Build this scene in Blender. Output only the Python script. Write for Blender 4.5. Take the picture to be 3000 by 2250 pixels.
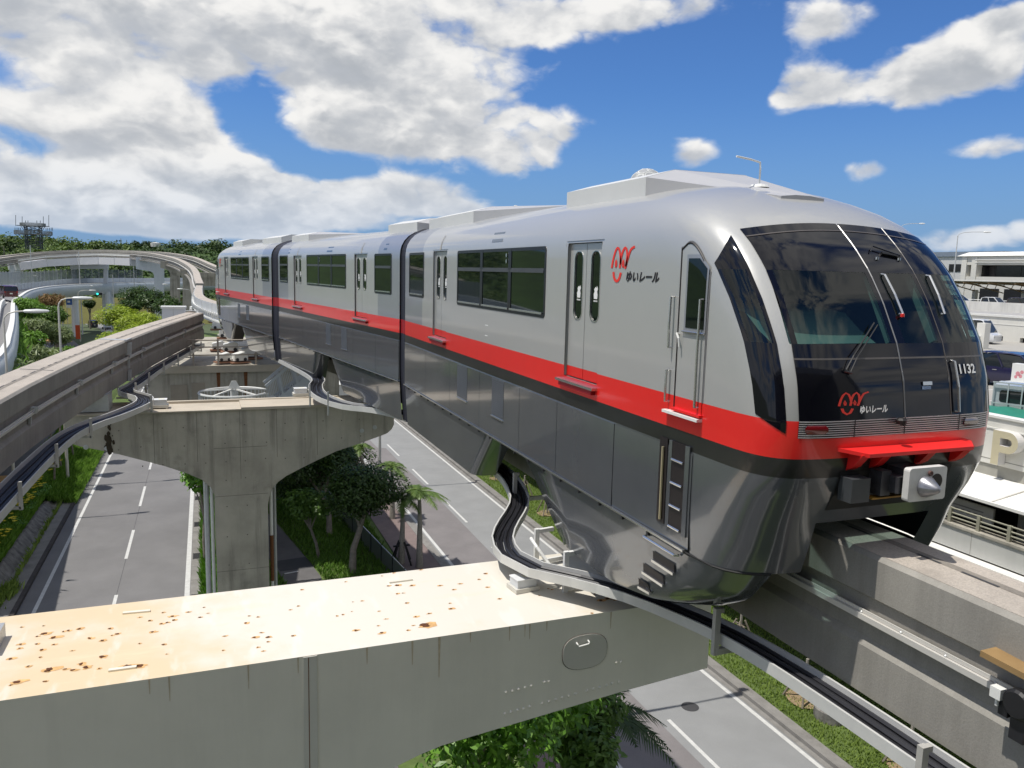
import bpy, bmesh, math, random
import numpy as np
from mathutils import Vector, Matrix

random.seed(7)
RNG = np.random.default_rng(7)
for o in list(bpy.data.objects):
    bpy.data.objects.remove(o)
SC = bpy.context.scene
COL = SC.collection

# ------------------------------------------------------------------ camera
RV = (0.933362, -0.358116, 0.024248)
UV = (0.027477, 0.138642, 0.989961)
FV = (0.357883, 0.923326, -0.139243)
FPX = 2329.28
CAMZ = 16.0
cam_d = bpy.data.cameras.new('camera')
cam_d.sensor_fit = 'HORIZONTAL'
cam_d.sensor_width = 36.0
cam_d.lens = FPX / 3000 * 36
cam_d.clip_start = 0.1
cam_d.clip_end = 6000
cam = bpy.data.objects.new('camera', cam_d)
COL.objects.link(cam)
cam.matrix_world = Matrix(((RV[0], UV[0], -FV[0], 0), (RV[1], UV[1], -FV[1], 0),
                           (RV[2], UV[2], -FV[2], CAMZ), (0, 0, 0, 1)))
SC.camera = cam

# ------------------------------------------------------------------ sun, sky, exposure
SUN_EL, SUN_AZ = math.radians(68.5), math.radians(-90 + 2)     # azimuth from +Y towards +X
sun_dir = Vector((math.cos(SUN_EL) * math.sin(SUN_AZ), math.cos(SUN_EL) * math.cos(SUN_AZ), math.sin(SUN_EL)))
sl = bpy.data.lights.new('sun', 'SUN')
sl.energy = 4.2
sl.angle = math.radians(0.53)
sl.color = (1.0, 0.955, 0.88)
sun = bpy.data.objects.new('sun', sl)
COL.objects.link(sun)
sun.rotation_euler = (-sun_dir).to_track_quat('-Z', 'Y').to_euler()
SC.view_settings.view_transform = 'Standard'
SC.view_settings.look = 'None'
SC.view_settings.gamma = 1
SC.view_settings.use_curve_mapping = False
SC.view_settings.exposure = 0.0
SC.cycles.max_bounces = 6
SC.cycles.transparent_max_bounces = 16
SC.cycles.caustics_reflective = False
SC.cycles.caustics_refractive = False

W = bpy.data.worlds.new('World')
SC.world = W
W.use_nodes = True
W.cycles.sampling_method = 'MANUAL'
W.cycles.sample_map_resolution = 512


class NT:
    """tiny helper to write shader graphs"""
    def __init__(s, nt):
        s.nt = nt
    def n(s, typ, ins=None, **kw):
        nd = s.nt.nodes.new(typ)
        for k, v in kw.items():
            setattr(nd, k, v)
        if ins:
            for k, v in ins.items():
                s.set(nd.inputs[k], v)
        return nd
    def set(s, sock, v):
        if isinstance(v, bpy.types.NodeSocket):
            s.nt.links.new(v, sock)
        elif isinstance(v, bpy.types.Node):
            s.nt.links.new(v.outputs[0], sock)
        else:
            sock.default_value = v
    def m(s, op, a, b=0.0, c=None, clamp=False):
        nd = s.nt.nodes.new('ShaderNodeMath')
        nd.operation = op
        nd.use_clamp = clamp
        s.set(nd.inputs[0], a)
        s.set(nd.inputs[1], b)
        if c is not None:
            s.set(nd.inputs[2], c)
        return nd.outputs[0]
    def mix(s, f, a, b, typ='MIX'):
        nd = s.nt.nodes.new('ShaderNodeMix')
        nd.data_type = 'RGBA'
        nd.blend_type = typ
        s.set(nd.inputs[0], f)
        for i, v in ((6, a), (7, b)):
            if isinstance(v, (tuple, list)) and len(v) == 3:
                v = (*v, 1)
            s.set(nd.inputs[i], v)
        return nd.outputs[2]
    def ramp(s, f, lo, hi, a=0.0, b=1.0, smooth=True):
        nd = s.nt.nodes.new('ShaderNodeMapRange')
        nd.interpolation_type = 'SMOOTHSTEP' if smooth else 'LINEAR'
        s.set(nd.inputs[0], f)
        nd.inputs[1].default_value = lo
        nd.inputs[2].default_value = hi
        nd.inputs[3].default_value = a
        nd.inputs[4].default_value = b
        return nd.outputs[0]


def unit(px, py):
    d = [RV[i] * (px - 1500) / FPX - UV[i] * (py - 1125) / FPX + FV[i] for i in range(3)]
    return d


def at(px, py, X=None, Y=None, z=None):
    """world point seen at pixel (px, py) of the photograph on one axis plane (used to survey the place)"""
    d = unit(px, py)
    if X is not None:
        t = X / d[0]
    elif Y is not None:
        t = Y / d[1]
    else:
        t = (z - CAMZ) / d[2]
    return Vector((d[0] * t, d[1] * t, d[2] * t + CAMZ))


def make_world():
    g = NT(W.node_tree)
    W.node_tree.nodes.clear()
    out = g.n('ShaderNodeOutputWorld')
    sky = g.n('ShaderNodeTexSky')
    sky.sky_type = 'NISHITA'
    sky.sun_disc = False
    sky.sun_elevation = SUN_EL
    sky.sun_rotation = SUN_AZ % (2 * math.pi)
    sky.altitude = 0
    sky.air_density = 1.0
    sky.dust_density = 0.6
    sky.ozone_density = 2.5
    tc = g.n('ShaderNodeTexCoord')
    D = tc.outputs['Generated']
    # cloud field in directions: billowing noise shaped by the big cumulus banks of this sky
    def field(off):
        mp = g.n('ShaderNodeMapping', {'Vector': D, 'Scale': (1, 1, 1.7), 'Location': (off[0], .35 + off[1], off[2])})
        wn = g.n('ShaderNodeTexNoise', {'Vector': mp.outputs[0], 'Scale': 9.0, 'Detail': 5, 'Roughness': .55})
        wv = g.n('ShaderNodeVectorMath', {0: wn.outputs['Color'], 1: (.5, .5, .5)}, operation='SUBTRACT').outputs[0]
        wv = g.n('ShaderNodeVectorMath', {0: wv, 'Scale': .10}, operation='SCALE').outputs[0]
        P = g.n('ShaderNodeVectorMath', {0: mp.outputs[0], 1: wv}, operation='ADD').outputs[0]
        a = g.n('ShaderNodeTexNoise', {'Vector': P, 'Scale': 4.6, 'Detail': 9, 'Roughness': .52})
        v = g.n('ShaderNodeTexVoronoi', {'Vector': P, 'Scale': 13.0, 'Detail': 2, 'Roughness': .55, 'Lacunarity': 2.1}, feature='F1', normalize=True)
        bil = g.m('SUBTRACT', .42, v.outputs['Distance'])
        return g.m('ADD', g.m('MULTIPLY', g.m('SUBTRACT', a.outputs[0], .5), 1.1), g.m('MULTIPLY', bil, .62))
    f1, f2 = field((0, 0, 0)), field((-.012, 0, .045))
    blobs = [  # px, py, radius x, y (pixels), weight
        (1390, 260, 250, 120, .62), (1180, 400, 330, 75, .50), (1560, 385, 200, 60, .52), (1030, 340, 130, 90, .36),
        (150, 120, 330, 150, .56), (470, 60, 280, 110, .46), (230, 370, 340, 80, .50), (560, 345, 90, 60, .30), (860, 140, 300, 150, .50), (1080, 110, 240, 150, .46), (1330, 60, 260, 80, .46),
        (1650, 40, 330, 70, .46), (2050, 20, 230, 65, .44), (2420, 60, 130, 65, .44), (300, 530, 320, 60, .56), (620, 500, 220, 60, .50), (760, 570, 420, 55, .54),
        (1180, 555, 260, 55, .52), (1560, 490, 160, 60, .50), (120, 605, 420, 50, .54), (1330, 610, 190, 30, .40), (2300, 270, 80, 75, .42), (2420, 250, 130, 75, .46), (2700, 230, 160, 85, .48), (2900, 180, 140, 70, .44),
        (2040, 450, 90, 50, .46), (2540, 500, 75, 50, .46), (2930, 430, 170, 40, .42), (2890, 690, 220, 45, .42), (2960, 50, 110, 50, .42), (800, 640, 600, 38, .48), (300, 650, 500, 30, .42)]
    sep = g.n('ShaderNodeVectorMath', {0: D, 1: RV}, operation='DOT_PRODUCT').outputs['Value']
    su = g.n('ShaderNodeVectorMath', {0: D, 1: UV}, operation='DOT_PRODUCT').outputs['Value']
    total, vert = None, None
    for (px, py, rx, ry, w) in blobs:
        d = Vector(unit(px, py)).normalized()
        r_ = d.dot(Vector(RV)); u_ = d.dot(Vector(UV))
        a = g.m('MULTIPLY', g.m('SUBTRACT', sep, r_), FPX / rx / .93)
        b = g.m('MULTIPLY', g.m('SUBTRACT', su, u_), FPX / ry / .97)
        q = g.m('ADD', g.m('MULTIPLY', a, a), g.m('MULTIPLY', b, b))
        e = g.m('MULTIPLY', g.m('POWER', 2.718, g.m('MULTIPLY', q, -1.15)), w)
        vb = g.m('MULTIPLY', e, b)
        total = e if total is None else g.m('ADD', total, e)
        vert = vb if vert is None else g.m('ADD', vert, vb)
    fwd = g.n('ShaderNodeVectorMath', {0: D, 1: FV}, operation='DOT_PRODUCT').outputs['Value']
    front = g.ramp(fwd, .30, .72)
    rest = g.m('MULTIPLY', g.m('SUBTRACT', 1.0, front), .40)   # the same broken cloud goes on all round
    vert = g.m('MULTIPLY', g.m('DIVIDE', vert, g.m('ADD', total, .08)), front)
    total = g.m('ADD', g.m('MULTIPLY', total, front), rest)
    dens = g.m('ADD', f1, g.m('SUBTRACT', g.m('MINIMUM', total, .55), .345))
    alpha = g.ramp(dens, -.02, .17)
    grad = g.m('SUBTRACT', f1, f2)
    lit = g.ramp(g.m('ADD', g.m('MULTIPLY', vert, .42), g.m('MULTIPLY', grad, 2.6)), -.55, .45)
    thick = g.ramp(dens, .05, .42)
    sepz = g.n('ShaderNodeSeparateXYZ', {0: D}).outputs[2]
    c = g.mix(lit, (.55, .58, .63), (.98, .97, .95))
    c = g.mix(g.m('MULTIPLY', g.m('MULTIPLY', thick, g.m('SUBTRACT', 1.0, lit)), .75), c, (.42, .45, .49))
    c = g.mix(g.m('SUBTRACT', 1.0, g.ramp(dens, -.02, .14)), c, (.66, .74, .85))
    low = g.ramp(sepz, .0, .15, .60, 0.0)
    c = g.mix(low, c, (.52, .64, .82))
    K = 11.0
    cl = g.n('ShaderNodeVectorMath', {0: c, 1: (K, K, K)}, operation='MULTIPLY').outputs[0]
    skyc = g.mix(1.0, sky.outputs[0], (.54, .88, 1.38), 'MULTIPLY')
    skyc = g.mix(g.ramp(sepz, -.02, .22, .80, .0), skyc, (2.3, 4.0, 7.0))
    fin = g.mix(alpha, skyc, cl)
    bg = g.n('ShaderNodeBackground', {'Color': fin, 'Strength': .085})
    W.node_tree.links.new(bg.outputs[0], out.inputs[0])


make_world()

# ------------------------------------------------------------------ materials
MATS = {}


def mat(name, col, rough=.6, metal=0.0, coat=0.0, var=.12, vs=2.0, bump=0.0, bs=30.0, streak=0.0, stain=None, spec=.5, fine=0.0, sheen=None):
    """principled paint / concrete / asphalt with broken-up colour"""
    if name in MATS:
        return MATS[name]
    m = bpy.data.materials.new(name)
    m.use_nodes = True
    g = NT(m.node_tree)
    b = m.node_tree.nodes['Principled BSDF']
    pos = g.n('ShaderNodeNewGeometry').outputs['Position']
    c = (*col, 1)
    if var > 0:
        n1 = g.n('ShaderNodeTexNoise', {'Vector': pos, 'Scale': vs, 'Detail': 8, 'Roughness': .62})
        f = g.ramp(n1.outputs[0], .3, .7, smooth=False)
        lo = tuple(x * (1 - var) for x in col)
        hi = tuple(min(1, x * (1 + var)) for x in col)
        c = g.mix(f, lo, hi)
    if streak > 0:
        mp = g.n('ShaderNodeMapping', {'Vector': pos, 'Scale': (1.6, 1.6, .12)})
        n2 = g.n('ShaderNodeTexNoise', {'Vector': mp.outputs[0], 'Scale': 1.4, 'Detail': 7, 'Roughness': .65})
        c = g.mix(g.ramp(n2.outputs[0], .46, .66, 0, streak), c, tuple(x * .38 for x in col))
    if fine > 0:
        n3 = g.n('ShaderNodeTexNoise', {'Vector': pos, 'Scale': 60, 'Detail': 3, 'Roughness': .7})
        c = g.mix(g.ramp(n3.outputs[0], .35, .7, 0, fine), c, tuple(x * .45 for x in col))
    if stain:
        scol, sc, lo_, hi_, amt = stain
        n4 = g.n('ShaderNodeTexNoise', {'Vector': pos, 'Scale': sc, 'Detail': 9, 'Roughness': .68})
        c = g.mix(g.ramp(n4.outputs[0], lo_, hi_, 0, amt), c, scol)
    g.set(b.inputs['Base Color'], c)
    b.inputs['Roughness'].default_value = rough
    b.inputs['Metallic'].default_value = metal
    b.inputs['Coat Weight'].default_value = coat
    b.inputs['Coat Roughness'].default_value = .06
    b.inputs['Specular IOR Level'].default_value = spec
    if bump > 0:
        nb = g.n('ShaderNodeTexNoise', {'Vector': pos, 'Scale': bs, 'Detail': 6, 'Roughness': .6})
        bp = g.n('ShaderNodeBump', {'Height': nb.outputs[0], 'Strength': bump, 'Distance': .03})
        g.set(b.inputs['Normal'], bp.outputs[0])
    MATS[name] = m
    return m


def glass_mat(name, tint, opac=.0, rough=.02):
    if name in MATS:
        return MATS[name]
    m = bpy.data.materials.new(name)
    m.use_nodes = True
    nt = m.node_tree
    nt.nodes.clear()
    g = NT(nt)
    out = g.n('ShaderNodeOutputMaterial')
    tr = g.n('ShaderNodeBsdfTransparent', {'Color': (*tint, 1)})
    df = g.n('ShaderNodeBsdfDiffuse', {'Color': (.01, .02, .02, 1)})
    mx0 = g.n('ShaderNodeMixShader', {0: opac, 1: tr.outputs[0], 2: df.outputs[0]})
    gl = g.n('ShaderNodeBsdfGlossy', {'Color': (1, 1, 1, 1), 'Roughness': rough})
    lw = g.n('ShaderNodeLayerWeight', {'Blend': .5})
    fr = g.m('ADD', .045, g.m('MULTIPLY', g.m('POWER', lw.outputs['Facing'], 5.0), .9))
    mx = g.n('ShaderNodeMixShader', {0: fr, 1: mx0.outputs[0], 2: gl.outputs[0]})
    nt.links.new(mx.outputs[0], out.inputs[0])
    MATS[name] = m
    return m


def leaf_mat(name, dark, light, trans=.25, rough=.5):
    if name in MATS:
        return MATS[name]
    m = bpy.data.materials.new(name)
    m.use_nodes = True
    nt = m.node_tree
    g = NT(nt)
    b = nt.nodes['Principled BSDF']
    geo = g.n('ShaderNodeNewGeometry')
    r = geo.outputs['Random Per Island']
    n = g.n('ShaderNodeTexNoise', {'Vector': geo.outputs['Position'], 'Scale': .9, 'Detail': 4})
    f = g.m('ADD', g.m('MULTIPLY', r, .6), g.m('MULTIPLY', n.outputs[0], .5), clamp=True)
    c = g.mix(f, dark, light)
    g.set(b.inputs['Base Color'], c)
    b.inputs['Roughness'].default_value = rough
    b.inputs['Specular IOR Level'].default_value = .35
    tl = g.n('ShaderNodeBsdfTranslucent', {'Color': g.mix(1.0, c, (1.15, 1.25, .6), 'MULTIPLY')})
    mx = g.n('ShaderNodeMixShader', {0: trans, 1: b.outputs[0], 2: tl.outputs[0]})
    nt.links.new(mx.outputs[0], nt.nodes['Material Output'].inputs[0])
    MATS[name] = m
    return m


# ------------------------------------------------------------------ mesh helpers
class MB:
    def __init__(s):
        s.v, s.f, s.mi = [], [], []
    def add(s, vs, fs, mi=0):
        o = len(s.v)
        s.v += [tuple(p) for p in vs]
        s.f += [tuple(i + o for i in f) for f in fs]
        s.mi += [mi] * len(fs)
        return s
    def box(s, x0, x1, y0, y1, z0, z1, mi=0, fn=None):
        P = [(x0, y0, z0), (x1, y0, z0), (x1, y1, z0), (x0, y1, z0), (x0, y0, z1), (x1, y0, z1), (x1, y1, z1), (x0, y1, z1)]
        if fn:
            P = [fn(*p) for p in P]
        return s.add(P, [(3, 2, 1, 0), (4, 5, 6, 7), (0, 1, 5, 4), (1, 2, 6, 5), (2, 3, 7, 6), (3, 0, 4, 7)], mi)
    def cbox(s, c, d, rot=0.0, mi=0):
        ca, sa = math.cos(rot), math.sin(rot)
        return s.box(-d[0] / 2, d[0] / 2, -d[1] / 2, d[1] / 2, -d[2] / 2, d[2] / 2, mi,
                     lambda x, y, z: (c[0] + x * ca - y * sa, c[1] + x * sa + y * ca, c[2] + z))
    def prism(s, pts, vec, mi=0):
        """closed polygon (3D points) extruded along vec"""
        n = len(pts)
        a = [Vector(p) for p in pts]
        b = [p + Vector(vec) for p in a]
        return s.add(a + b, [tuple(range(n)), tuple(range(2 * n - 1, n - 1, -1))] + [((i + 1) % n, i, n + i, n + (i + 1) % n) for i in range(n)], mi)
    def tube(s, pts, r, n=8, mi=0, cap=True):
        P = [Vector(p) for p in pts]
        R = r if isinstance(r, (list, tuple)) else [r] * len(P)
        rings = []
        side = None
        for i, p in enumerate(P):
            d = (P[min(i + 1, len(P) - 1)] - P[max(i - 1, 0)]).normalized()
            if side is None:
                side = d.orthogonal().normalized()
            else:
                side = (side - d * side.dot(d))
                side = side.normalized() if side.length > 1e-6 else d.orthogonal().normalized()
            up = d.cross(side)
            rings.append([p + (side * math.cos(2 * math.pi * k / n) + up * math.sin(2 * math.pi * k / n)) * R[i] for k in range(n)])
        vs = [q for rr in rings for q in rr]
        fs = []
        for i in range(len(P) - 1):
            for k in range(n):
                fs.append((i * n + k, i * n + (k + 1) % n, (i + 1) * n + (k + 1) % n, (i + 1) * n + k))
        if cap:
            fs.append(tuple(range(n - 1, -1, -1)))
            fs.append(tuple((len(P) - 1) * n + k for k in range(n)))
        return s.add(vs, fs, mi)
    def bar(s, a, b, w, h, mi=0):
        """rectangular bar from a to b; h along the vertical side"""
        a, b = Vector(a), Vector(b)
        d = (b - a).normalized()
        up = Vector((0, 0, 1)) if abs(d.z) < .95 else Vector((0, 1, 0))
        sx = d.cross(up).normalized() * w / 2
        sz = sx.cross(d).normalized() * h / 2
        P = [a - sx - sz, a + sx - sz, a + sx + sz, a - sx + sz, b - sx - sz, b + sx - sz, b + sx + sz, b - sx + sz]
        return s.add(P, [(3, 2, 1, 0), (4, 5, 6, 7), (0, 1, 5, 4), (1, 2, 6, 5), (2, 3, 7, 6), (3, 0, 4, 7)], mi)
    def lathe(s, c, prof, n=20, mi=0, axis='z'):
        """profile [(r, h)] turned about an axis through c"""
        vs = []
        for (r, h) in prof:
            for k in range(n):
                a = 2 * math.pi * k / n
                q = (r * math.cos(a), r * math.sin(a), h)
                if axis == 'x':
                    q = (q[2], q[0], q[1])
                elif axis == 'y':
                    q = (q[0], q[2], q[1])
                vs.append((c[0] + q[0], c[1] + q[1], c[2] + q[2]))
        fs = []
        for i in range(len(prof) - 1):
            for k in range(n):
                fs.append((i * n + k, i * n + (k + 1) % n, (i + 1) * n + (k + 1) % n, (i + 1) * n + k))
        fs.append(tuple(range(n - 1, -1, -1)))
        fs.append(tuple((len(prof) - 1) * n + k for k in range(n)))
        return s.add(vs, fs, mi)
    def grid(s, rows, mi=0, skip=None, mif=None):
        nr, nc = len(rows), len(rows[0])
        o = len(s.v)
        s.v += [tuple(p) for r in rows for p in r]
        for i in range(nr - 1):
            for j in range(nc - 1):
                if skip and skip(i, j):
                    continue
                s.f.append((o + i * nc + j, o + i * nc + j + 1, o + (i + 1) * nc + j + 1, o + (i + 1) * nc + j))
                s.mi.append(mif(i, j) if mif else mi)
        return s
    def sweep(s, path, prof, mi=0, closed=True, cap=True):
        """path [(point, right, up)], profile [(a, b)] -> point + right*a + up*b"""
        rows = []
        for (p, r, u) in path:
            row = [p + r * a + u * b for (a, b) in prof]
            if closed:
                row.append(row[0])
            rows.append(row)
        s.grid(rows, mi)
        if cap and closed:
            n = len(prof)
            for (p, r, u), rev in ((path[0], False), (path[-1], True)):
                idx = list(range(n))
                s.add([p + r * a + u * b for (a, b) in prof], [tuple(idx[::-1] if rev else idx)], mi)
        return s
    def build(s, name, m, parent=None, smooth=False, angle=40):
        me = bpy.data.meshes.new(name)
        off = Vector((0, 0, 0))
        p = parent
        while p is not None:
            off += p.location
            p = p.parent
        V = np.array(s.v, dtype=np.float32).reshape(-1, 3) - np.array(off, dtype=np.float32)
        me.from_pydata(V.tolist(), [], s.f)
        ms = m if isinstance(m, (list, tuple)) else [m]
        for q in ms:
            me.materials.append(q)
        if len(ms) > 1:
            me.polygons.foreach_set('material_index', s.mi)
        if smooth:
            me.polygons.foreach_set('use_smooth', [True] * len(me.polygons))
            me.set_sharp_from_angle(angle=math.radians(angle))
        me.update()
        ob = bpy.data.objects.new(name, me)
        COL.objects.link(ob)
        ob.parent = parent
        return ob


def tag(o, label=None, cat=None, group=None, kind=None):
    if label: o['label'] = label
    if cat: o['category'] = cat
    if group: o['group'] = group
    if kind: o['kind'] = kind
    return o


def thing(name, label, cat, loc=(0, 0, 0), group=None):
    o = bpy.data.objects.new(name, None)
    o.empty_display_size = .2
    COL.objects.link(o)
    o.location = loc
    return tag(o, label, cat, group)


def struct(o):
    o['kind'] = 'structure'
    return o


def copy_tree(o, parent=None):
    c = o.copy()
    COL.objects.link(c)
    c.parent = parent
    for ch in [q for q in o.children]:
        copy_tree(ch, c)
    return c


def frames(pts, bank=None):
    """resampled path frames (point, right, up) from a polyline of points"""
    P = [Vector(p) for p in pts]
    out = []
    for i, p in enumerate(P):
        d = (P[min(i + 1, len(P) - 1)] - P[max(i - 1, 0)])
        d.normalize()
        r = d.cross(Vector((0, 0, 1))).normalized()
        u = r.cross(d).normalized()
        if bank:
            b = math.radians(bank(i, len(P)))
            r, u = r * math.cos(b) - u * math.sin(b), u * math.cos(b) + r * math.sin(b)
        out.append((p, r, u))
    return out


def spline(pts, step=1.5):
    """Catmull-Rom through the points, resampled about every step metres"""
    P = [Vector(p) for p in pts]
    P = [P[0] * 2 - P[1]] + P + [P[-1] * 2 - P[-2]]
    out = []
    for i in range(1, len(P) - 2):
        a, b, c, d = P[i - 1:i + 3]
        n = max(1, int((c - b).length / step))
        for k in range(n):
            t = k / n
            out.append(.5 * ((2 * b) + (c - a) * t + (2 * a - 5 * b + 4 * c - d) * t * t + (3 * b - a - 3 * c + d) * t ** 3))
    out.append(P[-2].copy())
    return out


def text_mesh(txt, size, extrude=0.0, shear=0.0, bold=0.0):
    """vertices and faces of a line of lettering in Blender's built-in font, baseline at the origin"""
    cu = bpy.data.curves.new('lettering', 'FONT')
    cu.body = txt
    cu.size = size
    cu.extrude = extrude
    cu.shear = shear
    cu.offset = bold
    cu.resolution_u = 3
    ob = bpy.data.objects.new('lettering', cu)
    COL.objects.link(ob)
    dg = bpy.context.evaluated_depsgraph_get()
    me = ob.evaluated_get(dg).to_mesh()
    vs = [tuple(v.co) for v in me.vertices]
    fs = [tuple(p.vertices) for p in me.polygons]
    ob.evaluated_get(dg).to_mesh_clear()
    bpy.data.objects.remove(ob)
    bpy.data.curves.remove(cu)
    return vs, fs

# ------------------------------------------------------------------ palette
M_ASPH = mat('asphalt', (.20, .196, .196), .85, var=.13, vs=.35, fine=.45, bump=.25, bs=60, stain=((.115, .112, .115), .25, .5, .75, .35))
M_ASPH2 = mat('asphalt_pale', (.29, .295, .295), .85, var=.10, vs=.5, fine=.5, bump=.25, bs=60, stain=((.21, .21, .215), .3, .5, .8, .4))
M_ASPH3 = mat('asphalt_worn_pink', (.215, .20, .20), .85, var=.12, vs=.6, fine=.4, bump=.2, bs=60)
M_DARKP = mat('asphalt_new_patch', (.055, .055, .058), .85, var=.1, fine=.3)
M_LINE = mat('road_paint_white', (.62, .62, .60), .7, var=.12, vs=4, fine=.35)
M_CONC = mat('concrete_grey', (.43, .40, .335), .8, var=.2, vs=.8, streak=.6, fine=.2, bump=.15, bs=25, stain=((.13, .125, .105), .55, .52, .72, .7))
M_BEAM = mat('beam_concrete', (.31, .295, .265), .8, var=.13, vs=1.1, streak=.25, fine=.22, bump=.12, bs=45, stain=((.17, .155, .13), .8, .52, .75, .45))
M_RUN = mat('running_surface', (.46, .41, .355), .8, var=.12, vs=1.3, fine=.5, bump=.2, bs=45, stain=((.25, .22, .19), 1.1, .54, .72, .5))
M_CAPTOP = mat('cap_top_concrete', (.50, .445, .36), .8, var=.15, vs=.8, fine=.25, bump=.1)
M_KERB = mat('kerb_concrete', (.25, .24, .225), .85, var=.2, vs=1.5, fine=.4, stain=((.11, .10, .09), .9, .5, .72, .6))
M_STONE = mat('dark_stone_wall', (.20, .19, .175), .9, var=.4, vs=2.2, streak=.8, bump=.5, bs=14)
M_GRASS = leaf_mat('grass_blades', (.11, .18, .03), (.30, .40, .09), .3, .6)
M_TURF = mat('turf_ground', (.105, .155, .038), .95, var=.3, vs=1.6, fine=.5, stain=((.17, .14, .08), .6, .6, .78, .6))
M_SOIL = mat('soil', (.15, .115, .075), .95, var=.2, fine=.4)
M_BRICKW = mat('pink_paving', (.215, .165, .155), .85, var=.12, vs=2, fine=.3)
M_OCHRE = mat('ochre_paint', (.56, .33, .13), .8, var=.1, vs=1.2, fine=.25)
M_STEELC = mat('cream_steel_side', (.76, .73, .645), .42, var=.05, vs=.9, streak=.06)
M_WHITE = mat('white_metal', (.74, .74, .71), .45, var=.05)
M_GALV = mat('galvanised', (.50, .51, .51), .4, metal=.35, var=.1, vs=5)
M_BLACK = mat('black_rubber', (.012, .012, .014), .5, var=.1)
M_CABLE = mat('cable_black', (.018, .018, .022), .42, var=.2)
M_RUST = mat('rust_brown', (.16, .065, .025), .9, var=.3, vs=20)
M_PAINTBLUE = mat('bluewhite_steel', (.60, .64, .68), .4, var=.05, streak=.05)
M_WCONC = mat('white_concrete', (.60, .60, .58), .75, var=.08, vs=.8, streak=.18)
M_PCONC = mat('cream_panel', (.67, .655, .60), .7, var=.05, vs=.7, streak=.08)


def rust_top():
    m = bpy.data.materials.new('rusted_cream_steel_top')
    m.use_nodes = True
    g = NT(m.node_tree)
    b = m.node_tree.nodes['Principled BSDF']
    pos = g.n('ShaderNodeNewGeometry').outputs['Position']
    sx = g.n('ShaderNodeSeparateXYZ', {0: pos}).outputs[0]
    n1 = g.n('ShaderNodeTexNoise', {'Vector': pos, 'Scale': .55, 'Detail': 8, 'Roughness': .6})
    left = g.ramp(sx, 2.2, -2.0, 0, .24, smooth=True)          # the older, yellowed left half of the coat
    yel = g.ramp(g.m('ADD', n1.outputs[0], left), .50, .80)
    c = g.mix(yel, (.70, .665, .585), (.68, .545, .36))
    mp = g.n('ShaderNodeMapping', {'Vector': pos, 'Scale': (.35, 2.2, 1), 'Rotation': (0, 0, .15)})
    n2 = g.n('ShaderNodeTexNoise', {'Vector': mp.outputs[0], 'Scale': 1.6, 'Detail': 9, 'Roughness': .66})
    c = g.mix(g.ramp(n2.outputs[0], .55, .75, 0, .5), c, (.78, .66, .47))
    mp3 = g.n('ShaderNodeMapping', {'Vector': pos, 'Scale': (1.8, .5, 1), 'Rotation': (0, 0, .5)})
    n3 = g.n('ShaderNodeTexNoise', {'Vector': mp3.outputs[0], 'Scale': 2.0, 'Detail': 7})
    c = g.mix(g.ramp(n3.outputs[0], .56, .68, 0, .45), c, (.76, .745, .70))
    g.set(b.inputs['Base Color'], c)
    b.inputs['Roughness'].default_value = .5
    return m


M_RTOP = rust_top()

# ------------------------------------------------------------------ ground, roads
mb = MB()
mb.grid([[(x, y, -.03) for x in (-1500, -400, -60, -20, 30, 120, 500, 1800)] for y in (-300, -60, 60, 120, 260, 700, 3000)])
struct(mb.build('ground', mat('far_ground', (.075, .10, .045), .95, var=.3, vs=.05, fine=.3)))


def sheet(name, x0, x1, y0, y1, z, m, parent=None):
    b = MB()
    nx, ny = 2, max(2, int((y1 - y0) / 10))
    b.grid([[(x0 + (x1 - x0) * i / (nx - 1), y0 + (y1 - y0) * j / (ny - 1), z) for i in range(nx)] for j in range(ny)])
    return b.build(name, m, parent)


roadL = struct(sheet('road', -8.45, -1.05, -25, 215, .0, M_ASPH))
roadL['label'] = 'two lane grey road on the left of the central pillar'
roadR = struct(sheet('road', 11.85, 19.0, -25, 240, .0, M_ASPH2))
roadR['label'] = 'pale two lane road on the right below the train'
for x, w in ((-7.72, .17), (-1.2, .24)):
    tag(sheet('edge_line', x - w / 2, x + w / 2, -25, 200, .004, M_LINE, roadL))
for x, w in ((12.28, .17), (18.62, .17)):
    tag(sheet('edge_line', x - w / 2, x + w / 2, -25, 230, .008, M_LINE, roadR))
for k in range(-3, 9):
    y = 51.4 + (k - 3) * 10.25
    sheet('lane_dash', -4.48, -4.32, y - 5.1, y, .004, M_LINE, roadL)
for k in range(-2, 12):
    y = 61.4 + (k - 5) * 9.6
    sheet('lane_dash', 15.27, 15.42, y - 4.8, y, .008, M_LINE, roadR)
b = MB()
b.box(-4.405, -4.385, -25, 200, -.02, .002)
b.build('joint_seam', M_DARKP, roadL)
# worn strip of older surfacing along the left lane of the right road, with a ragged edge
pts = [(12.4, 8), (12.4, 120), (13.6, 120), (13.7, 92), (14.1, 80), (14.2, 70), (14.9, 69.5), (14.9, 62), (15.05, 55), (15.0, 46), (14.95, 40), (14.9, 30), (15.0, 8)]
b = MB()
b.add([(x, y, .004) for x, y in pts], [tuple(range(len(pts)))[::-1]])
b.build('resurfaced_strip', M_ASPH3, roadR)
sheet('dark_patch', 16.5, 18.0, 33.4, 36.4, .006, M_DARKP, roadR)
for (x, y) in ((16.6, 23.5), (13.9, 60.2)):
    b = MB(); b.lathe((x, y, .004), [(.33, 0), (.33, .006), (.05, .007)], 18); b.build('manhole_cover', M_DARKP, roadR)
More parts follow.
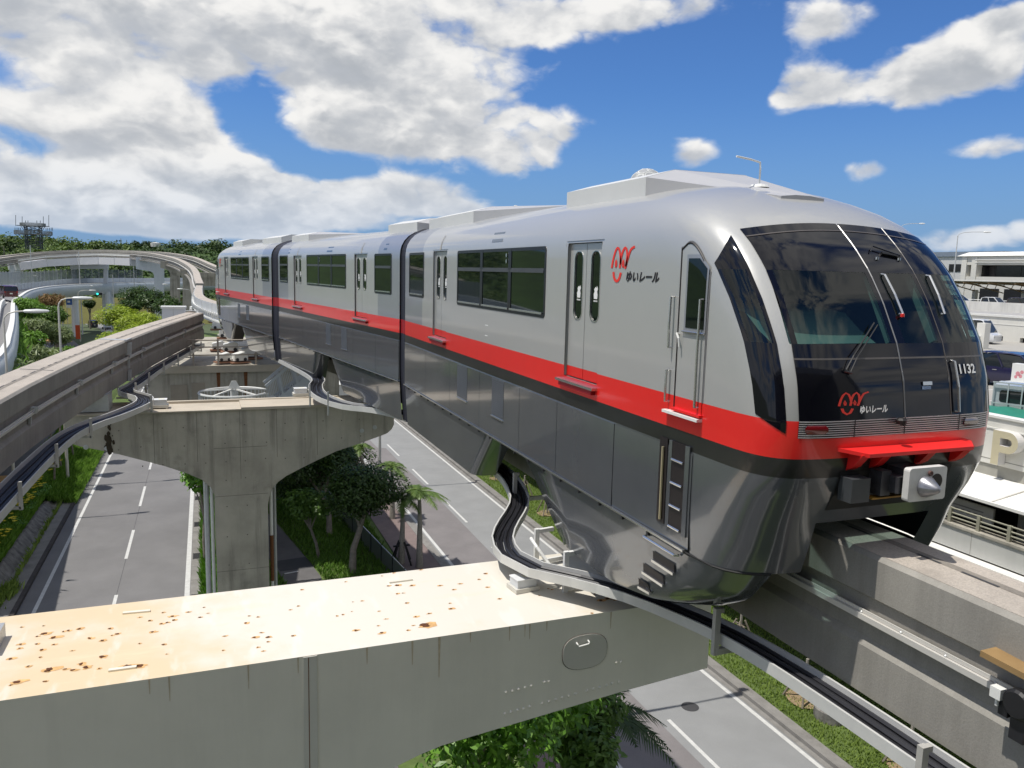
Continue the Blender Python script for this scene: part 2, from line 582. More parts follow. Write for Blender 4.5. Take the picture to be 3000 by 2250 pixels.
# paved gutter with gratings between left road and grass
gut = struct(sheet('pavement', -1.05, -.35, -25, 120, .012, M_KERB))
gut['label'] = 'concrete gutter strip with drain gratings beside the left road'
for y in (57.4, 51.4, 45.6, 39.6):
    b = MB()
    for k in range(9):
        b.box(-.98, -.52, y - .45 + k * .105, y - .45 + k * .105 + .05, .014, .03)
    b.box(-1.0, -.96, y - .48, y + .5, .014, .032); b.box(-.54, -.5, y - .48, y + .5, .014, .032)
    b.build('drain_grating', M_DARKP, gut)
for y in range(20, 70, 2):
    b = MB(); b.box(-1.05, -.35, y - .008, y + .008, .012, .0135); b.build('slab_joint', M_DARKP, gut)
# median lawn, walking path, pink pavement, kerbs
b = MB()
b.grid([[(x, y, .05 + .05 * math.sin(x * 1.3 + y * .31) + .03 * math.sin(y * .8)) for x in np.linspace(-.35, 9.6, 12)] for y in np.linspace(-25, 200, 90)])
med = struct(b.build('median_lawn', M_TURF, smooth=True))
b = MB()
left = [(-.5, 75), (.6, 62), (1.6, 52), (2.7, 45), (3.35, 40.5), (3.6, 36), (3.6, 18)]
right = [(1.3, 75), (2.4, 60), (3.5, 51.6), (4.7, 44), (5.2, 40.4), (5.4, 36), (5.4, 18)]
b.grid([[(a[0], a[1], .16), (c[0], c[1], .16)] for a, c in zip(left, right)])
pth = struct(b.build('path', mat('path_asphalt', (.13, .125, .125), .85, var=.12, fine=.35)))
b = MB()
b.add([(3.1, 43.1, .164), (4.82, 43.3, .164), (5.05, 41.6, .164), (3.3, 41.5, .164)], [(0, 1, 2, 3)])
b.build('dark_patch', M_DARKP, pth)
b = MB(); b.bar((3.5, 41.1, .169), (4.2, 41.25, .169), .12, .01); b.build('painted_stop_bar', M_LINE, pth)
pav = struct(sheet('pavement', 9.6, 11.55, -25, 200, .13, M_BRICKW))
pav['label'] = 'pink paved footway along the right road'
k1 = struct(MB().box(11.55, 11.75, -25, 200, -.02, .15).build('kerb', M_KERB))
k1['label'] = 'concrete kerb between pink footway and right road'
sheet('gutter', 11.75, 12.1, -25, 200, .012, M_KERB, roadR)
sheet('gutter', 18.78, 19.0, -25, 200, .012, M_KERB, roadR)
k2 = struct(MB().box(19.0, 19.25, -25, 240, -.02, .16).build('kerb', M_KERB))
k2['label'] = 'concrete kerb along the right lawn'
b = MB(); b.box(19.25, 19.5, -25, 240, -.02, .13); b.build('kerb_slab', M_KERB, k2)
b = MB()
b.grid([[(x, y, .12 + .03 * math.sin(x * 2 + y)) for x in np.linspace(19.5, 34, 9)] for y in np.linspace(-25, 240, 110)])
lawn = struct(b.build('lawn', M_TURF, smooth=True))
lawn['label'] = 'sunlit lawn strip under the train on the right'
# left roadside: kerb, concrete ledge, stone retaining wall, planted bank, side road
kl = struct(MB().box(-8.62, -8.42, -25, 60, -.02, .17).build('kerb', mat('kerb_dark', (.06, .052, .05), .9, var=.3, vs=2)))
kl['label'] = 'dark kerb on the left edge of the left road'
struct(MB().box(-9.55, -8.62, -25, 58.5, -.02, .14).build('roadside_ledge', M_KERB))
ys = [0, 10, 20, 30, 40, 50, 56, 59.5]
hs = [.95, .92, .88, .82, .76, .68, .55, .25]
b = MB()
b.grid([[(-9.5, y, .1), (-9.98, y, h), (-10.18, y, h), (-10.2, y, .0)] for y, h in zip(ys, hs)])
wl = b.build('retaining_wall', M_STONE)
tag(wl, 'low sloping dark stone retaining wall below the yellow flowers', 'wall')
b = MB()
b.grid([[(x, y, h) for x, h in ((-10.1, min(.6, max(.2, .6 - max(0, y - 50) * .05))), (-10.6, .75), (-11.6, 1.0), (-12.4, 1.1), (-12.6, 1.0))] for y in np.linspace(-25, 110, 60)])
bank = struct(b.build('planted_bank', M_TURF, smooth=True))
b = MB(); b.grid([[(-8.4, y, .03), (-9.3, y, .12), (-10.15, y, .3)] for y in np.linspace(59.3, 120, 20)]); struct(b.build('verge', M_TURF))
SRC = [(-18.2, -25, 1), (-18.2, 60, 1), (-18.4, 85, 1), (-19.5, 110, .5), (-23, 140, .1), (-28.5, 172, .03), (-39, 215, .03), (-56, 275, .03)]
SRP = spline(SRC, 4)
def sr_strip(i0, i1, a0, a1, dz):
    fr = frames(SRP)[i0:i1]
    return MB().grid([[p + r * a0 + Vector((0, 0, dz)), p + r * a1 + Vector((0, 0, dz))] for p, r, u in fr])
sroad = struct(sr_strip(0, 999, -5.6, 5.6, 0).build('side_road', mat('side_asphalt', (.16, .155, .15), .85, var=.15, vs=.6, fine=.35)))
for (y0, y1, a0, a1, m_) in ((198, 232, -4.8, -.4, mat('bus_lane_red', (.19, .075, .065), .85, var=.12, fine=.3)), (176, 196, .6, 5.2, MATS['ochre_paint']), (150, 194, -4.9, .3, mat('pale_lane', (.36, .36, .37), .85, var=.08, fine=.2))):
    ii = [i for i, p in enumerate(SRP) if y0 < p.y < y1]
    sr_strip(ii[0], ii[-1] + 1, a0, a1, .006).build('coloured_lane', m_, sroad)
sr_strip(20, 999, .35, .5, .010).build('lane_line', M_LINE, sroad)
for k, (y0, y1) in enumerate(((59.6, 63.4), (68, 72.4), (77, 81), (50.5, 54.5), (86, 91))):
    sheet('ochre_stripe', -17.5, -12.7, y0, y1, 1.004, M_OCHRE, sroad)
rl = thing('pipe_railing', 'low white pipe railing beside the ochre striped side road', 'railing', (-12.45, 60, 1.1))
b = MB(); b.tube([(-12.45, y, 1.75) for y in (52, 58, 64)], .04, 6); b.build('top_rail', M_WHITE, rl)
b = MB(); b.tube([(-12.45, y, 1.42) for y in (52, 58, 64)], .03, 6); b.build('lower_rail', M_WHITE, rl)
for y in (52, 54, 56, 58, 60, 62, 64):
    b = MB(); b.tube([(-12.45, y, 1.0), (-12.45, y, 1.78)], .05, 6); b.build('post', M_WHITE, rl)

# ------------------------------------------------------------------ near pier: cream steel crossbeam
PY0, PY1, PT = 9.2, 11.5, 11.4
np_ = thing('steel_pier', 'cream steel crossbeam pier with rust spotted top in the foreground', 'pier', (.3, 10.3, 0))
outl = [(6.76, PT), (6.76, 10.30), (5.25, 10.17), (2.73, 9.9), (2.42, 9.83), (2.07, 9.72), (1.85, 9.55), (1.72, 9.3), (1.68, 9.0), (1.68, 8.0),
        (-1.1, 8.0), (-1.1, 9.0), (-1.2, 9.4), (-1.5, 9.7), (-2.1, 9.85), (-7.5, 10.2), (-7.5, PT)]
b = MB()
n = len(outl)
f0 = [(x, PY0, z) for x, z in outl]
b.prism(f0, (0, PY1 - PY0, 0))
b.f = [f for f in b.f if not all(abs(b.v[i][2] - PT) < 1e-4 for i in f)]
b.mi = [0] * len(b.f)
b.build('crossbeam', M_STEELC, np_)
b = MB()
b.grid([[(x, y, PT) for x in np.linspace(-7.5, 6.76, 30)] for y in (PY0, PY1)])
b.build('top_plate', M_RTOP, np_)
MB().box(-1.1, 1.68, PY0 + .1, PY1 - .1, -.2, 8.0).build('column', M_STEELC, np_)
# field splice on the front face
b = MB(); b.box(.98, 1.14, PY0 - .012, PY0 - .001, 9.2, PT - .01); b.build('splice_strip', mat('splice_strip_paint', (.60, .585, .53), .4, var=.04), np_)
b = MB(); b.box(1.035, 1.045, PY0 - .014, PY0 - .0125, 9.3, PT - .02); b.build('seam_crack', M_RUST, np_)
# oval access hatch
hc = at(1713, 1908, Y=PY0)
def oval(cx, cz, a, c, y, k=28, e=2.6):
    return [(cx + a * math.copysign(abs(math.cos(t)) ** (2 / e), math.cos(t)), y, cz + c * math.copysign(abs(math.sin(t)) ** (2 / e), math.sin(t))) for t in [2 * math.pi * i / k for i in range(k)]]
b = MB(); b.prism(oval(hc.x, hc.z, .335, .245, PY0 - .016), (0, .0155, 0))
hp = b.build('hatch_plate', mat('hatch_paint', (.56, .545, .495), .42, var=.04), np_)
b = MB(); b.tube([Vector(p) for p in oval(hc.x, hc.z, .34, .25, PY0 - .004)] + [Vector(oval(hc.x, hc.z, .34, .25, PY0 - .004)[0])], .006, 5); b.build('hatch_rim', mat('hatch_shadow_gap', (.15, .13, .11), .8), np_)
b = MB(); h0 = at(1704, 1885, Y=PY0); b.tube([(h0.x - .085, PY0 - .01, h0.z + .03), (h0.x - .085, PY0 - .06, h0.z + .02), (h0.x - .07, PY0 - .065, h0.z - .005), (h0.x + .075, PY0 - .065, h0.z + .012), (h0.x + .088, PY0 - .06, h0.z + .03), (h0.x + .088, PY0 - .01, h0.z + .04)], .0105, 6); b.build('hatch_handle', M_WHITE, np_)
b = MB()
for row in ([(1482, 2028), (1501, 2024), (1519, 2019), (1538, 2014), (1556, 2009)], [(1595, 1998), (1607, 1996)], [(1479, 2091), (1497, 2086), (1516, 2081), (1534, 2076), (1552, 2070)],
            [(1589, 2060), (1608, 2055), (1628, 2050), (1647, 2044), (1666, 2039), (1686, 2033)], [(1720, 2024), (1738, 2019), (1757, 2014), (1777, 2008), (1793, 2003), (1813, 1999)], [(1805, 1941), (1820, 1939)]):
    for q in row:
        p_ = at(*q, Y=PY0)
        b.lathe((p_.x, PY0, p_.z), [(.024, .002), (.024, -.004), (.016, -.013), (.0, -.017)], 10, axis='y')
tag(b.build('bolt_heads', M_STEELC, np_), kind='stuff')
# rust: pitted spots with halos, placed where the coat has failed
spots = [(63, 1838, 5), (127, 1834, 4), (130, 1857, 11), (157, 1868, 12), (108, 1865, 5), (185, 1851, 6), (200, 1848, 7), (233, 1843, 9), (322, 1842, 7), (343, 1858, 8), (300, 1877, 9), (328, 1862, 4), (263, 1871, 7),
         (122, 1905, 9), (157, 1889, 6), (107, 1887, 7), (60, 1888, 7), (57, 1900, 7), (118, 1926, 5), (30, 1931, 9), (82, 1953, 7), (299, 1925, 12), (260, 1869, 5), (211, 1907, 4), (50, 1999, 14), (31, 2008, 5), (131, 1997, 7), (145, 1961, 15),
         (135, 1967, 9), (191, 1961, 7), (212, 1964, 9), (237, 1946, 12), (251, 1956, 13), (290, 1959, 6), (372, 1953, 17), (410, 1952, 13), (409, 1809, 5), (438, 1819, 7), (477, 1795, 5), (504, 1806, 8), (509, 1817, 8), (490, 1824, 6), (472, 1828, 7), (446, 1852, 8), (551, 1794, 6), (585, 1809, 6), (408, 1886, 5),
         (478, 1889, 7), (488, 1917, 3), (597, 1780, 4), (609, 1797, 3), (658, 1864, 5), (653, 1906, 5), (720, 1826, 8), (729, 1805, 4), (755, 1808, 5), (745, 1868, 8), (765, 1854, 5), (785, 1867, 9), (784, 1881, 5), (755, 1897, 5), (771, 1908, 4), (858, 1863, 6), (850, 1787, 4), (873, 1776, 5), (883, 1728, 5), (986, 1805, 5), (1004, 1801, 5), (1033, 1764, 3), (1060, 1761, 4), (1041, 1847, 7), (1030, 1792, 3), (1118, 1855, 9), (1107, 1834, 4), (1130, 1814, 4), (1110, 1791, 4),
         (1012, 1705, 4), (1137, 1717, 6), (1163, 1715, 10), (1206, 1716, 8), (1163, 1740, 7), (1180, 1738, 4), (1289, 1716, 6), (1347, 1711, 5), (1328, 1728, 6), (1402, 1698, 6), (1421, 1681, 7), (1427, 1721, 6), (1463, 1755, 6), (1190, 1767, 6), (1042, 1849, 4), (1218, 1807, 7), (1256, 1798, 6), (1321, 1784, 8), (1317, 1768, 5), (1194, 1847, 6), (1490, 1659, 5), (1560, 1637, 5), (1733, 1797, 6), (1780, 1754, 10), (1760, 1760, 12), (1800, 1758, 8), (1743, 1740, 5), (1605, 1725, 4), (1616, 1728, 4), (1580, 1745, 4), (1210, 1833, 4), (1118, 1688, 4), (1153, 1679, 4), (1232, 1670, 4), (1245, 1833, 26)]
bh, bc = MB(), MB()
for (px, py, r) in spots:
    p_ = at(px, py, z=PT)
    k = (p_ - Vector((0, 0, 16))).length / FPX
    a = max(.008, r * k * .62)
    for (bb, f, z) in ((bh, 1.0, .003), (bc, .68, .005)):
        m_ = 11
        st = random.uniform(1.4, 2.6) if f == 1.0 else random.uniform(1, 1.5)
        rr = [a * f * (1 + random.uniform(-.35, .3)) for _ in range(m_)]
        ox = a * .5 if f == 1.0 else 0
        bb.add([(p_.x + ox + rr[i] * st * math.cos(2 * math.pi * i / m_), p_.y + rr[i] * 1.25 * math.sin(2 * math.pi * i / m_), PT + z) for i in range(m_)], [tuple(range(m_))])
tag(bh.build('rust_halos', mat('rust_halo', (.66, .40, .17), .8, var=.3, vs=12), np_), kind='stuff')
tag(bc.build('rust_pits', mat('rust_pit', (.10, .035, .012), .9, var=.6, vs=25), np_), kind='stuff')
for (a, c, w) in (((360, 1796), (440, 1789), .05), ((318, 1964), (400, 1953), .05), ((1140, 1706), (1208, 1697), .05)):
    b = MB(); b.bar(at(*a, z=PT + .012), at(*c, z=PT + .012), w, .02)
    b.build('lug_plate', mat('lug_paint', (.72, .68, .58), .5), np_)
# small dark grey plate at the far left of the top
b = MB(); q = at(2, 1893, z=PT); b.cbox((q.x - .25, q.y, PT + .09), (.5, .55, .18)); tag(b.build('bearing_plate', M_GALV), 'grey steel plate lying on the far left end of the rusty crossbeam', 'plate')
# streaks of rust running down the front face
b = MB()
for (px, py, L, w) in ((727, 1947, .30, .010), (873, 1934, .2, .009), (1075, 1898, .22, .012), (1208, 1880, .32, .013), (1287, 1868, .55, .016), (495, 1982, .3, .01), (437, 1990, .18, .01), (1552, 1832, .22, .01), (1538, 1834, .18, .008), (1602, 1826, .14, .009), (1493, 1840, .2, .01), (1790, 1797, .25, .01), (1378, 1855, .14, .01)):
    p_ = at(px, py, Y=PY0)
    b.add([(p_.x - w, PY0 - .0035, PT - .003), (p_.x + w, PY0 - .0035, PT - .003), (p_.x + w * .35, PY0 - .0035, PT - L), (p_.x - w * .2, PY0 - .0035, PT - L)], [(0, 1, 2, 3)])
tag(b.build('rust_streaks', mat('rust_streak', (.56, .47, .34), .8, var=.2, vs=9), np_), kind='stuff')

# ------------------------------------------------------------------ second pier: concrete T
C2 = 26.75
prof = [(190, 1232), (407, 1209.7), (613, 1203), (1085, 1182.6), (1150, 1178), (1155, 1200), (1154, 1244), (1148, 1257), (1135, 1269), (1115, 1277), (1040, 1304), (985, 1322), (930, 1348), (870, 1378),
        (838, 1395), (815, 1412), (798, 1432), (789, 1455), (785, 1480)]
left = [(632, 1520), (630, 1455), (618, 1428), (592, 1406), (548, 1387), (480, 1365), (330, 1326), (235, 1308), (205, 1298), (193, 1285), (188, 1262)]
P2 = [at(*q, Y=C2) for q in prof]
P2b = [at(*q, Y=C2) for q in left]
cw = (P2[-1].x, P2b[0].x)
poly = P2 + [Vector((cw[0], C2, 0)), Vector((cw[1], C2, 0))] + P2b
ztop = P2[2].z
for q in poly:
    if q.z > 11.2:
        q.z = 11.38
pr2 = thing('concrete_pier', 'weathered grey concrete T-shaped pier standing between the two roads', 'pier', (.8, 28, 0))
b = MB(); b.prism([(q.x, C2, q.z) for q in poly], (0, 1.5, 0)); b.build('t_body', M_CONC, pr2)
xs = (poly[0].x, poly[4].x)
b = MB(); b.box(xs[0] - .04, 1.0, C2 - .06, C2 + 1.56, 11.383, 11.42); b.box(1.0, xs[1] + .03, C2 - .06, C2 + 1.56, 11.383, 11.47)
b.build('top_slab', M_CAPTOP, pr2)
b = MB(); b.box(xs[0], xs[1], C2 + 1.42, C2 + 1.6, 11.42, 11.50); b.build('back_curb', M_CAPTOP, pr2)
for x in (-1.6, -.35, .95, 2.1, 3.4):
    b = MB(); b.box(x - .006, x + .006, C2 - .003, C2 - .001, 9.1 if -.3 < x < 2 else 9.75, 11.36); b.build('form_joint', mat('form_joint', (.13, .125, .11), .9), pr2)
b = MB()
for z in (10.9, 10.3, 9.7, 9.1, 8.2, 7.2, 6.2, 5.2):
    for x in np.arange(-2.6, 5.2, .62):
        if z < 9.6 and not (-.05 < x < 1.6): continue
        if z < 10.2 and not (-2 < x < 3.0): continue
        b.lathe((x + random.uniform(-.03, .03), C2, z + random.uniform(-.03, .03)), [(.021, .001), (.021, -.002), (.0, -.003)], 8, axis='y')
tag(b.build('tie_hole_plugs', mat('tie_hole', (.15, .14, .12), .9), pr2), kind='stuff')
for (px, py) in ((252, 1310), (312, 1314), (1060, 1262), (1098, 1252)):
    p_ = at(px, py, Y=C2); b = MB(); b.lathe((p_.x, C2, p_.z), [(.075, .001), (.075, -.012), (.06, -.018), (.0, -.018)], 16, axis='y'); b.build('anchor_cap', M_GALV, pr2)
for z in (8.55, 6.0, 10.15):
    b = MB(); b.box(cw[1], cw[0], C2 - .003, C2 - .001, z - .006, z + .006); b.build('form_joint', MATS['form_joint'], pr2)
# dark leak stain and dead creeper down the left arm
b = MB()
for k in range(46):
    t = random.random() ** .8 * .84
    p_ = at(316 + random.gauss(0, 5) + 5 * t, 1232 + 108 * t, Y=C2)
    r = random.uniform(.02, .07) * (.6 + t)
    b.add([(p_.x + r * math.cos(a) * random.uniform(.5, 1), C2 - .004 - .0004 * k, p_.z + r * 1.8 * math.sin(a) * random.uniform(.6, 1)) for a in np.linspace(0, 5.5, 7)], [tuple(range(7))])
tag(b.build('leak_stain', mat('leak_stain', (.045, .035, .022), .95, var=.3, vs=8), pr2), kind='stuff')
# downpipes beside the column
for (x, y, m_) in ((cw[1] - .10, C2 + .25, M_WHITE), (cw[1] - .24, C2 + .45, M_GALV), (cw[1] - .30, C2 + .8, M_WHITE), (cw[0] + .12, C2 + .3, M_WHITE), (cw[0] + .26, C2 + .7, M_GALV)):
    b = MB(); b.tube([(x, y, 0), (x, y, 4), (x, y, 8.9)], .055, 8); b.build('downpipe', m_, pr2)
b = MB(); b.tube([(cw[0] + .12, C2 + .26, 5.4), (cw[0] + .12, C2 + .26, 7.0)], .062, 8); b.build('rusted_pipe_band', M_RUST, pr2)

# ------------------------------------------------------------------ third pier: wide concrete portal under the turnout
p3 = thing('turnout_pier', 'wide stained concrete pier carrying the track turnout behind the spiral stair', 'pier', (0, 46, 0))
b = MB(); b.box(-2.7, 6.5, 42, 60, 9.0, 10.95); b.build('platform', M_CONC, p3)
b = MB(); b.box(.2, 2.4, 44, 47, 0, 9.0); b.build('wall_column', M_CONC, p3)
b = MB(); b.box(-2.7, 6.5, 41.85, 42.0, 10.7, 11.05); b.build('front_ledge', M_CAPTOP, p3)
for (px, py, w, h) in ((535, 1145, .55, .75), (590, 1140, .45, .8)):
    q = at(px, py, Y=41.99); b = MB(); b.box(q.x - w, q.x + w * .4, 41.97, 41.995, q.z - h, q.z + h * .4); b.build('repair_patch', mat('repair_patch', (.33, .29, .235), .85, var=.08), p3)
for px in (720, 640):
    q = at(px, 1110, Y=41.99); b = MB(); b.add([(q.x - .09, 41.98, 10.7), (q.x + .09, 41.98, 10.7), (q.x + .05, 41.98, 9.3), (q.x - .04, 41.98, 9.2)], [(0, 1, 2, 3)]); b.build('rust_stain', M_RUST, p3)
rl3 = thing('platform_railing', 'brown-grey three-rail steel railing on the turnout platform edge', 'railing', (0, 42, 11))
for z in (11.55, 11.95, 12.3):
    b = MB(); b.tube([(-3, 42.1, z), (2.7, 42.1, z)], .035, 6); b.build('rail', mat('railing_taupe', (.38, .33, .28), .6), rl3)
for x in (-2.9, -1.7, -.6, .55, 2.35):
    b = MB(); b.bar((x, 42.1, 11.0), (x, 42.1, 12.34), .09, .07); b.build('post', MATS['railing_taupe'], rl3)

# ------------------------------------------------------------------ track beams
BEAM = [(-.36, 0), (-.40, -.04), (-.40, -.42), (-.345, -.46), (-.345, -.86), (-.40, -.94), (-.40, -1.42), (.40, -1.42), (.40, -.94), (.345, -.86), (.345, -.46), (.40, -.42), (.40, -.04), (.36, 0)]


def track_beam(name, label, path, bank=None, prof=BEAM, sides=True, cat='track beam', wide=1.0):
    fr = frames(path, bank)
    o = thing(name, label, cat, tuple(fr[len(fr) // 2][0]))
    pf = [(a * wide, c) for a, c in prof]
    b = MB(); b.sweep(fr, pf); b.build('girder', M_BEAM, o, smooth=True, angle=30)
    b = MB(); b.sweep(fr, [(-.35 * wide, .001), (.35 * wide, .001), (.35 * wide, .004), (-.35 * wide, .004)]); b.build('running_surface', M_RUN, o)
    if sides:
        for sgn in (-1, 1):
            b = MB(); b.sweep(fr, [(sgn * (.345 * wide + .02), -.60), (sgn * (.345 * wide + .12), -.60), (sgn * (.345 * wide + .12), -.655), (sgn * (.345 * wide + .02), -.655)])
            b.sweep(fr, [(sgn * (.345 * wide + .075), -.595), (sgn * (.345 * wide + .09), -.595), (sgn * (.345 * wide + .09), -.56), (sgn * (.345 * wide + .075), -.56)])
            b.build('power_rail', mat('power_rail_metal', (.62, .60, .56), .45, metal=.2, var=.05), o)
    return o, fr


BT = 13.37
pathR = spline([(6.38, -6, BT), (6.38, 0, BT), (6.38, 10, BT), (6.36, 19, BT), (5.9, 25, BT), (4.9, 31.5, BT), (3.6, 40.5, BT), (2.6, 48, BT)], 2.0)
beamR, frR = track_beam('track_beam', 'concrete guideway beam under the train running out at lower right', pathR)
pathL = spline([(-4.3, -2, BT), (-4.35, 8, BT), (-4.15, 17, BT), (-3.85, 22, BT), (-3.25, 28.2, BT), (-2.4, 35.2, BT), (-1.45, 41.5, BT), (-.55, 47.3, BT)], 2.0)
beamL, frL = track_beam('track_beam', 'curved concrete guideway beam crossing the left side, ending at the turnout', pathL, lambda i, n: max(0, 7 - 7 * i / n), wide=1.2)
# joints and dark patches along the running surfaces
for o, fr, idx in ((beamR, frR, (3, 7)), (beamL, frL, (11, 15, 18))):
    for i in idx:
        p, r, u = fr[i]
        d = r.cross(u)
        b = MB(); b.add([p + r * a + d * c + u * .007 for a, c in ((-.36, -.04), (.36, -.04), (.36, .04), (-.36, .04))], [(0, 1, 2, 3)]); b.build('expansion_joint', M_DARKP, o)
# central worn groove with dark dashes
for o, fr in ((beamR, frR), (beamL, frL)):
    b = MB(); b.sweep(fr, [(.03, .0055), (.13, .0055), (.13, .0065), (.03, .0065)]); b.build('worn_centre_band', mat('worn_band', (.24, .215, .185), .85, var=.25, vs=3, fine=.4), o)
    b = MB()
    for i in range(len(fr) - 1):
        p, r, u = fr[i]
        q = fr[i + 1][0]
        for t in (.1, .42, .7):
            c = p.lerp(q, t); e = p.lerp(q, t + random.uniform(.1, .2))
            b.add([c + r * .02 + u * .008, c + r * .055 + u * .008, e + r * .055 + u * .008, e + r * .02 + u * .008], [(0, 1, 2, 3)])
    tag(b.build('worn_patches', M_DARKP, o), kind='stuff')
# bolts along the power rail in sight
b = MB()
for y in np.arange(-2, 6.1, .48):
    b.lathe((6.38 - .345 - .09, y, BT - .60 + .001), [(.014, 0), (.014, .012), (.006, .02), (.0, .02)], 6)
b.build('rail_bolts', M_GALV, beamR)
# bearings on the piers
for (x, y, z0, lab) in ((6.2, 10.3, 11.4, 'near'), (5.35, 27.5, 11.45, 'far'), (-3.3, 27.5, 11.45, 'left')):
    b = MB(); b.box(x - .45, x + .45, y - .55, y + .55, z0, z0 + .52)
    tag(b.build('beam_bearing', M_GALV), {'near': 'steel bearing block under the train on the rusty cream crossbeam', 'far': 'steel bearing block under the train on the concrete pier', 'left': 'steel bearing block under the left beam on the concrete pier'}[lab], 'bearing')
# finger joint plates and clamps on the left beam
for i in (15,):
    p, r, u = frL[i]; d = r.cross(u)
    b = MB(); b.add([p + r * a + d * c + u * .009 for a, c in ((-.4, -.12), (.42, -.12), (.42, .25), (-.4, .25))], [(0, 1, 2, 3)]); b.build('joint_plate', M_GALV, beamL)
    b = MB(); b.bar(p + r * .5 + u * .02 - d * .3, p + r * .5 + u * .02 + d * .5, .08, .06); b.bar(p + r * .47 - u * .1, p + r * .47 - u * .52, .22, .3); b.bar(p + r * .5 - u * .52, p + r * .5 - u * 1.0, .07, .07); b.bar(p + r * .53 - u * 1.05, p + r * .53 - u * 1.42, .1, .3); b.build('joint_clamp', M_GALV, beamL)
for i in range(8, len(frL) - 1, 2):
    p, r, u = frL[i]; d = r.cross(u)
    b = MB(); q = p + r * .52 - u * .63
    for k in (-.05, .05):
        b.tube([q + d * k - r * .08, q + d * k + u * .13 - r * .02, q + d * k + u * .13 + r * .06, q + d * k + r * .05], .022, 6)
    b.bar(q - r * .06, q - r * .06 - u * .25, .05, .09)
    b.build('rail_insulator', M_GALV, beamL)


# ------------------------------------------------------------------ cable trays along the beams
def tray(name, label, path, w=.30, h=.16, posts=None, ncab=5, beamside=1):
    fr = frames(path)
    o = thing(name, label, 'cable tray', tuple(fr[len(fr) // 2][0]))
    b = MB()
    b.sweep(fr, [(-w / 2, -h / 2), (w / 2, -h / 2), (w / 2, -h / 2 + .015), (-w / 2, -h / 2 + .015)])
    b.build('tray_floor', M_GALV, o)
    for s in (-1, 1):
        b = MB(); b.sweep(fr, [(s * w / 2, -h / 2), (s * (w / 2 + .025), -h / 2), (s * (w / 2 + .025), h / 2), (s * w / 2, h / 2)]); b.build('tray_side', mat('tray_side_metal', (.62, .62, .60), .4, metal=.15, var=.08), o)
    for k in range(ncab):
        a = -w / 2 + w * (k + .5) / ncab
        b = MB(); b.tube([p + r * (a + .008 * math.sin(i * .9 + k)) + u * (-.03 + .02 * (k % 2)) for i, (p, r, u) in enumerate(fr)], w / ncab * .52, 6); b.build('cable', M_CABLE, o)
    return o, fr


zt = BT - 1.50
tpR = spline([(5.62, -6, 11.98), (5.62, 0, 11.98), (5.60, 5.0, 11.98), (5.60, 6.8, 11.92), (5.52, 7.9, 11.82), (5.25, 8.9, 11.76), (4.80, 9.65, 11.74), (4.38, 10.15, 11.74), (4.22, 10.75, 11.74), (4.34, 11.45, 11.76), (4.7, 12.1, 11.8), (5.15, 12.8, 11.85), (5.42, 13.6, 11.9), (5.55, 15, 11.98), (5.5, 19, 11.98)], .35)
trR, frT = tray('cable_tray', 'white-edged cable tray bending round the rusty crossbeam under the train', tpR, w=.31, h=.13, ncab=6)
for y in (-4, 4.35, 7.15, 13.5, 16.5, 19.5):
    b = MB(); b.bar((5.34, y, 11.72), (5.34, y, 12.28), .07, .06); b.bar((5.34, y, 11.76), (6.0, y, 11.76), .07, .07); b.bar((5.34, y, 12.25), (5.42, y, 12.25), .05, .05); b.build('tray_hanger', mat('hanger_steel', (.42, .41, .38), .5, var=.1), trR)
for (px, py) in ((1570, 1660), (1655, 1735)):
    q = at(px, py, z=PT)
    b = MB(); b.bar((q.x, q.y, PT), (q.x, q.y, PT + .62), .07, .06); b.bar((q.x, q.y, PT + .58), (q.x + .3, q.y + .05, PT + .58), .06, .06); b.bar((q.x, q.y, PT + .06), (q.x + .5, q.y + .1, PT + .06), .06, .06); b.build('tray_stand', M_WHITE, trR)
tpL = spline([(-3.5, 8, 11.75), (-3.5, 15, 11.75), (-3.3, 20.5, 11.78), (-2.95, 22.6, 11.8), (-2.4, 23.6, 11.85), (-1.95, 24.6, 11.9), (-1.75, 25.6, 11.9), (-1.85, 26.6, 11.9), (-2.3, 27.6, 11.88), (-2.5, 28.6, 11.85), (-2.35, 30, 11.8), (-1.8, 35, 11.8), (-.9, 41, 11.8), (-.3, 45, 11.8)], .5)
trL, _ = tray('cable_tray', 'black cables in a tray snaking beside the left beam over the concrete pier', tpL, w=.42, ncab=6)
for i in range(4, len(tpL) - 2, 6):
    p = tpL[i]
    b = MB(); b.bar((p.x + .28, p.y, p.z - .22), (p.x + .28, p.y, p.z + .3), .06, .06); b.bar((p.x + .28, p.y, p.z - .18), (p.x - .3, p.y, p.z - .18), .06, .05); b.build('tray_hanger', MATS['hanger_steel'], trL)
tpM = spline([(5.5, 19.1, 11.98), (5.3, 21.5, 11.9), (4.75, 23.2, 11.85), (4.0, 24.2, 11.82), (3.55, 25.3, 11.85), (3.4, 26.5, 11.88), (3.5, 27.8, 11.92), (3.75, 29, 11.95), (3.6, 31, 12.0), (3.0, 36, 12.0)], .4)
trM, _ = tray('cable_tray', 'cable tray curving over the right arm of the concrete pier behind the skirt', tpM, w=.42, ncab=6)
for i in (14, 18):
    p = tpM[i]; b = MB(); b.bar((p.x - .25, p.y, 11.45), (p.x - .25, p.y, 12.2), .05, .05); b.build('tray_stand', M_GALV, trM)


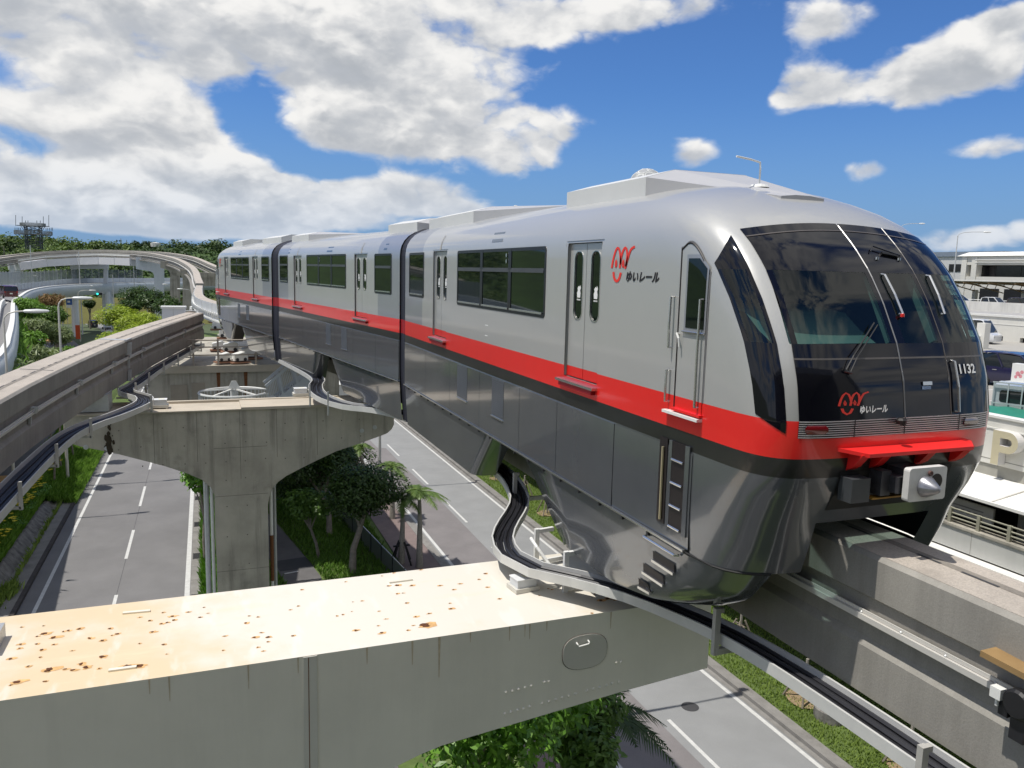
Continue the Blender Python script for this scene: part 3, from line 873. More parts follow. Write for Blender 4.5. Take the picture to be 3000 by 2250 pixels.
def junction_box(label, c, s, rot=0.0, conduits=()):
    o = thing('junction_box', label, 'junction box', c, 'junction boxes on the piers')
    b = MB(); b.cbox((c[0], c[1], c[2] + .06 * s), (.62 * s, .5 * s, .10 * s), rot); b.build('base_frame', mat('box_base', (.58, .56, .50), .5), o)
    b = MB()
    for (dx, dy) in ((-.25, -.2), (.25, -.2), (.25, .2), (-.25, .2)):
        b.cbox((c[0] + dx * s, c[1] + dy * s, c[2] + .01 * s), (.06 * s, .06 * s, .14 * s), rot)
    b.build('feet', MATS['box_base'], o)
    b = MB(); b.cbox((c[0], c[1], c[2] + .2 * s), (.5 * s, .4 * s, .18 * s), rot); bx = b.build('housing', mat('box_grey_blue', (.60, .62, .64), .4), o)
    b = MB(); b.cbox((c[0], c[1], c[2] + .3 * s), (.53 * s, .43 * s, .025 * s), rot); b.build('lid', mat('box_lid', (.68, .69, .69), .4), o)
    b = MB(); b.cbox((c[0] + .07 * s, c[1] + .02 * s, c[2] + .3145 * s), (.2 * s, .16 * s, .004 * s), rot); b.build('sticker', mat('sticker_yellow', (.72, .70, .55), .6, var=.2, vs=30), o)
    for k, pts in enumerate(conduits):
        b = MB(); b.tube(spline(pts, .08), .026, 8); b.build('conduit', M_WHITE, o)
    return o


q = at(1532, 1725, z=PT)
cq = [[(q.x + .22, q.y + .06 * k, PT + .2), (q.x + .45, q.y - .12 + .06 * k, PT + .16), (q.x + .58, q.y + .05 + .05 * k, PT + .12), (q.x + .55, q.y + .3 + .05 * k, PT + .2), (q.x + .42, q.y + .5, PT + .42), (q.x + .40, q.y + .7, PT + .5)] for k in range(3)]
junction_box('grey-blue junction box on the rusty cream crossbeam', (q.x, q.y, PT), .62, .12, cq)
q = at(468, 1193, z=11.45)
junction_box('white junction box on the left arm of the concrete pier', (q.x, q.y, 11.45), .85, 0, [[(q.x - .2, q.y - .15, 11.6), (q.x - .5, q.y - .4, 11.55), (q.x - .9, q.y - .5, 11.6)], [(q.x - .2, q.y, 11.6), (q.x - .6, q.y - .1, 11.58), (q.x - .9, q.y + .1, 11.7)]])
q = at(880, 1158, z=11.52)
junction_box('white junction box on the right arm of the concrete pier', (q.x, q.y, 11.52), .85, 0, [[(q.x + .2, q.y, 11.7), (q.x + .6, q.y + .1, 11.7), (q.x + .8, q.y, 11.8)]])
# trolley switch at the lower right end of the power rail
q = at(2992, 2062, X=5.85)
sw = thing('rail_switch', 'black wheeled switch unit with white bolt head on the power rail at lower right', 'switch', tuple(q))
b = MB(); b.lathe((q.x - .02, q.y, q.z), [(.10, -.05), (.12, -.03), (.12, .03), (.10, .05)], 18, axis='x'); b.build('wheel', M_BLACK, sw)
b = MB(); b.cbox((q.x + .02, q.y, q.z - .2), (.08, .12, .22)); b.cbox((q.x, q.y + .12, q.z - .1), (.06, .08, .12)); b.build('bracket', M_CABLE, sw)
b = MB(); b.cbox((q.x - .05, q.y + .16, q.z + .02), (.07, .09, .09)); b.lathe((q.x - .05, q.y + .16, q.z - .09), [(.015, 0), (.015, .07), (.03, .075), (.03, .1)], 8); b.build('bolt_block', M_WHITE, sw)
b = MB(); b.bar((q.x + .05, q.y + .35, q.z + .26), (q.x + .08, q.y - .5, q.z + .22), .2, .05); b.build('rusty_cover', mat('rusty_cover', (.30, .19, .08), .7, var=.2), sw)

# ------------------------------------------------------------------ the train
M_SILVER = mat('silver_paint', (.45, .45, .435), .32, metal=.25, coat=.5, var=.02, vs=.6, bump=.10, bs=1.3)
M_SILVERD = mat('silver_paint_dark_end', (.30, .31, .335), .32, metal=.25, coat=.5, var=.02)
M_RED = mat('red_paint', (.76, .022, .018), .28, coat=.6, var=.03, bump=.10, bs=1.3)
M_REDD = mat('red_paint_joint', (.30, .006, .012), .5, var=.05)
M_BBAND = mat('black_band', (.018, .018, .017), .32, var=.2, vs=2, coat=.3)
M_SKIRT = mat('charcoal_gloss_paint', (.115, .122, .132), .16, metal=.25, coat=.85, var=.05, bump=.07, bs=1.6)
M_GAITER = mat('gaiter_navy', (.016, .017, .028), .6, var=.15, vs=3)
M_UNDER = mat('underframe', (.012, .012, .012), .7, var=.2)
M_PANE = mat('dark_window_glass', (.006, .010, .009), .03, spec=.45, var=0, coat=.0)
M_FRAME = mat('window_gasket', (.010, .010, .011), .35, var=.1)
M_BLKGL = mat('black_glass_surround', (.004, .004, .007), .05, spec=.42, var=0, coat=.0)
M_CHROME = mat('brushed_steel', (.62, .62, .60), .25, metal=.9, var=.05)
M_HUMP = mat('roof_fairing_grey', (.62, .62, .60), .45, var=.03)
M_CLEAR = glass_mat('tinted_clear_glass', (.34, .50, .47), .15)
M_LOGO = mat('logo_red', (.78, .035, .02), .4, var=0)
M_LOGOD = mat('logo_red_on_glass', (.60, .03, .015), .4, var=0)
M_INK = mat('ink_black', (.012, .008, .008), .5, var=0)
M_INKW = mat('ink_white', (.78, .78, .76), .5, var=0)

YF = [(-4.05, 8.3), (-3.98, 7.95), (-3.9, 7.6), (-3.7, 7.08), (-3.4, 6.55), (-2.97, 6.18), (-2.6, 6.02), (-2.3, 5.92), (-2.05, 5.79), (-1.85, 5.73), (-1.6, 5.70), (-1.3, 5.70), (-.95, 5.76), (-.6, 5.88), (-.2, 6.10), (.1, 6.31), (.35, 6.54), (.58, 6.80), (.75, 7.06), (.9, 7.38), (1.0, 7.68), (1.08, 8.02), (1.15, 8.5), (1.19, 9.1)]
WW = [(-3.98, 1.38), (-3.9, 1.40), (-2.97, 1.475), (-2.9, 1.49), (.35, 1.49), (.5, 1.475), (.62, 1.44), (.75, 1.365), (.87, 1.25), (.97, 1.08), (1.06, .85), (1.13, .58), (1.17, .32), (1.19, .05)]
LL = [(-4.05, 1.3), (-3.98, 1.2), (-2.97, 1.05), (-2.3, 1.25), (-1.85, 1.25), (-.5, 1.2), (.3, 1.2), (.6, 1.35), (.9, 1.6), (1.19, 1.6)]
NN = [(-3.98, 3.4), (-2.97, 4.0), (-2.3, 4.6), (-1.85, 5.6), (-.5, 5.6), (.2, 5), (.6, 4.2), (.9, 3.2), (1.19, 2.6)]
S0 = 20.1     # distance from the joint to the survey origin of the nose tables


def ip(T, x):
    if x <= T[0][0]:
        return T[0][1]
    for (a, b_), (c, d) in zip(T, T[1:]):
        if x <= c:
            return b_ + (d - b_) * (x - a) / (c - a)
    return T[-1][1]


def nose_phi(z, phi):
    """nose skin: height z (0 = eye level), plan angle phi in degrees (0 front centre, 90 side) -> (s, o)"""
    a = math.radians(phi)
    n_, w, L, y = ip(NN, z), ip(WW, z), ip(LL, z), ip(YF, z)
    o = w * abs(math.sin(a)) ** (2 / n_) * (1 if phi >= 0 else -1)
    c = max(0.0, math.cos(a)) ** (2 / n_)
    return S0 - (y + L * (1 - c)), o


def nose_x(z, o):
    n_, w, L, y = ip(NN, z), ip(WW, z), ip(LL, z), ip(YF, z)
    q = min(.9999, abs(o) / w)
    return S0 - (y + L * (1 - (1 - q ** n_) ** (1 / n_))), o


def nose_y(z, y):
    """outward distance of the side skin at survey distance y"""
    n_, w, L, y0 = ip(NN, z), ip(WW, z), ip(LL, z), ip(YF, z)
    if y >= y0 + L:
        return w
    q = min(1, max(0, 1 - (y - y0) / L))
    return w * (1 - q ** n_) ** (1 / n_)


class Frame:
    """car coordinates: s along from the joint, o out to the seen side, z height above eye level"""
    def __init__(f, O, d, side):
        f.O, f.d, f.k = Vector(O), Vector(d).normalized(), Vector(side).normalized()
    def __call__(f, s, o, z):
        p = f.O + f.d * s + f.k * o
        return (p.x, p.y, z + 16)


def cbox(b, F, s0, s1, o0, o1, z0, z1, mi=0):
    return b.box(s0, s1, o0, o1, z0, z1, mi, lambda s, o, z: F(s, o, z))


train = thing('monorail_train', 'silver three-car monorail train with red waistband and black glass nose on the guideway', 'train', (5, 20, 13))
FR1 = Frame((6.29, 20.1, 0), (0, -1, 0), (-1, 0, 0))
a2, e2 = Vector((4.78, 20.65, 0)), Vector((2.9, 34.6, 0))
d2 = (e2 - a2).normalized(); k2_ = Vector((-d2.y, d2.x, 0))
FR2 = Frame(a2 - k2_ * 1.49, d2, k2_)
a3, e3 = Vector((2.66, 35.25, 0)), Vector((.52, 49.4, 0))
d3 = (e3 - a3).normalized(); k3_ = Vector((-d3.y, d3.x, 0))
FR3 = Frame(a3 - k3_ * 1.49, d3, k3_)

ZROWS = [1.19, 1.17, 1.13, 1.06, .97, .87, .75, .62, .5, .42, .35, .2, .08, -.1, -.3, -.6, -.95, -1.30, -1.45, -1.46, -1.66, -1.85, -2.1, -2.37, -2.65, -2.97]
PHIS = [90, 82, 73, 66, 60, 54, 48, 44, 40, 35, 28, 20, 12, 6, 2.2, .8, .2, 0]


def rounded(s0, s1, z0, z1, r, k=5):
    P = []
    for (cs, cz, a0) in ((s1 - r, z1 - r, 0), (s0 + r, z1 - r, 90), (s0 + r, z0 + r, 180), (s1 - r, z0 + r, 270)):
        for i in range(k + 1):
            a = math.radians(a0 + 90 * i / k)
            P.append((cs + r * math.cos(a), cz + r * math.sin(a)))
    return P


def plate(F, poly, o0, o1):
    """polygon in (s, z) as a slab between two outward distances"""
    b = MB()
    v = Vector(F(0, o1, 0)) - Vector(F(0, o0, 0))
    return b.prism([F(s, o0, z) for s, z in poly], v)


def ring(F, outer, inner, o0, o1):
    b = MB()
    n = len(outer)
    V = [F(s, o1, z) for s, z in outer] + [F(s, o1, z) for s, z in inner] + [F(s, o0, z) for s, z in outer] + [F(s, o0, z) for s, z in inner]
    fs = []
    for i in range(n):
        j = (i + 1) % n
        fs += [(i, j, n + j, n + i), (j, i, 2 * n + i, 2 * n + j), (n + i, n + j, 3 * n + j, 3 * n + i)]
    return b.add(V, fs)


def window(F, s0, s1, z0, z1, npan, transom=True, bright=False):
    wd = ring(F, rounded(s0, s1, z0, z1, .07), rounded(s0 + .055, s1 - .055, z0 + .055, z1 - .055, .04), 1.47, 1.497).build('window', M_FRAME, train)
    wpan = (s1 - s0 - .11) / npan
    for k in range(npan):
        a, c = s0 + .055 + wpan * k, s0 + .055 + wpan * (k + 1)
        plate(F, [(a, z0 + .05), (c, z0 + .05), (c, z1 - .05), (a, z1 - .05)], 1.478, 1.4905).build('pane', M_PANE, wd)
        b = MB(); cbox(b, F, a + .04, c - .05, 1.492, 1.512, z0 + .05, z0 + .082); b.build('sill_rail', M_CHROME, wd)
        if transom:
            b = MB(); cbox(b, F, a + .02, c - .02, 1.4907, 1.503, z1 - .40, z1 - .36); cbox(b, F, a + .02, c - .02, 1.4907, 1.499, z1 - .36, z1 - .33); b.build('transom', mat('transom_grey', (.10, .10, .105), .35, metal=.5), wd)
        if k:
            b = MB(); cbox(b, F, a - .07, a + .07, 1.4906, 1.500, z0 + .02, z1 - .02); b.build('mullion', M_FRAME, wd)
    if bright and npan > 1:
        for zz in (z1 - .12, z1 - .22):
            b = MB(); a = s0 + (s1 - s0) * .64; b.prism([F(s_, 1.503, z_) for s_, z_ in [(a - .05 + .028 * math.cos(t), zz + .038 * math.sin(t)) for t in np.linspace(0, 5.6, 9)]], Vector(F(0, .004, 0)) - Vector(F(0, 0, 0))); b.build('vent_catch', M_CHROME, wd)
    return wd


def slider(F, s0, s1, z0=-1.45, z1=.42, sticker=True):
    """two-leaf plug door in its recess"""
    o = 1.445
    d = MB()
    cbox(d, F, s0, s1, 1.38, 1.40, z0, z1)
    dr = d.build('door', M_SILVERD, train)
    mid = (s0 + s1) / 2
    for (a, c) in ((s0 + .012, mid - .006), (mid + .006, s1 - .012)):
        wa, wb = a + (c - a) * .30, a + (c - a) * .80
        slot = rounded(wa, wb, -.62, .30, .105, 6)
        lf = ring(F, [(a + (c - a) * .0 + (s_ - wa) / (wb - wa) * (c - a) if True else 0, (z1 - .012 if z_ > -.16 else -1.30)) for s_, z_ in slot], rounded(wa, wb, -.62, .30, .105, 6), 1.40, o).build('door_leaf', M_SILVER, dr)
        plate(F, [(a, -1.44), (c, -1.44), (c, -1.301), (a, -1.301)], 1.40, o).build('door_leaf_red_foot', M_RED, dr)
        plate(F, slot, 1.40, o - .012).build('door_pane', M_PANE, dr)
        ring(F, rounded(wa - .012, wb + .012, -.632, .312, .115, 6), rounded(wa, wb, -.62, .30, .105, 6), o - .004, o + .007).build('door_pane_rim', M_CHROME, dr)
        if sticker:
            cx_, cz_ = (wa + wb) / 2, -.25
            body = [(-.045, -.07), (.045, -.07), (.05, -.02), (.035, .02), (.055, .05), (.03, .085), (.01, .06), (-.012, .075), (-.045, .045), (-.03, .02), (-.055, -.01)]
            plate(F, [(cx_ + x * 1.05, cz_ + z * 1.1) for x, z in body], o - .0118, o - .0095).build('sticker_mark', M_INKW, dr)
            b = MB()
            for k in range(6):
                cbox(b, F, cx_ - .055 + k * .019, cx_ - .055 + k * .019 + .012, o - .0118, o - .0098, cz_ - .115, cz_ - .095)
            tag(b.build('sticker_lettering', M_INKW, dr), kind='stuff')
    # recess jambs
    b = MB()
    for (a, c) in ((s0 - .05, s0), (s1, s1 + .05)):
        b.add([F(a, 1.4905, z1), F(c, 1.40, z1), F(c, 1.40, z0), F(a, 1.4905, z0)], [(0, 1, 2, 3)])
    b.add([F(s0 - .05, 1.4905, z1 + .03), F(s1 + .05, 1.4905, z1 + .03), F(s1, 1.40, z1), F(s0, 1.40, z1)], [(0, 1, 2, 3)])
    b.add([F(s0 - .05, 1.4905, z0 - .03), F(s1 + .05, 1.4905, z0 - .03), F(s1, 1.40, z0), F(s0, 1.40, z0)], [(0, 1, 2, 3)])
    b.build('jamb', M_SILVER, dr)
    b = MB()
    for (a, c) in ((s0 - .052, s0), (s1, s1 + .052)):
        b.add([F(a, 1.4915, -1.30), F(c, 1.402, -1.30), F(c, 1.402, z0 - .03), F(a, 1.4915, z0 - .03)], [(0, 1, 2, 3)])
    b.build('jamb_red_foot', M_RED, dr)
    b = MB(); cbox(b, F, s0 - .12, s1 + .02, 1.48, 1.575, z0 - .075, z0 - .04); b.build('step_plate', M_CHROME, dr)
    b = MB(); cbox(b, F, s0 - .04, s1 - .04, 1.49, 1.555, z0 - .14, z0 - .075); b.build('step_bracket', M_REDD, dr)
    return dr


def hump(F, s0, s1, s2, ze=1.2):
    """roof fairing: straight box from s0 to s1, tapering away to s2"""
    b = MB()
    w, zt_, zb = .97, 1.37, .80
    b.add([F(s0, w, zb), F(s1, w, zb), F(s1, w, zt_ - .12), F(s0, w, zt_ - .12), F(s0, -w, zb), F(s1, -w, zb), F(s1, -w, zt_ - .12), F(s0, -w, zt_ - .12),
           F(s0, .55, zt_), F(s1, .55, zt_), F(s0, -.55, zt_), F(s1, -.55, zt_)],
          [(0, 1, 2, 3), (5, 4, 7, 6), (3, 2, 9, 8), (8, 9, 11, 10), (10, 11, 6, 7), (0, 3, 8, 10, 7, 4), (1, 5, 6, 11, 9, 2)])
    o = b.build('roof_fairing', M_HUMP, train)
    b = MB()
    g_ = .004
    b.add([F(s1, w - g_, zb), F(s2, .30, zb), F(s1, w - g_, zt_ - .124), F(s2, .30, ze - .02), F(s1, .55, zt_ - g_), F(s2, .1, ze), F(s1, -.55, zt_ - g_), F(s2, -.1, ze), F(s1, -w + g_, zt_ - .124), F(s2, -.30, ze - .02), F(s1, -w + g_, zb), F(s2, -.30, zb)],
          [(0, 1, 3, 2), (2, 3, 5, 4), (4, 5, 7, 6), (6, 7, 9, 8), (8, 9, 11, 10), (1, 11, 9, 7, 5, 3)])
    b.build('fairing_tail', mat('roof_fairing_tail_shade', (.40, .40, .41), .5, var=.03), o)  # shade of the turned-away tail faces put into this darker grey
    return o


def vent(F, s0, s1):
    """dark quarterlight in the roof curve"""
    zz = (.69, .52)
    b = MB()
    P = []
    for z, k in ((zz[0], .04), (zz[1], 0)):
        P += [F(s0 - k, ip(WW, z) + .006, z), F(s1 - k, ip(WW, z) + .006, z)]
    b.add(P, [(0, 1, 3, 2)])
    b.build('roof_vent', mat('roof_vent_glass', (.10, .13, .17), .15, var=.05), train)


def body(F, L, nose, ends, doors, lettering):
    sc_cols = [0, 1.72, *[q for d_ in doors for q in d_]]
    if nose:
        scl = sorted(sc_cols + [4.0, 8.0])
        scl = [q for q in scl if q <= 10.9]
    else:
        scl = sorted(sc_cols + [L - 1.72, L])
    rows = []
    for z in ZROWS:
        w = ip(WW, z)
        if nose:
            s_end = S0 - (ip(YF, z) + ip(LL, z))
            k = min(1.0, (s_end - .02) / 10.95)
            half = [(s * k, w) for s in scl] + [nose_phi(z, p) for p in PHIS]
        else:
            half = [(s, w) for s in scl]
        if nose:
            r = [F(s, o, z) for s, o in half] + [F(s, -o, z) for s, o in half[::-1][1:]]
        else:
            r = [F(s, o, z) for s, o in half]
        rows.append(r)
    b = MB()
    nh = len(scl)
    def mif(i, j):
        z = (ZROWS[i] + ZROWS[i + 1]) / 2
        jj = j if j < nh + len(PHIS) else 2 * (nh + len(PHIS)) - 3 - j
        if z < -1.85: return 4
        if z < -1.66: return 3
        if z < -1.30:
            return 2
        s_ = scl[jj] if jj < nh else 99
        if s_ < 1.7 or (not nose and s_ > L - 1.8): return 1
        return 0
    def skip(i, j):
        z = (ZROWS[i] + ZROWS[i + 1]) / 2
        N = nh + len(PHIS)
        jj = j if j < N - 1 else 2 * N - 3 - j
        if jj < nh - 1 and j < N:
            for (a, c) in doors:
                if scl[jj] >= a - .001 and scl[jj + 1] <= c + .001 and -1.45 < z < .42:
                    return True
        if nose and jj >= nh:
            p = (PHIS[jj - nh] + PHIS[min(jj - nh + 1, len(PHIS) - 1)]) / 2
            if -.6 < z < .08 and (p < 35 or 48 < p < 73):
                return True
            if z < -2.37 and p < 14:
                return True
            if -2.2 < z < -1.66 and p < 14 and False:
                return True
        return False
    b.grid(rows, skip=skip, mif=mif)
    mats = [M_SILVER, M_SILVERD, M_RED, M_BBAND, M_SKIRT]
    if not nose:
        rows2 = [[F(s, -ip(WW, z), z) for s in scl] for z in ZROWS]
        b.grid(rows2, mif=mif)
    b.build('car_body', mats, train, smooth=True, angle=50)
    # end wall and underframe
    b = MB()
    cbox(b, F, .3, L - .3 if not nose else 10.8, -1.30, 1.30, -2.75, -1.9)
    b.build('underframe', M_UNDER, train)


def skirt(F, L, nose):
    """charcoal side panels with shut lines, hinge rail and the lower bogie skirts"""
    seams = [.02, 2.1, 4.1, 6.05, 8.1, 9.6, 11.36, 13.1] if nose else [.02, 1.9, 4.0, 6.0, 8.1, 10.2, 12.3, L - .02]
    for a, c in zip(seams, seams[1:]):
        if nose and c > 13:
            continue
        b = MB(); cbox(b, F, a + .007, c - .007, 1.47, 1.502, -2.93, -1.865); b.build('skirt_panel', M_SKIRT, train)
    end = 13.1 if nose else L
    if nose:
        rows = []
        for z in (-1.865, -2.1, -2.37, -2.65, -2.93):
            rows.append([F(s, nose_y(z, S0 - s) + .009, z) for s in np.linspace(11.367, 13.093, 12)])
        MB().grid(rows).build('skirt_panel', M_SKIRT, train, smooth=True)
        # equipment ladder and grab slot let into the last panel
        lad = MB(); cbox(lad, F, 12.72, 12.98, 1.50, 1.512, -2.78, -1.80); lo = lad.build('ladder_recess', M_INK, train)
        for z in (-2.0, -2.26, -2.52, -2.76):
            b = MB(); b.tube([F(12.74, 1.525, z), F(12.96, 1.525, z)], .014, 6); b.build('rung', M_CHROME, lo)
        b = MB(); cbox(b, F, 12.98, 13.06, 1.50, 1.515, -2.8, -1.8); cbox(b, F, 12.66, 12.72, 1.50, 1.515, -2.8, -1.8); b.build('ladder_stile', M_SKIRT, lo)
        b = MB(); cbox(b, F, 12.46, 12.62, 1.50, 1.510, -2.78, -1.80); so = b.build('grab_slot', M_INK, train)
        b = MB(); b.tube([F(12.55, 1.525, -1.9), F(12.56, 1.525, -2.74)], .016, 6); b.build('grab_bar', mat('brass_bar', (.45, .40, .26), .4, metal=.5), so)
    b = MB(); cbox(b, F, .0, end - .05, 1.47, 1.53, -2.965, -2.94); b.build('hinge_rail', M_CHROME, train)
    b = MB()
    for s in np.arange(.5, end - .3, .62):
        cbox(b, F, s, s + .04, 1.49, 1.525, -3.01, -2.95)
    tag(b.build('hinges', M_UNDER, train), kind='stuff')
    b = MB(); cbox(b, F, .0, end, 1.44, 1.475, -3.0, -2.9); b.build('hinge_gap', M_UNDER, train)
    # louvred vents
    for (a, c) in (((4.64, 5.30), (6.76, 7.36)) if nose else ((4.6, 5.2), (6.4, 7.0))):
        b = MB()
        for k in range(18):
            z = -2.54 + .66 * k / 18
            b.add([F(a, 1.5035, z), F(c, 1.5035, z), F(c, 1.5095, z + .018), F(a, 1.5095, z + .018), F(a, 1.5035, z + .032), F(c, 1.5035, z + .032)], [(0, 1, 2, 3), (3, 2, 5, 4)])
        v_ = b.build('louvre', mat('louvre_grey', (.085, .09, .095), .5, metal=.2), train)
        b = MB(); cbox(b, F, a - .02, c + .01, 1.503, 1.52, -2.585, -2.56); b.build('drip_rail', M_CHROME, v_)
    # bogie skirts: taper in towards the bottom
    zb = -4.02
    def sheet_(cols, name='bogie_skirt'):
        rows = []
        zs = np.linspace(-2.985, zb, 9)
        for z in zs:
            t = (-2.985 - z) / (-2.985 - zb)
            rows.append([F(s0 + (s1 - s0) * t, 1.478 - .07 * t ** 1.15 - oin, z) for (s0, s1, oin) in cols])
        MB().grid(rows).build(name, M_SKIRT, train, smooth=True, angle=60)
    curl = [(.0, .0), (.08, .005), (.18, .04), (.26, .10), (.30, .2), (.31, .45)]
    cols = [(0.0, 0.0, 0), (2.1, 2.1, 0), (6.2, 5.1, 0)] + [(6.4 + a, 5.25 + a, o) for a, o in curl]
    sheet_(cols)
    if not nose:
        cols = [(8.2 - a + .3, 9.3 - a, o) for a, o in curl[::-1]] + [(8.6, 9.6, 0), (L - 2, L - 2, 0), (L, L, 0)]
        sheet_(cols)
    else:
        rows = []
        zs = list(np.linspace(-2.985, zb, 10))
        for z in zs:
            t = (-2.985 - z) / (-2.985 - zb)
            st = 8.2 + 1.45 * t ** .9
            s_end = S0 - (ip(YF, z) + ip(LL, z))
            row = [(st, .9), (st + .01, 1.2 - .1 * t), (st + .03, ip(WW, z) - .03), (st + .1, ip(WW, z))] + [(st + .1 + (s_end - st - .1) * q, ip(WW, z)) for q in (.25, .5, .75, 1)]
            row += [nose_phi(z, p) for p in (80, 70, 60, 50, 42, 35, 30)]
            s_, o_ = nose_phi(z, 27)
            row += [(s_, o_), (s_ - .06, o_ - .02), (s_ - .5, o_ - .06)]
            rows.append(row)
        for sg in (1, -1):
            MB().grid([[F(s, o * sg, z) for s, o in r] for z, r in zip(zs, rows)]).build('bogie_skirt', M_SKIRT, train, smooth=True, angle=60)
            MB().grid([[F(s - .03, (o - .035) * sg, z) for s, o in r] for z, r in zip(zs, rows)]).build('skirt_liner', M_UNDER, train, smooth=True)
        b = MB(); b.tube([F(s, nose_y(-2.97, S0 - s) + .012, -2.975) for s in np.linspace(11, 13.0, 10)] + [F(*(lambda q: (q[0], q[1] + .012))(nose_phi(-2.97, p)), -2.975) for p in (70, 60, 50, 40, 32, 27)], .013, 6); b.build('hinge_bead', M_UNDER, train)
        # footholds and the grab bar on the lower skirt
        for (px0, py0, px1, py1) in ((1930, 1608, 1999, 1652), (1897, 1645, 1962, 1687), (1879, 1688, 1913, 1713)):
            A = at(px0, py0, X=4.90); C = at(px1, py1, X=4.93)
            b = MB(); b.add([A, C, C + Vector((.05, .02, -.115)), A + Vector((.05, .02, -.115))], [(0, 1, 2, 3)])
            A = A + Vector((-.02, 0, 0))
            b = MB()
            z0_ = A.z - 16; z1_ = C.z - 16
            sA, sC = S0 - A.y, S0 - C.y
            zt0 = (z0_ + z1_) / 2
            rows = [[F(s, nose_y(z, S0 - s) + .012 + max(0, 0), z) for s in (sA, sC)] for z in (zt0, zt0 - .12)]
            b.grid(rows); fh = b.build('foothold', M_INK, train)
            b = MB(); b.bar(rows[1][0], rows[1][1], .05, .03); b.build('foothold_lip', M_CHROME, fh)
        b = MB(); P = [F(s, nose_y(-3.04, S0 - s) + k, -3.05) for s, k in ((12.22, .01), (12.24, .06), (12.9, .06), (12.92, .01))]; b.tube(P, .016, 6); b.build('grab_rail', M_CHROME, train)
    # dark filler behind the skirts
    for (a, c) in (((.2, 5.0), (9.9, 12.2)) if nose else ((.2, 5.0), (9.9, L - .2))):
        b = MB(); cbox(b, F, a, c, .72, 1.1, -3.7, -2.6); b.build('bogie_frame', M_UNDER, train)
        b = MB(); cbox(b, F, a, c, -1.1, -.72, -3.7, -2.6); b.build('bogie_frame', M_UNDER, train)


def door_brackets(F, s):
    b = MB()
    b.add([F(s - .045, ip(WW, .44) + .012, .44), F(s + .045, ip(WW, .44) + .012, .44), F(s + .02, ip(WW, .62) + .014, .62), F(s + .02, ip(WW, .76) + .016, .76), F(s - .02, ip(WW, .76) + .016, .76), F(s - .02, ip(WW, .62) + .014, .62)], [(0, 1, 2, 5), (5, 2, 3, 4)])
    b.build('door_rain_bracket', mat('bracket_tan', (.40, .38, .33), .5), train)


def strokes_to(F, pts_list, w, fn, name, m, parent=None):
    """flat lettering strokes: ribbons on a surface fn(x, z) -> world point"""
    b = MB()
    for pts in pts_list:
        P = [Vector((p[0], 0, p[1])) for p in pts]
        P = spline(P, .02) if len(P) > 2 else P
        L_, R_ = [], []
        for i, p in enumerate(P):
            d = (P[min(i + 1, len(P) - 1)] - P[max(i - 1, 0)]).normalized()
            nrm = Vector((-d.z, 0, d.x)) * w / 2
            L_.append(fn(p.x + nrm.x, p.z + nrm.z)); R_.append(fn(p.x - nrm.x, p.z - nrm.z))
        b.grid([L_, R_])
    o = b.build(name, m, parent or train)
    return o


# mark of the line: two arches like brows, two drops, a smile (unit box 1.0 x 1.25)
MARK = [[(.0, .50), (.06, .80), (.16, 1.10), (.26, 1.22), (.36, 1.12), (.42, .85), (.44, .62)], [(.40, .50), (.45, .85), (.54, 1.12), (.64, 1.22), (.72, 1.1), (.74, .9), (.70, .55)], [(.66, .48), (.78, .85), (.90, 1.14), (1.08, 1.24)],
        [(.20, .52), (.18, .66), (.21, .80), (.25, .66), (.22, .52)], [(.55, .52), (.53, .66), (.56, .80), (.60, .66), (.57, .52)], [(.10, .36), (.14, .16), (.26, .03), (.38, .10), (.47, .34)]]


def lettering(fn, x0, z0, size, m_mark, m_txt, name='logo', kx=1.5, tw=.76, th=.128):
    fn0 = fn
    fn = lambda x, z: fn0(x0 + (x - x0) * kx, z)
    o = strokes_to(None, [[(x0 + a * size, z0 + c * size) for a, c in st] for st in MARK[:3]] , size * .085, fn, name, m_mark)
    b_ = strokes_to(None, [[(x0 + a * size, z0 + c * size) for a, c in st] for st in MARK[3:5]], size * .05, fn, 'mark_eyes', m_mark, o)
    strokes_to(None, [[(x0 + a * size, z0 + c * size) for a, c in MARK[5]]], size * .10, fn, 'mark_smile', m_mark, o)
    vs, fs = text_mesh('ゆいレール', size * .62, shear=.25, bold=size * .62 * .035)
    if vs:
        xs_ = [v[0] for v in vs]; sc = tw / kx / max(.01, (max(xs_) - min(xs_)))
        ys_ = [v[1] for v in vs]; sy = th / max(.01, max(ys_) - min(ys_))
        b = MB(); b.add([fn(x0 + size * .74 + (v[0] - min(xs_)) * sc, z0 + size * .02 + (v[1] - min(ys_)) * sy) for v in vs], fs)
        b.build('logo_lettering', m_txt, o)
    return o


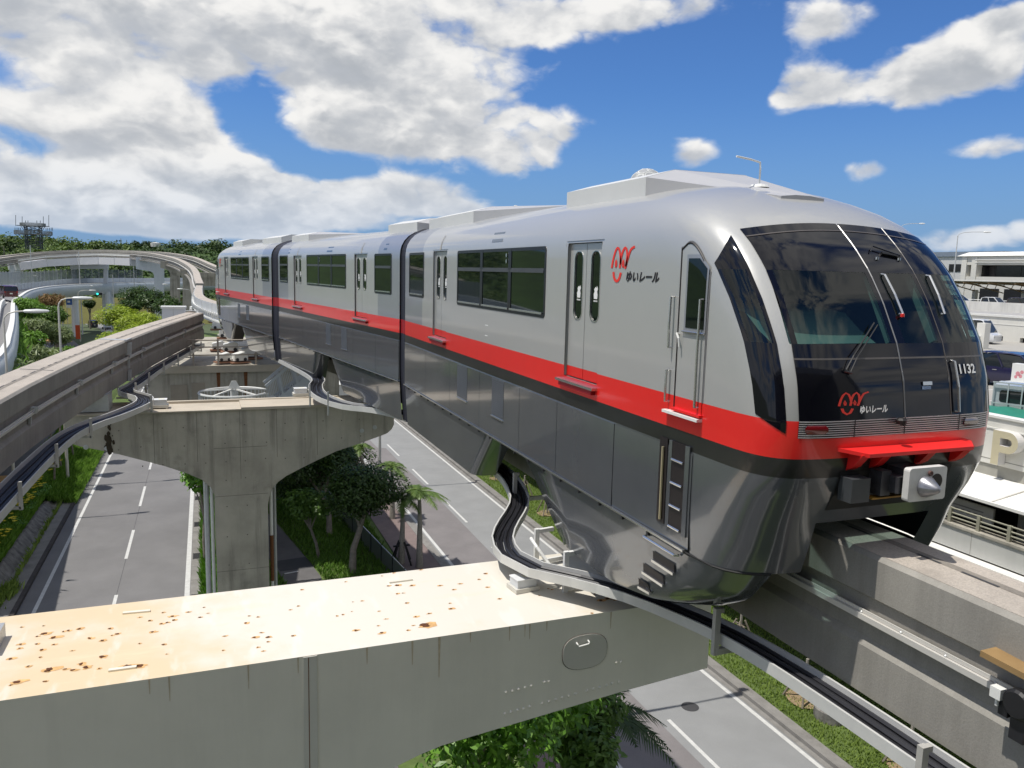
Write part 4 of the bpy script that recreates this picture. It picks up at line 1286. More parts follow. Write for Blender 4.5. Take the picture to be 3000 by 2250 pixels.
for F, L, nose, name in ((FR1, 14.4, True, 1), (FR2, 14.15, False, 2), (FR3, 14.4, True, 3)):
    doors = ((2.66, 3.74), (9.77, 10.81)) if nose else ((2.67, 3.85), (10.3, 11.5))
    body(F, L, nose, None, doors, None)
    skirt(F, L, nose)
    if nose:
        window(F, .42, 1.86, -.65, .41, 1, transom=(name == 3))
        window(F, 4.5, 9.02, -.68, .40, 3, bright=True)
    else:
        window(F, .6, 2.0, -.68, .42, 1)
        window(F, 4.7, 9.52, -.64, .44, 3, bright=True)
        window(F, 12.45, 13.85, -.64, .44, 1)
    for (a, c) in doors:
        slider(F, a, c)
    door_brackets(F, doors[0][0] + .55)
    if not nose: door_brackets(F, doors[1][0] + .6)
    if nose:
        hump(F, 8.55, 10.95, 12.75, .93)
        hump(F, .35, 3.9, 7.2)
        vent(F, 6.5, 7.05)
    else:
        hump(F, 2.3, .1, -.25)
        hump(F, 13.9, 11.2, 7.0)
        vent(F, 6.3, 6.95); vent(F, 1.05, 1.3); vent(F, 12.2, 12.45)

# gaiters between the cars
for (FA, FB, LB) in ((FR1, FR2, None), (FR3, FR2, 14.15)):
    P = [z for z in ZROWS]
    rows = []
    for z in ZROWS + [-3.3, -4.0]:
        w = ip(WW, max(z, -2.97)) - .035 - (max(0, -2.97 - z) * .07)
        a = Vector(FA(.02, w, z)); c = Vector(FB(.02 if LB is None else LB - .02, w, z))
        a2_ = Vector(FA(.02, -w, z)); c2_ = Vector(FB(.02 if LB is None else LB - .02, -w, z))
        m1 = (a + c) / 2; m2 = (a2_ + c2_) / 2
        rows.append([c2_, m2, a2_, a, a.lerp(c, .25) - (a - a2_).normalized() * .03, m1, a.lerp(c, .75) - (a - a2_).normalized() * .03, c])
    b = MB(); b.grid(rows, mif=lambda i, j: 1 if -1.66 < ((ZROWS + [-3.3, -4.0])[i] + (ZROWS + [-3.3, -4.0])[i + 1]) / 2 < -1.30 else 0)
    b.build('gaiter', [M_GAITER, M_REDD], train)

# side logos
def side_fn(F, flip):
    return lambda x, z: F(12.0 - x if flip else x, nose_y(z, S0 - x) + .006, z)
lettering(lambda x, z: FR1(x, nose_y(z, S0 - x) + .005, z), 11.10, -.09, .345, M_LOGO, M_INK)
lettering(lambda x, z: FR3(23.4 - x, nose_y(z, S0 - 23.4 + x) + .005, z), 11.10, -.09, .345, M_LOGO, M_INK)
# maintenance marks low on the side
for z, w in ((-.98, .1), (-1.17, .09)):
    b = MB(); cbox(b, FR1, 6.28, 6.28 + w * 1.6, 1.4905, 1.493, z, z + .015); b.build('jacking_mark', M_INKW, train)

# ---- nose glazing of the leading car (and the same on the tail car)
for F in (FR1, FR3):
    def patch(zs, left, right, off, n_=14, by='x', F=F):
        """grid on the nose skin between left(z) and right(z), given as o (by x) or phi (by phi)"""
        rows = []
        for z in zs:
            a, c = left(z), right(z)
            row = []
            for k in range(n_ + 1):
                q = a + (c - a) * k / n_
                s, o = nose_x(z, q) if by == 'x' else nose_phi(z, q)
                # offset along the outward normal, found by finite differences
                e = .01
                s2, o2 = nose_x(z, q + e) if by == 'x' else nose_phi(z, q + 1)
                s3, o3 = nose_x(z + e, q) if by == 'x' else nose_phi(z + e, q)
                t1 = Vector((s2 - s, o2 - o, 0)); t2 = Vector((s3 - s, o3 - o, e))
                nr = t1.cross(t2)
                if nr.length < 1e-9:
                    nr = Vector((1, 0, 0))
                nr.normalize()
                if nr.x * 1.0 + nr.y * (1 if o > 0 else -1) * .6 < 0:
                    nr = -nr
                row.append(F(s + nr.x * off, o + nr.y * off, z + nr.z * off))
            rows.append(row)
        return MB().grid(rows)
    top = lambda o: .49 + .10 * (1 - (o / 1.2) ** 2)
    zs_low = [-1.30, -1.2, -1.1, -1.0, -.9, -.8, -.7, -.6]
    zs_mid = [-.6, -.5, -.4, -.3, -.2, -.1, 0, .08]
    wpos = 1.205
    # seen from the front o > 0 is the near (left) side; the door is right of the centre seam
    segs = (('windscreen', .008, wpos), ('front_door', -.60, -.008), ('right_windscreen', -wpos, -.615))
    for nm, a, c in segs:
        w_ = patch(zs_low, lambda z: a, lambda z: c, .007).build(nm, M_BLKGL, train, smooth=True)
        # dark header above the clear glass, curved at the top
        rows = []
        for k in range(15):
            o = a + (c - a) * k / 14
            col = []
            for t in np.linspace(0, 1, 8):
                z = .08 + (top(o) - .08) * t
                s_, o_ = nose_x(z, o)
                col.append(F(s_ + .006, o_, z + .004))
            rows.append(col)
        MB().grid(rows).build('header_glass', M_BLKGL, w_, smooth=True)
        ia, ic = (a + .06, c - .055) if nm != 'front_door' else (a + .05, c - .1)
        patch(zs_mid, lambda z: ia, lambda z: ic, .006).build('clear_pane', M_CLEAR, w_, smooth=True)
        patch(zs_mid, lambda z: a, lambda z: ia, .007, 2).build('glass_border', M_BLKGL, w_, smooth=True)
        patch(zs_mid, lambda z: ic, lambda z: c, .007, 2).build('glass_border', M_BLKGL, w_, smooth=True)
        patch([-.745, -.735, -.728], lambda z: a, lambda z: c, .010).build('seam_line', mat('seam_grey', (.09, .08, .075), .3), w_)
        rows = [[F(nose_x(top(o) - d_, o)[0] + .012, o, top(o) - d_ + .006) for o in np.linspace(a, c, 15)] for d_ in (.085, .075)]
        MB().grid(rows).build('header_line', MATS['seam_grey'], w_)
    for o_ in (.0, -.607):
        b = MB(); b.tube([F(nose_x(z, o_)[0] + .010, o_, z) for z in np.linspace(-1.30, .57, 22)], .008 if o_ == 0 else .005, 5); b.build('seam_strip', mat('seam_strip_metal', (.22, .22, .22), .35, metal=.6) if o_ == 0 else MATS['seam_grey'], train)
    # quarter windows: pointed above, swept along the corner
    for sg in (1, -1):
        Lf = lambda z: sg * ip([(-1.42, 43.5), (-1.27, 69), (-.6, 73), (.14, 75.5), (.42, 49)], z)
        Rf = lambda z: sg * ip([(-1.42, 43), (-.46, 45.2), (.05, 48), (.42, 48.8)], z)
        qw = patch([-1.42, -1.40, -1.38, -1.355, -1.33, -1.30, -1.27, -1.15, -1.0, -.85, -.7, -.6], Lf, Rf, .006, 8, 'phi').build('quarter_window', M_BLKGL, train, smooth=True)
        patch([.08, .14, .2, .27, .34, .40, .42], Lf, Rf, .006, 8, 'phi').build('header_glass', M_BLKGL, qw, smooth=True)
        Li = lambda z: Lf(z) + (Rf(z) - Lf(z)) * .14
        Ri = lambda z: Lf(z) + (Rf(z) - Lf(z)) * .86
        patch(zs_mid, Li, Ri, .006, 8, 'phi').build('clear_pane', M_CLEAR, qw, smooth=True)
        patch(zs_mid, Lf, Li, .007, 2, 'phi').build('glass_border', M_BLKGL, qw, smooth=True)
        patch(zs_mid, Ri, Rf, .007, 2, 'phi').build('glass_border', M_BLKGL, qw, smooth=True)
    # pinstriped light band
    gb = patch([-1.46, -1.42, -1.38, -1.34, -1.30], lambda z: -wpos, lambda z: wpos, .005, 24).build('light_band', mat('light_band_black', (.02, .016, .024), .2, coat=.4), train, smooth=True)
    for k in range(8):
        z = -1.455 + k * .021
        patch([z, z + .0085], lambda z: -wpos, lambda z: wpos, .012, 24).build('pinstripe', mat('pinstripe_silver', (.60, .57, .58), .35, metal=.3), gb)
    for o_ in (.62, -.0, -.72):
        patch([-1.46, -1.30], lambda z: o_ - .006, lambda z: o_ + .006, .0135, 1).build('band_divider', M_INK, gb)
    for (a, c, m_, nm) in ((.93, 1.165, mat('tail_lamp_red', (.14, .004, .008), .1, coat=1), 'tail_lamp'), (-1.0, -.78, mat('head_lamp_glass', (.25, .21, .20), .1, coat=1, metal=.4), 'head_lamp')):
        rows = []
        for z in np.linspace(-1.418, -1.335, 5):
            t = 1 - abs((z + 1.3765) / .0415) ** 2.5
            rows.append([F(nose_x(z, q)[0] + .018 + .012 * t, q, z) for q in np.linspace((a + c) / 2 - (c - a) / 2 * (.75 + .25 * t), (a + c) / 2 + (c - a) / 2 * (.75 + .25 * t), 8)])
        MB().grid(rows).build(nm, m_, train, smooth=True)
    b = MB(); q = F(nose_x(-1.33, .10)[0] + .06, .10, -1.33)
    b.lathe((q[0], q[1], q[2]), [(.0, -.03), (.045, -.02), (.05, .02), (.03, .04), (0, .045)], 12); b.build('horn_camera', M_INK, train)
    # red buffer step with its brackets
    st = MB()
    P = [(.80, .0), (.60, .22), (-.72, .22), (-.86, .08), (-.86, 0), (-.84, -.05), (.75, -.05)]
    sn = nose_x(-1.58, 0)[0]
    st.prism([F(sn + d_ - .02, o, -1.555 - .04 * max(0, d_) / .3) for o, d_ in P], (0, 0, -.035))
    so = st.build('buffer_step', mat('buffer_red', (.76, .02, .018), .45, var=.04), train)
    for o_ in (.60, .32, -.25, -.72):
        b = MB(); w = .05
        b.prism([F(sn - .05, o_ - w, -1.60), F(sn + .17, o_ - w, -1.60), F(sn + .05, o_ - w, -1.74), F(sn - .05, o_ - w, -1.80)], Vector(F(0, w, 0)) - Vector(F(0, -w, 0))); b.build('step_bracket', MATS['buffer_red'], so)
    # coupler recess and coupler
    b = MB(); rows = [[F(nose_x(z, o)[0] + .008, o, z) for o in np.linspace(-.72, .72, 10)] for z in (-2.22, -2.05, -1.9, -1.80)]; b.grid(rows); b.build('coupler_recess', M_UNDER, train)
    cp = thing if False else None
    cs = sn + .25
    b = MB(); plate_pts = rounded(-.25, .22, -2.04, -1.72, .03, 3)
    b.prism([F(cs, o, z) for o, z in plate_pts], Vector(F(.07, 0, 0)) - Vector(F(0, 0, 0)))
    co = b.build('coupler_head', mat('coupler_face_white', (.62, .62, .60), .45, var=.08, vs=8), train)
    ax = Vector(F(1, 0, 0)) - Vector(F(0, 0, 0))
    def cone(o, z, prof, m_, nm):
        b = MB(); rows = []
        for r, h in prof:
            rows.append([Vector(F(cs + .07 + h, o + r * math.cos(t), z + r * math.sin(t))) for t in np.linspace(0, 2 * math.pi, 21)])
        b.grid(rows); b.build(nm, m_, co, smooth=True, angle=50)
    cone(.01, -1.90, [(.105, 0), (.10, .03), (.035, .14), (.02, .155), (0, .16)], mat('coupler_cone_steel', (.30, .30, .32), .35, metal=.8, var=.2, vs=20), 'coupler_cone')
    cone(-.12, -1.86, [(.075, .004), (.0, .003)], M_INK, 'coupler_socket')
    cone(-.03, -1.775, [(.024, 0), (.024, .02), (.016, .022), (0, .012)], mat('coupler_port', (.12, .06, .05), .5), 'coupler_port')
    b = MB(); cbox(b, F, cs - .5, cs, -.16, .14, -2.0, -1.76); cbox(b, F, cs - .4, cs - .02, .14, .26, -1.98, -1.82); cbox(b, F, cs - .5, cs - .12, .24, .36, -2.02, -1.78); b.build('coupler_shank', mat('coupler_dark_steel', (.09, .09, .10), .4, metal=.6, var=.3, vs=8), co)
    b = MB(); cbox(b, F, sn - .05, sn + .12, .48, .70, -2.07, -1.84); b.build('jumper_box', mat('jumper_box_dark', (.05, .055, .06), .45), train)
    b = MB(); cbox(b, F, sn, sn + .1, .02, .42, -2.06, -2.045); b.build('yellow_lever', mat('lever_amber', (.35, .18, .02), .5), train)
    # wipers and grab handles
    def onskin(o, z, k=.03): return F(nose_x(z, o)[0] + k, o, z)
    b = MB(); b.tube([onskin(.70, -.83), onskin(.60, -.70, .05), onskin(.24, -.40, .05)], .008, 5); b.tube([onskin(.66, -.86), onskin(.56, -.72, .045), onskin(.20, -.42, .045)], .006, 5); b.tube([onskin(.72, -.84), onskin(.64, -.86)], .012, 5); b.build('wiper', M_FRAME, train)
    b = MB(); b.tube([onskin(-.16, .30), onskin(-.22, .36, .05), onskin(-.52, .27, .05)], .008, 5); b.tube([onskin(-.30, .29), onskin(-.52, .26)], .018, 5); b.build('wiper', M_FRAME, train)
    for o_ in (-.2, -.5):
        b = MB(); q = onskin(o_, .23, .02); b.lathe(q, [(.0, -.02), (.018, -.01), (.018, .015), (0, .02)], 8); b.build('washer_nozzle', M_CHROME, train)
    for (o0, z0, o1, z1) in ((-.15, .07, -.17, -.32), (-.77, .07, -.74, -.32), (-.68, -.77, -.675, -1.27)):
        b = MB(); b.tube([onskin(o0, z0, .0), onskin(o0, z0 - .005, .045), onskin((o0 + o1) / 2, (z0 + z1) / 2, .05), onskin(o1, z1 + .005, .045), onskin(o1, z1, .0)], .013, 7); b.build('grab_handle', M_CHROME, train)
    b = MB(); q = onskin(-.165, -.33, .04); b.lathe(q, [(.0, -.02), (.02, -.015), (.02, .015), (0, .02)], 8); b.build('red_handle_cap', M_RED, train)
    patch([-1.0, -.965], lambda z: -.36, lambda z: -.24, .02, 2).build('door_pull', M_CHROME, train)
    patch([-1.04, -1.01], lambda z: -.35, lambda z: -.235, .012, 2).build('door_label', mat('label_blue', (.20, .28, .42), .4), train)
    # lettering on the nose
    lettering(lambda x, z: F(nose_x(z, -x)[0] + .010, -x, z), -.80, -1.245, .165, M_LOGOD, M_INKW, 'front_logo', 2.0, .34, .075)
    vs, fs = text_mesh('1132', .125, bold=.003)
    xs_ = [v[0] for v in vs]; sc = .235 / (max(xs_) - min(xs_))
    b = MB(); b.add([F(nose_x(-.91 + v[1], -(.765 + (v[0] - min(xs_)) * sc))[0] + .012, -(.765 + (v[0] - min(xs_)) * sc), -.895 + v[1]) for v in vs], fs)
    b.build('car_number', M_INKW, train)
    # cab interior behind the glass
    b = MB(); cbox(b, F, 11.4, 11.45, -1.3, 1.3, -1.3, .5); b.build('cab_bulkhead', mat('cab_dark', (.035, .045, .045), .7, var=.2), train)
    b = MB(); cbox(b, F, 11.4, 13.6, -1.38, 1.38, -1.35, -1.30); b.build('cab_floor', M_UNDER, train)
    b = MB(); rows = [[F(11.4 + s, o, .56 - .12 * abs(o)) for o in (-1.2, 0, 1.2)] for s in (0, .7, 1.4)]; b.grid(rows); b.build('cab_ceiling', MATS['cab_dark'], train)
    b = MB(); rows = [[F(s, o, z) for o in (-.02, .3, .7, 1.0, 1.25)] for s, z in ((12.7, -.62), (12.75, -.36), (12.95, -.27), (13.5, -.34), (13.72, -.50), (13.95, -.62))]; b.grid(rows); b.build('driver_console', mat('console_grey', (.42, .46, .45), .6, var=.1), train, smooth=True)
    b = MB(); cbox(b, F, 11.5, 11.56, .55, 1.1, -.25, .3); b.build('cab_cabinet', mat('cabinet_olive', (.20, .20, .14), .6), train)
    b = MB(); b.bar(F(13.75, -.04, .05), F(14.12, -.04, -.6), .07, .07); b.bar(F(13.72, -.64, .05), F(14.1, -.64, -.6), .07, .07); b.build('cab_post', mat('cab_post_grey', (.42, .48, .45), .5), train)
    # cab side door
    def sp(s, z, k=.004): return F(s, nose_y(z, S0 - s) + k, z)
    s0, s1 = 12.70, 13.20
    def arch(s, zt=.36): return zt - (.02 + .32 * max(0, (s - 12.84) / .36) ** 1.6) - .06 * max(0, (12.80 - s) / .1)
    def dpatch(a, c, zb, topf, k, n_=24, nz=24):
        return MB().grid([[sp(s, zb + (topf(s) - zb) * t, k) for s in np.linspace(a, c, n_ + 1)] for t in np.linspace(0, 1, nz)])
    cd = dpatch(s0 - .035, s1 + .02, -1.30, lambda s: arch(min(max(s, s0), s1)) + .035, .003).build('cab_door', mat('door_shadow_gap', (.16, .16, .165), .6), train, smooth=True)
    dpatch(s0, s1, -1.298, arch, .008).build('door_skin', M_SILVER, cd, smooth=True)
    dpatch(s0, s1, -1.43, lambda s: -1.298, .008, 8, 4).build('door_foot', M_RED, cd, smooth=True)
    b = MB(); b.tube([sp(s0 - .012, z, .008) for z in np.linspace(-1.42, .30, 14)] + [sp(s, arch(s) + .012, .008) for s in np.linspace(s0, s1 - .1, 14)], .010, 5); b.build('door_edge_gasket', M_INK, cd)
    def wtop(s): return .19 - max(0, s - 13.03) * .75
    dpatch(s0 + .10, s1 - .002, -.575, lambda s: wtop(s) + .04, .013).build('door_window_frame', M_SILVERD, cd, smooth=True)
    dpatch(s0 + .135, s1 - .03, -.54, wtop, .017).build('door_window_pane', M_PANE, cd, smooth=True)
    b = MB(); b.tube([sp(s0 + .09, -.585, .02), sp(s1 - .005, -.585, .02)], .014, 6); b.build('window_sill', M_CHROME, cd)
    for (s, z0, z1) in ((12.575, -.22, -.78), (13.135, -.23, -1.36), (12.565, -1.03, -1.38)):
        b = MB(); b.tube([sp(s, z0, .0), sp(s, z0, .05), sp(s, (z0 + z1) / 2, .055), sp(s, z1, .05), sp(s, z1, .0)], .015, 7); b.build('grab_pole', M_CHROME, cd)
    b = MB(); b.tube([sp(s0 + .01, -.62, .01), sp(s0 + .03, -.61, .05), sp(s0 + .07, -.66, .05), sp(s0 + .08, -.75, .045)], .012, 6); b.build('door_lever', M_WHITE, cd)
    b = MB(); P = [Vector(sp(s, -1.50, k)) for s, k in ((s0 - .16, .0), (s1 + .02, 0), (s1 + .02, .07), (s0 - .16, .07))]; b.prism(P, (0, 0, .03)); b.build('step_plate', M_WHITE, cd)
    b = MB(); P = [Vector(sp(s, -1.455, k)) for s, k in ((s0 - .02, .0), (s1 + .02, 0), (s1 + .02, .045), (s0 - .02, .045))]; b.prism(P, (0, 0, .025)); b.build('step_lip', M_RED, cd)
    # roof aerial
    q = F(12.15, .14, 1.08)
    b = MB(); b.tube([q, (q[0], q[1], q[2] + .2), (q[0], q[1] + .01, q[2] + .27), Vector(F(12.17, .3, 1.37)), Vector(F(12.2, .52, 1.385))], .012, 6); b.lathe(q, [(.12, -.02), (.1, .01), (0, .03)], 12); b.build('roof_aerial', M_WHITE, train)

# ------------------------------------------------------------------ vehicles
M_TYRE = mat('tyre', (.02, .02, .02), .8, var=.1)
M_RIM = mat('alloy', (.55, .55, .55), .3, metal=.8, var=.05)
M_CARGL = mat('car_glass', (.012, .016, .018), .04, spec=.6, var=0)
M_TAIL = mat('tail_red', (.30, .01, .012), .2, coat=.5, var=0)
M_HEADL = mat('lamp_clear', (.70, .70, .68), .1, coat=.6, var=0)
M_PLATE = mat('number_plate', (.70, .70, .62), .5, var=0)


def paint(name, col):
    return mat(name, col, .25, metal=.1, coat=.8, var=.02)


def car(label, loc, rot, colour, L=3.6, Wd=1.6, H=1.65, style='minivan', cat='car', group='parked and passing cars'):
    """road vehicle built round the origin, front towards +x"""
    t = thing('car' if style not in ('van', 'truck') else 'van', label, cat, (0, 0, 0), group)
    hw = Wd / 2
    if style == 'minivan':
        belt = [(-L / 2, .95), (-L * .30, .98), (L * .12, .96), (L * .30, .92), (L * .46, .80), (L / 2, .62)]
        roof = [(-L * .47, H - .12), (-L * .36, H), (L * .0, H), (L * .10, H - .06)]
        wind = (L * .10, L * .31)
    elif style == 'van':
        belt = [(-L / 2, 1.15), (L * .30, 1.1), (L * .42, .95), (L / 2, .75)]
        roof = [(-L * .49, H - .08), (-L * .45, H), (L * .24, H), (L * .29, H - .06)]
        wind = (L * .29, L * .42)
    else:
        belt = [(-L / 2, .82), (-L * .36, .9), (L * .14, .88), (L * .40, .78), (L / 2, .6)]
        roof = [(-L * .34, H - .08), (-L * .24, H), (L * .02, H), (L * .06, H - .03)]
        wind = (L * .06, L * .22)
    b = MB()
    # lower body: ring of stations with tumblehome and rounded sills
    st = []
    for (x, zb) in belt:
        e = 1 - .10 * abs(x / (L / 2)) ** 6
        st.append([(x, s * hw * e * k, z) for s, k, z in ((-1, .90, .18), (-1, 1.0, .34), (-1, 1.0, zb * .75), (-1, .965, zb), (1, .965, zb), (1, 1.0, zb * .75), (1, 1.0, .34), (1, .90, .18))])
    n = 8
    vs = [p for r in st for p in r]
    fs = [(i * n + k, i * n + (k + 1) % n, (i + 1) * n + (k + 1) % n, (i + 1) * n + k) for i in range(len(st) - 1) for k in range(n)]
    fs += [tuple(range(n - 1, -1, -1)), tuple((len(st) - 1) * n + k for k in range(n))]
    b.add(vs, fs)
    # roof and pillars
    zb0 = ip(belt, roof[0][0]); zb1 = ip(belt, wind[1])
    rw = hw * .86
    P = []
    for (x, z) in roof:
        P.append([(x, -rw, z - .05), (x, -rw * .9, z), (x, rw * .9, z), (x, rw, z - .05)])
    b.grid(P)
    bl = [(max(-L / 2 + .03, roof[0][0] - .10), zb0), (wind[1], zb1)]
    pil = [roof[0], roof[-1]]
    for s in (-1, 1):
        for (xb, zb, xr, zr) in ((bl[0][0], bl[0][1], roof[0][0], roof[0][1] - .05), ((bl[0][0] + bl[1][0]) / 2, ip(belt, (bl[0][0] + bl[1][0]) / 2), (roof[0][0] + roof[-1][0]) / 2, H - .05), (bl[1][0], bl[1][1], roof[-1][0], roof[-1][1] - .05)):
            b.bar((xb, s * hw * .965, zb), (xr, s * rw, zr), .09, .06)
    b.build('body', paint('car_paint_%02d%02d%02d' % tuple(int(c * 99) for c in colour), colour), t, smooth=True, angle=35)
    def q(P, nm, m_, th=.012):
        bb = MB(); bb.add(P, [tuple(range(len(P)))]); return bb.build(nm, m_, t)
    xm_b, xm_r = (bl[0][0] + bl[1][0]) / 2, (roof[0][0] + roof[-1][0]) / 2
    for s in (-1, 1):
        e = .004 * s
        q([(bl[0][0] + .05, s * hw * .955 + e, bl[0][1]), (xm_b - .03, s * hw * .955 + e, ip(belt, xm_b)), (xm_r - .03, s * rw * .995 + e, H - .07), (roof[0][0] + .06, s * rw * .995 + e, roof[0][1] - .06)], 'window', M_CARGL)
        q([(xm_b + .03, s * hw * .955 + e, ip(belt, xm_b)), (bl[1][0] - .05, s * hw * .955 + e, bl[1][1]), (roof[-1][0] - .04, s * rw * .995 + e, roof[-1][1] - .07), (xm_r + .03, s * rw * .995 + e, H - .07)], 'window', M_CARGL)
        for xh in (xm_b - .35, xm_b + .55):
            bb = MB(); bb.cbox((xh, s * hw * 1.0, ip(belt, xh) * .84), (.2, .03, .03)); bb.build('door_handle', M_CHROME, t)
    q([(bl[0][0] - .01, -hw * .9, bl[0][1]), (bl[0][0] - .01, hw * .9, bl[0][1]), (roof[0][0] - .012, rw * .9, roof[0][1] - .04), (roof[0][0] - .012, -rw * .9, roof[0][1] - .04)], 'rear_window', M_CARGL)
    q([(bl[1][0] + .005, -hw * .9, bl[1][1]), (bl[1][0] + .005, hw * .9, bl[1][1]), (roof[-1][0] + .012, rw * .9, roof[-1][1] - .03), (roof[-1][0] + .012, -rw * .9, roof[-1][1] - .03)], 'windscreen', M_CARGL)
    for x in (-L * .31, L * .32):
        for s in (-1, 1):
            bb = MB(); bb.lathe((x, s * (hw - .09), .30), [(.18, -.09), (.29, -.085), (.30, -.05), (.30, .05), (.29, .085), (.18, .09)], 16, axis='y'); w_ = bb.build('wheel', M_TYRE, t)
            bb = MB(); bb.lathe((x, s * (hw - .0), .30), [(.185, -.02), (.18, .006), (.05, .012), (.0, .014)] if s > 0 else [(.0, -.014), (.05, -.012), (.18, -.006), (.185, .02)], 12, axis='y'); bb.build('rim', M_RIM, w_)
    for s in (-1, 1):
        bb = MB(); bb.cbox((-L / 2 + .0, s * hw * .82, .82), (.05, .16, .26)); bb.build('tail_lamp', M_TAIL, t)
        bb = MB(); bb.cbox((L / 2 - .04, s * hw * .72, .58), (.08, .28, .12)); bb.build('headlight', M_HEADL, t)
    bb = MB(); bb.cbox((-L / 2 - .005, 0, .62), (.02, .33, .16)); bb.build('number_plate', M_PLATE, t)
    t.rotation_euler = (0, 0, rot)
    t.location = loc
    return t


def lamp(label, base, h, arm, head=.5, m=None, group='street lamps', style='hook'):
    """street lamp: tapered pole, swept arm, flat lantern; arm = vector (dx, dy) of the reach"""
    m = m or mat('lamp_pole_grey', (.50, .51, .50), .45, metal=.2, var=.06)
    t = thing('street_lamp', label, 'street lamp', base, group)
    B = Vector(base); A = Vector((arm[0], arm[1], 0))
    L = A.length
    b = MB(); b.tube([B, B + Vector((0, 0, h * .5)), B + Vector((0, 0, h - .55))], [.11, .085, .06], 8); b.build('pole', m, t)
    b = MB(); b.tube([B + Vector((0, 0, h - .56)), B + Vector((0, 0, h - .32)) + A * .05, B + Vector((0, 0, h - .10)) + A * .22, B + Vector((0, 0, h + .02)) + A * .55, B + Vector((0, 0, h + .05)) + A], .045, 7); b.build('arm', m, t)
    d = A.normalized(); s = Vector((-d.y, d.x, 0))
    e = B + Vector((0, 0, h + .05)) + A
    b = MB()
    rows = []
    for k, (u, w, t_) in enumerate(((-.06, .05, .05), (.04, .12, .10), (head * .5, .16, .13), (head * .9, .12, .09), (head, .04, .04))):
        c = e + d * u
        rows.append([c + s * w * math.cos(a) + Vector((0, 0, 1)) * t_ * math.sin(a) for a in np.linspace(0, 2 * math.pi, 9)])
    b.grid(rows); b.build('lantern', mat('lantern_white', (.66, .67, .66), .4, var=.03), t, smooth=True)
    return t


# ------------------------------------------------------------------ right: parking deck beside the guideway
H_ = 16
XP = 21.7
pk = thing('parking_structure', 'cream white parking deck with a raised letter P on its parapet beside the train', 'parking garage', (XP, 20, 8))
b = MB(); b.box(XP, XP + .28, -12, 75, 10.70, 12.09); b.build('parapet', M_PCONC, pk)
b = MB(); b.box(XP - .05, XP + .33, -12, 75, 12.092, 12.16); b.build('coping', mat('coping_white', (.72, .71, .67), .6, var=.05), pk)
b = MB(); b.box(XP - .006, XP - .001, -12, 75, 10.845, 10.86); b.build('groove', mat('groove_grey', (.20, .19, .17), .8), pk)
b = MB(); b.box(XP - .03, XP - .002, -12, 75, 11.76, 11.80); b.build('string_course', MATS['coping_white'], pk)
deck = b = MB(); b.box(XP + .28, 110, -15, 130, 10.7, 11.0); b.build('deck_slab', mat('deck_concrete', (.37, .355, .325), .85, var=.10, vs=.25, fine=.25, stain=((.26, .25, .23), .12, .5, .7, .6)), pk)
b = MB(); b.box(XP + .05, XP + 3, -12, 75, 10.2, 10.69); b.build('edge_beam', mat('soffit_grey', (.34, .33, .29), .8, var=.08), pk)
for y in np.arange(-9, 70, 6.0):
    b = MB(); b.box(XP + .3, XP + .9, y, y + .6, 7.6, 10.2); b.build('support_column', M_PCONC, pk)
    b = MB(); b.bar((XP + .2, y + 3, 10.45), (XP - .6, y + 2.6, 10.22), .18, .12); b.build('awning_bracket', M_PCONC, pk)
b = MB(); b.add([(XP + .2, -12, 10.36), (XP + .2, 75, 10.36), (20.0, 75, 10.06), (20.0, -12, 10.06), (XP + .2, -12, 10.28), (XP + .2, 75, 10.28), (20.0, 75, 9.98), (20.0, -12, 9.98)], [(0, 1, 2, 3), (7, 6, 5, 4), (3, 2, 6, 7), (0, 3, 7, 4)])
b.build('awning_roof', mat('awning_white', (.74, .73, .69), .6, var=.06, vs=1.0, stain=((.60, .58, .53), .7, .55, .75, .6)), pk)
b = MB()
for y in np.arange(-9, 70, 3.0):
    b.bar((XP + .1, y, 10.375), (20.05, y, 10.08), .05, .03)
tag(b.build('awning_seams', mat('awning_seam', (.60, .58, .53), .6), pk), kind='stuff')
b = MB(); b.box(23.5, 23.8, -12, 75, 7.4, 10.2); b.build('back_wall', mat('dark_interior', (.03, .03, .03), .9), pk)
b = MB(); b.box(20.0, 20.25, -12, 75, 8.40, 9.05); b.build('side_panel', mat('panel_grey_white', (.50, .50, .475), .5, var=.04, vs=.5, streak=.12), pk)
b = MB(); b.box(19.95, 20.35, -12, 75, 9.051, 9.12); b.build('ledge', M_CONC, pk)
for y in np.arange(-10.3, 74, 1.84):
    b = MB(); b.box(19.996, 19.999, y - .006, y + .006, 8.41, 9.04); b.build('panel_joint', MATS['groove_grey'], pk)
b = MB(); b.box(19.62, 19.999, -12, 75, 8.20, 8.36); b.box(19.5, 19.62, -12, 75, 8.12, 8.22); b.build('base_slab', MATS['coping_white'], pk)
b = MB(); b.box(20.02, 24, -12, 75, 7.3, 8.2); b.build('under_slab', MATS['soffit_grey'], pk)
rl = mat('rail_taupe_green', (.30, .29, .22), .6, var=.1)
ra = thing('barrier_railing', 'three-bar taupe railing along the lower deck edge beneath the white awning', 'railing', (20.1, 16, 9.12))
for z in (9.28, 9.40, 9.54):
    b = MB(); b.tube([(20.1, -12, z), (20.1, 75, z)], .026, 6); b.build('bar', rl, ra)
for y in np.arange(-10.4, 74, .92):
    b = MB(); b.bar((20.1, y, 9.12), (20.1, y, 9.56), .09, .10); b.build('post', rl, ra)
sg = thing('banner_board', 'grey-white notice board lying in the shade behind the taupe railing', 'sign', (20.6, 16.2, 9.1))
b = MB(); b.box(20.55, 20.62, 15.3, 17.0, 9.22, 9.72); b.build('board', mat('board_grey', (.36, .36, .35), .6), sg)
b = MB()
for k in range(5):
    b.box(20.545, 20.549, 15.6 + k * .2, 15.72 + k * .2, 9.36, 9.46)
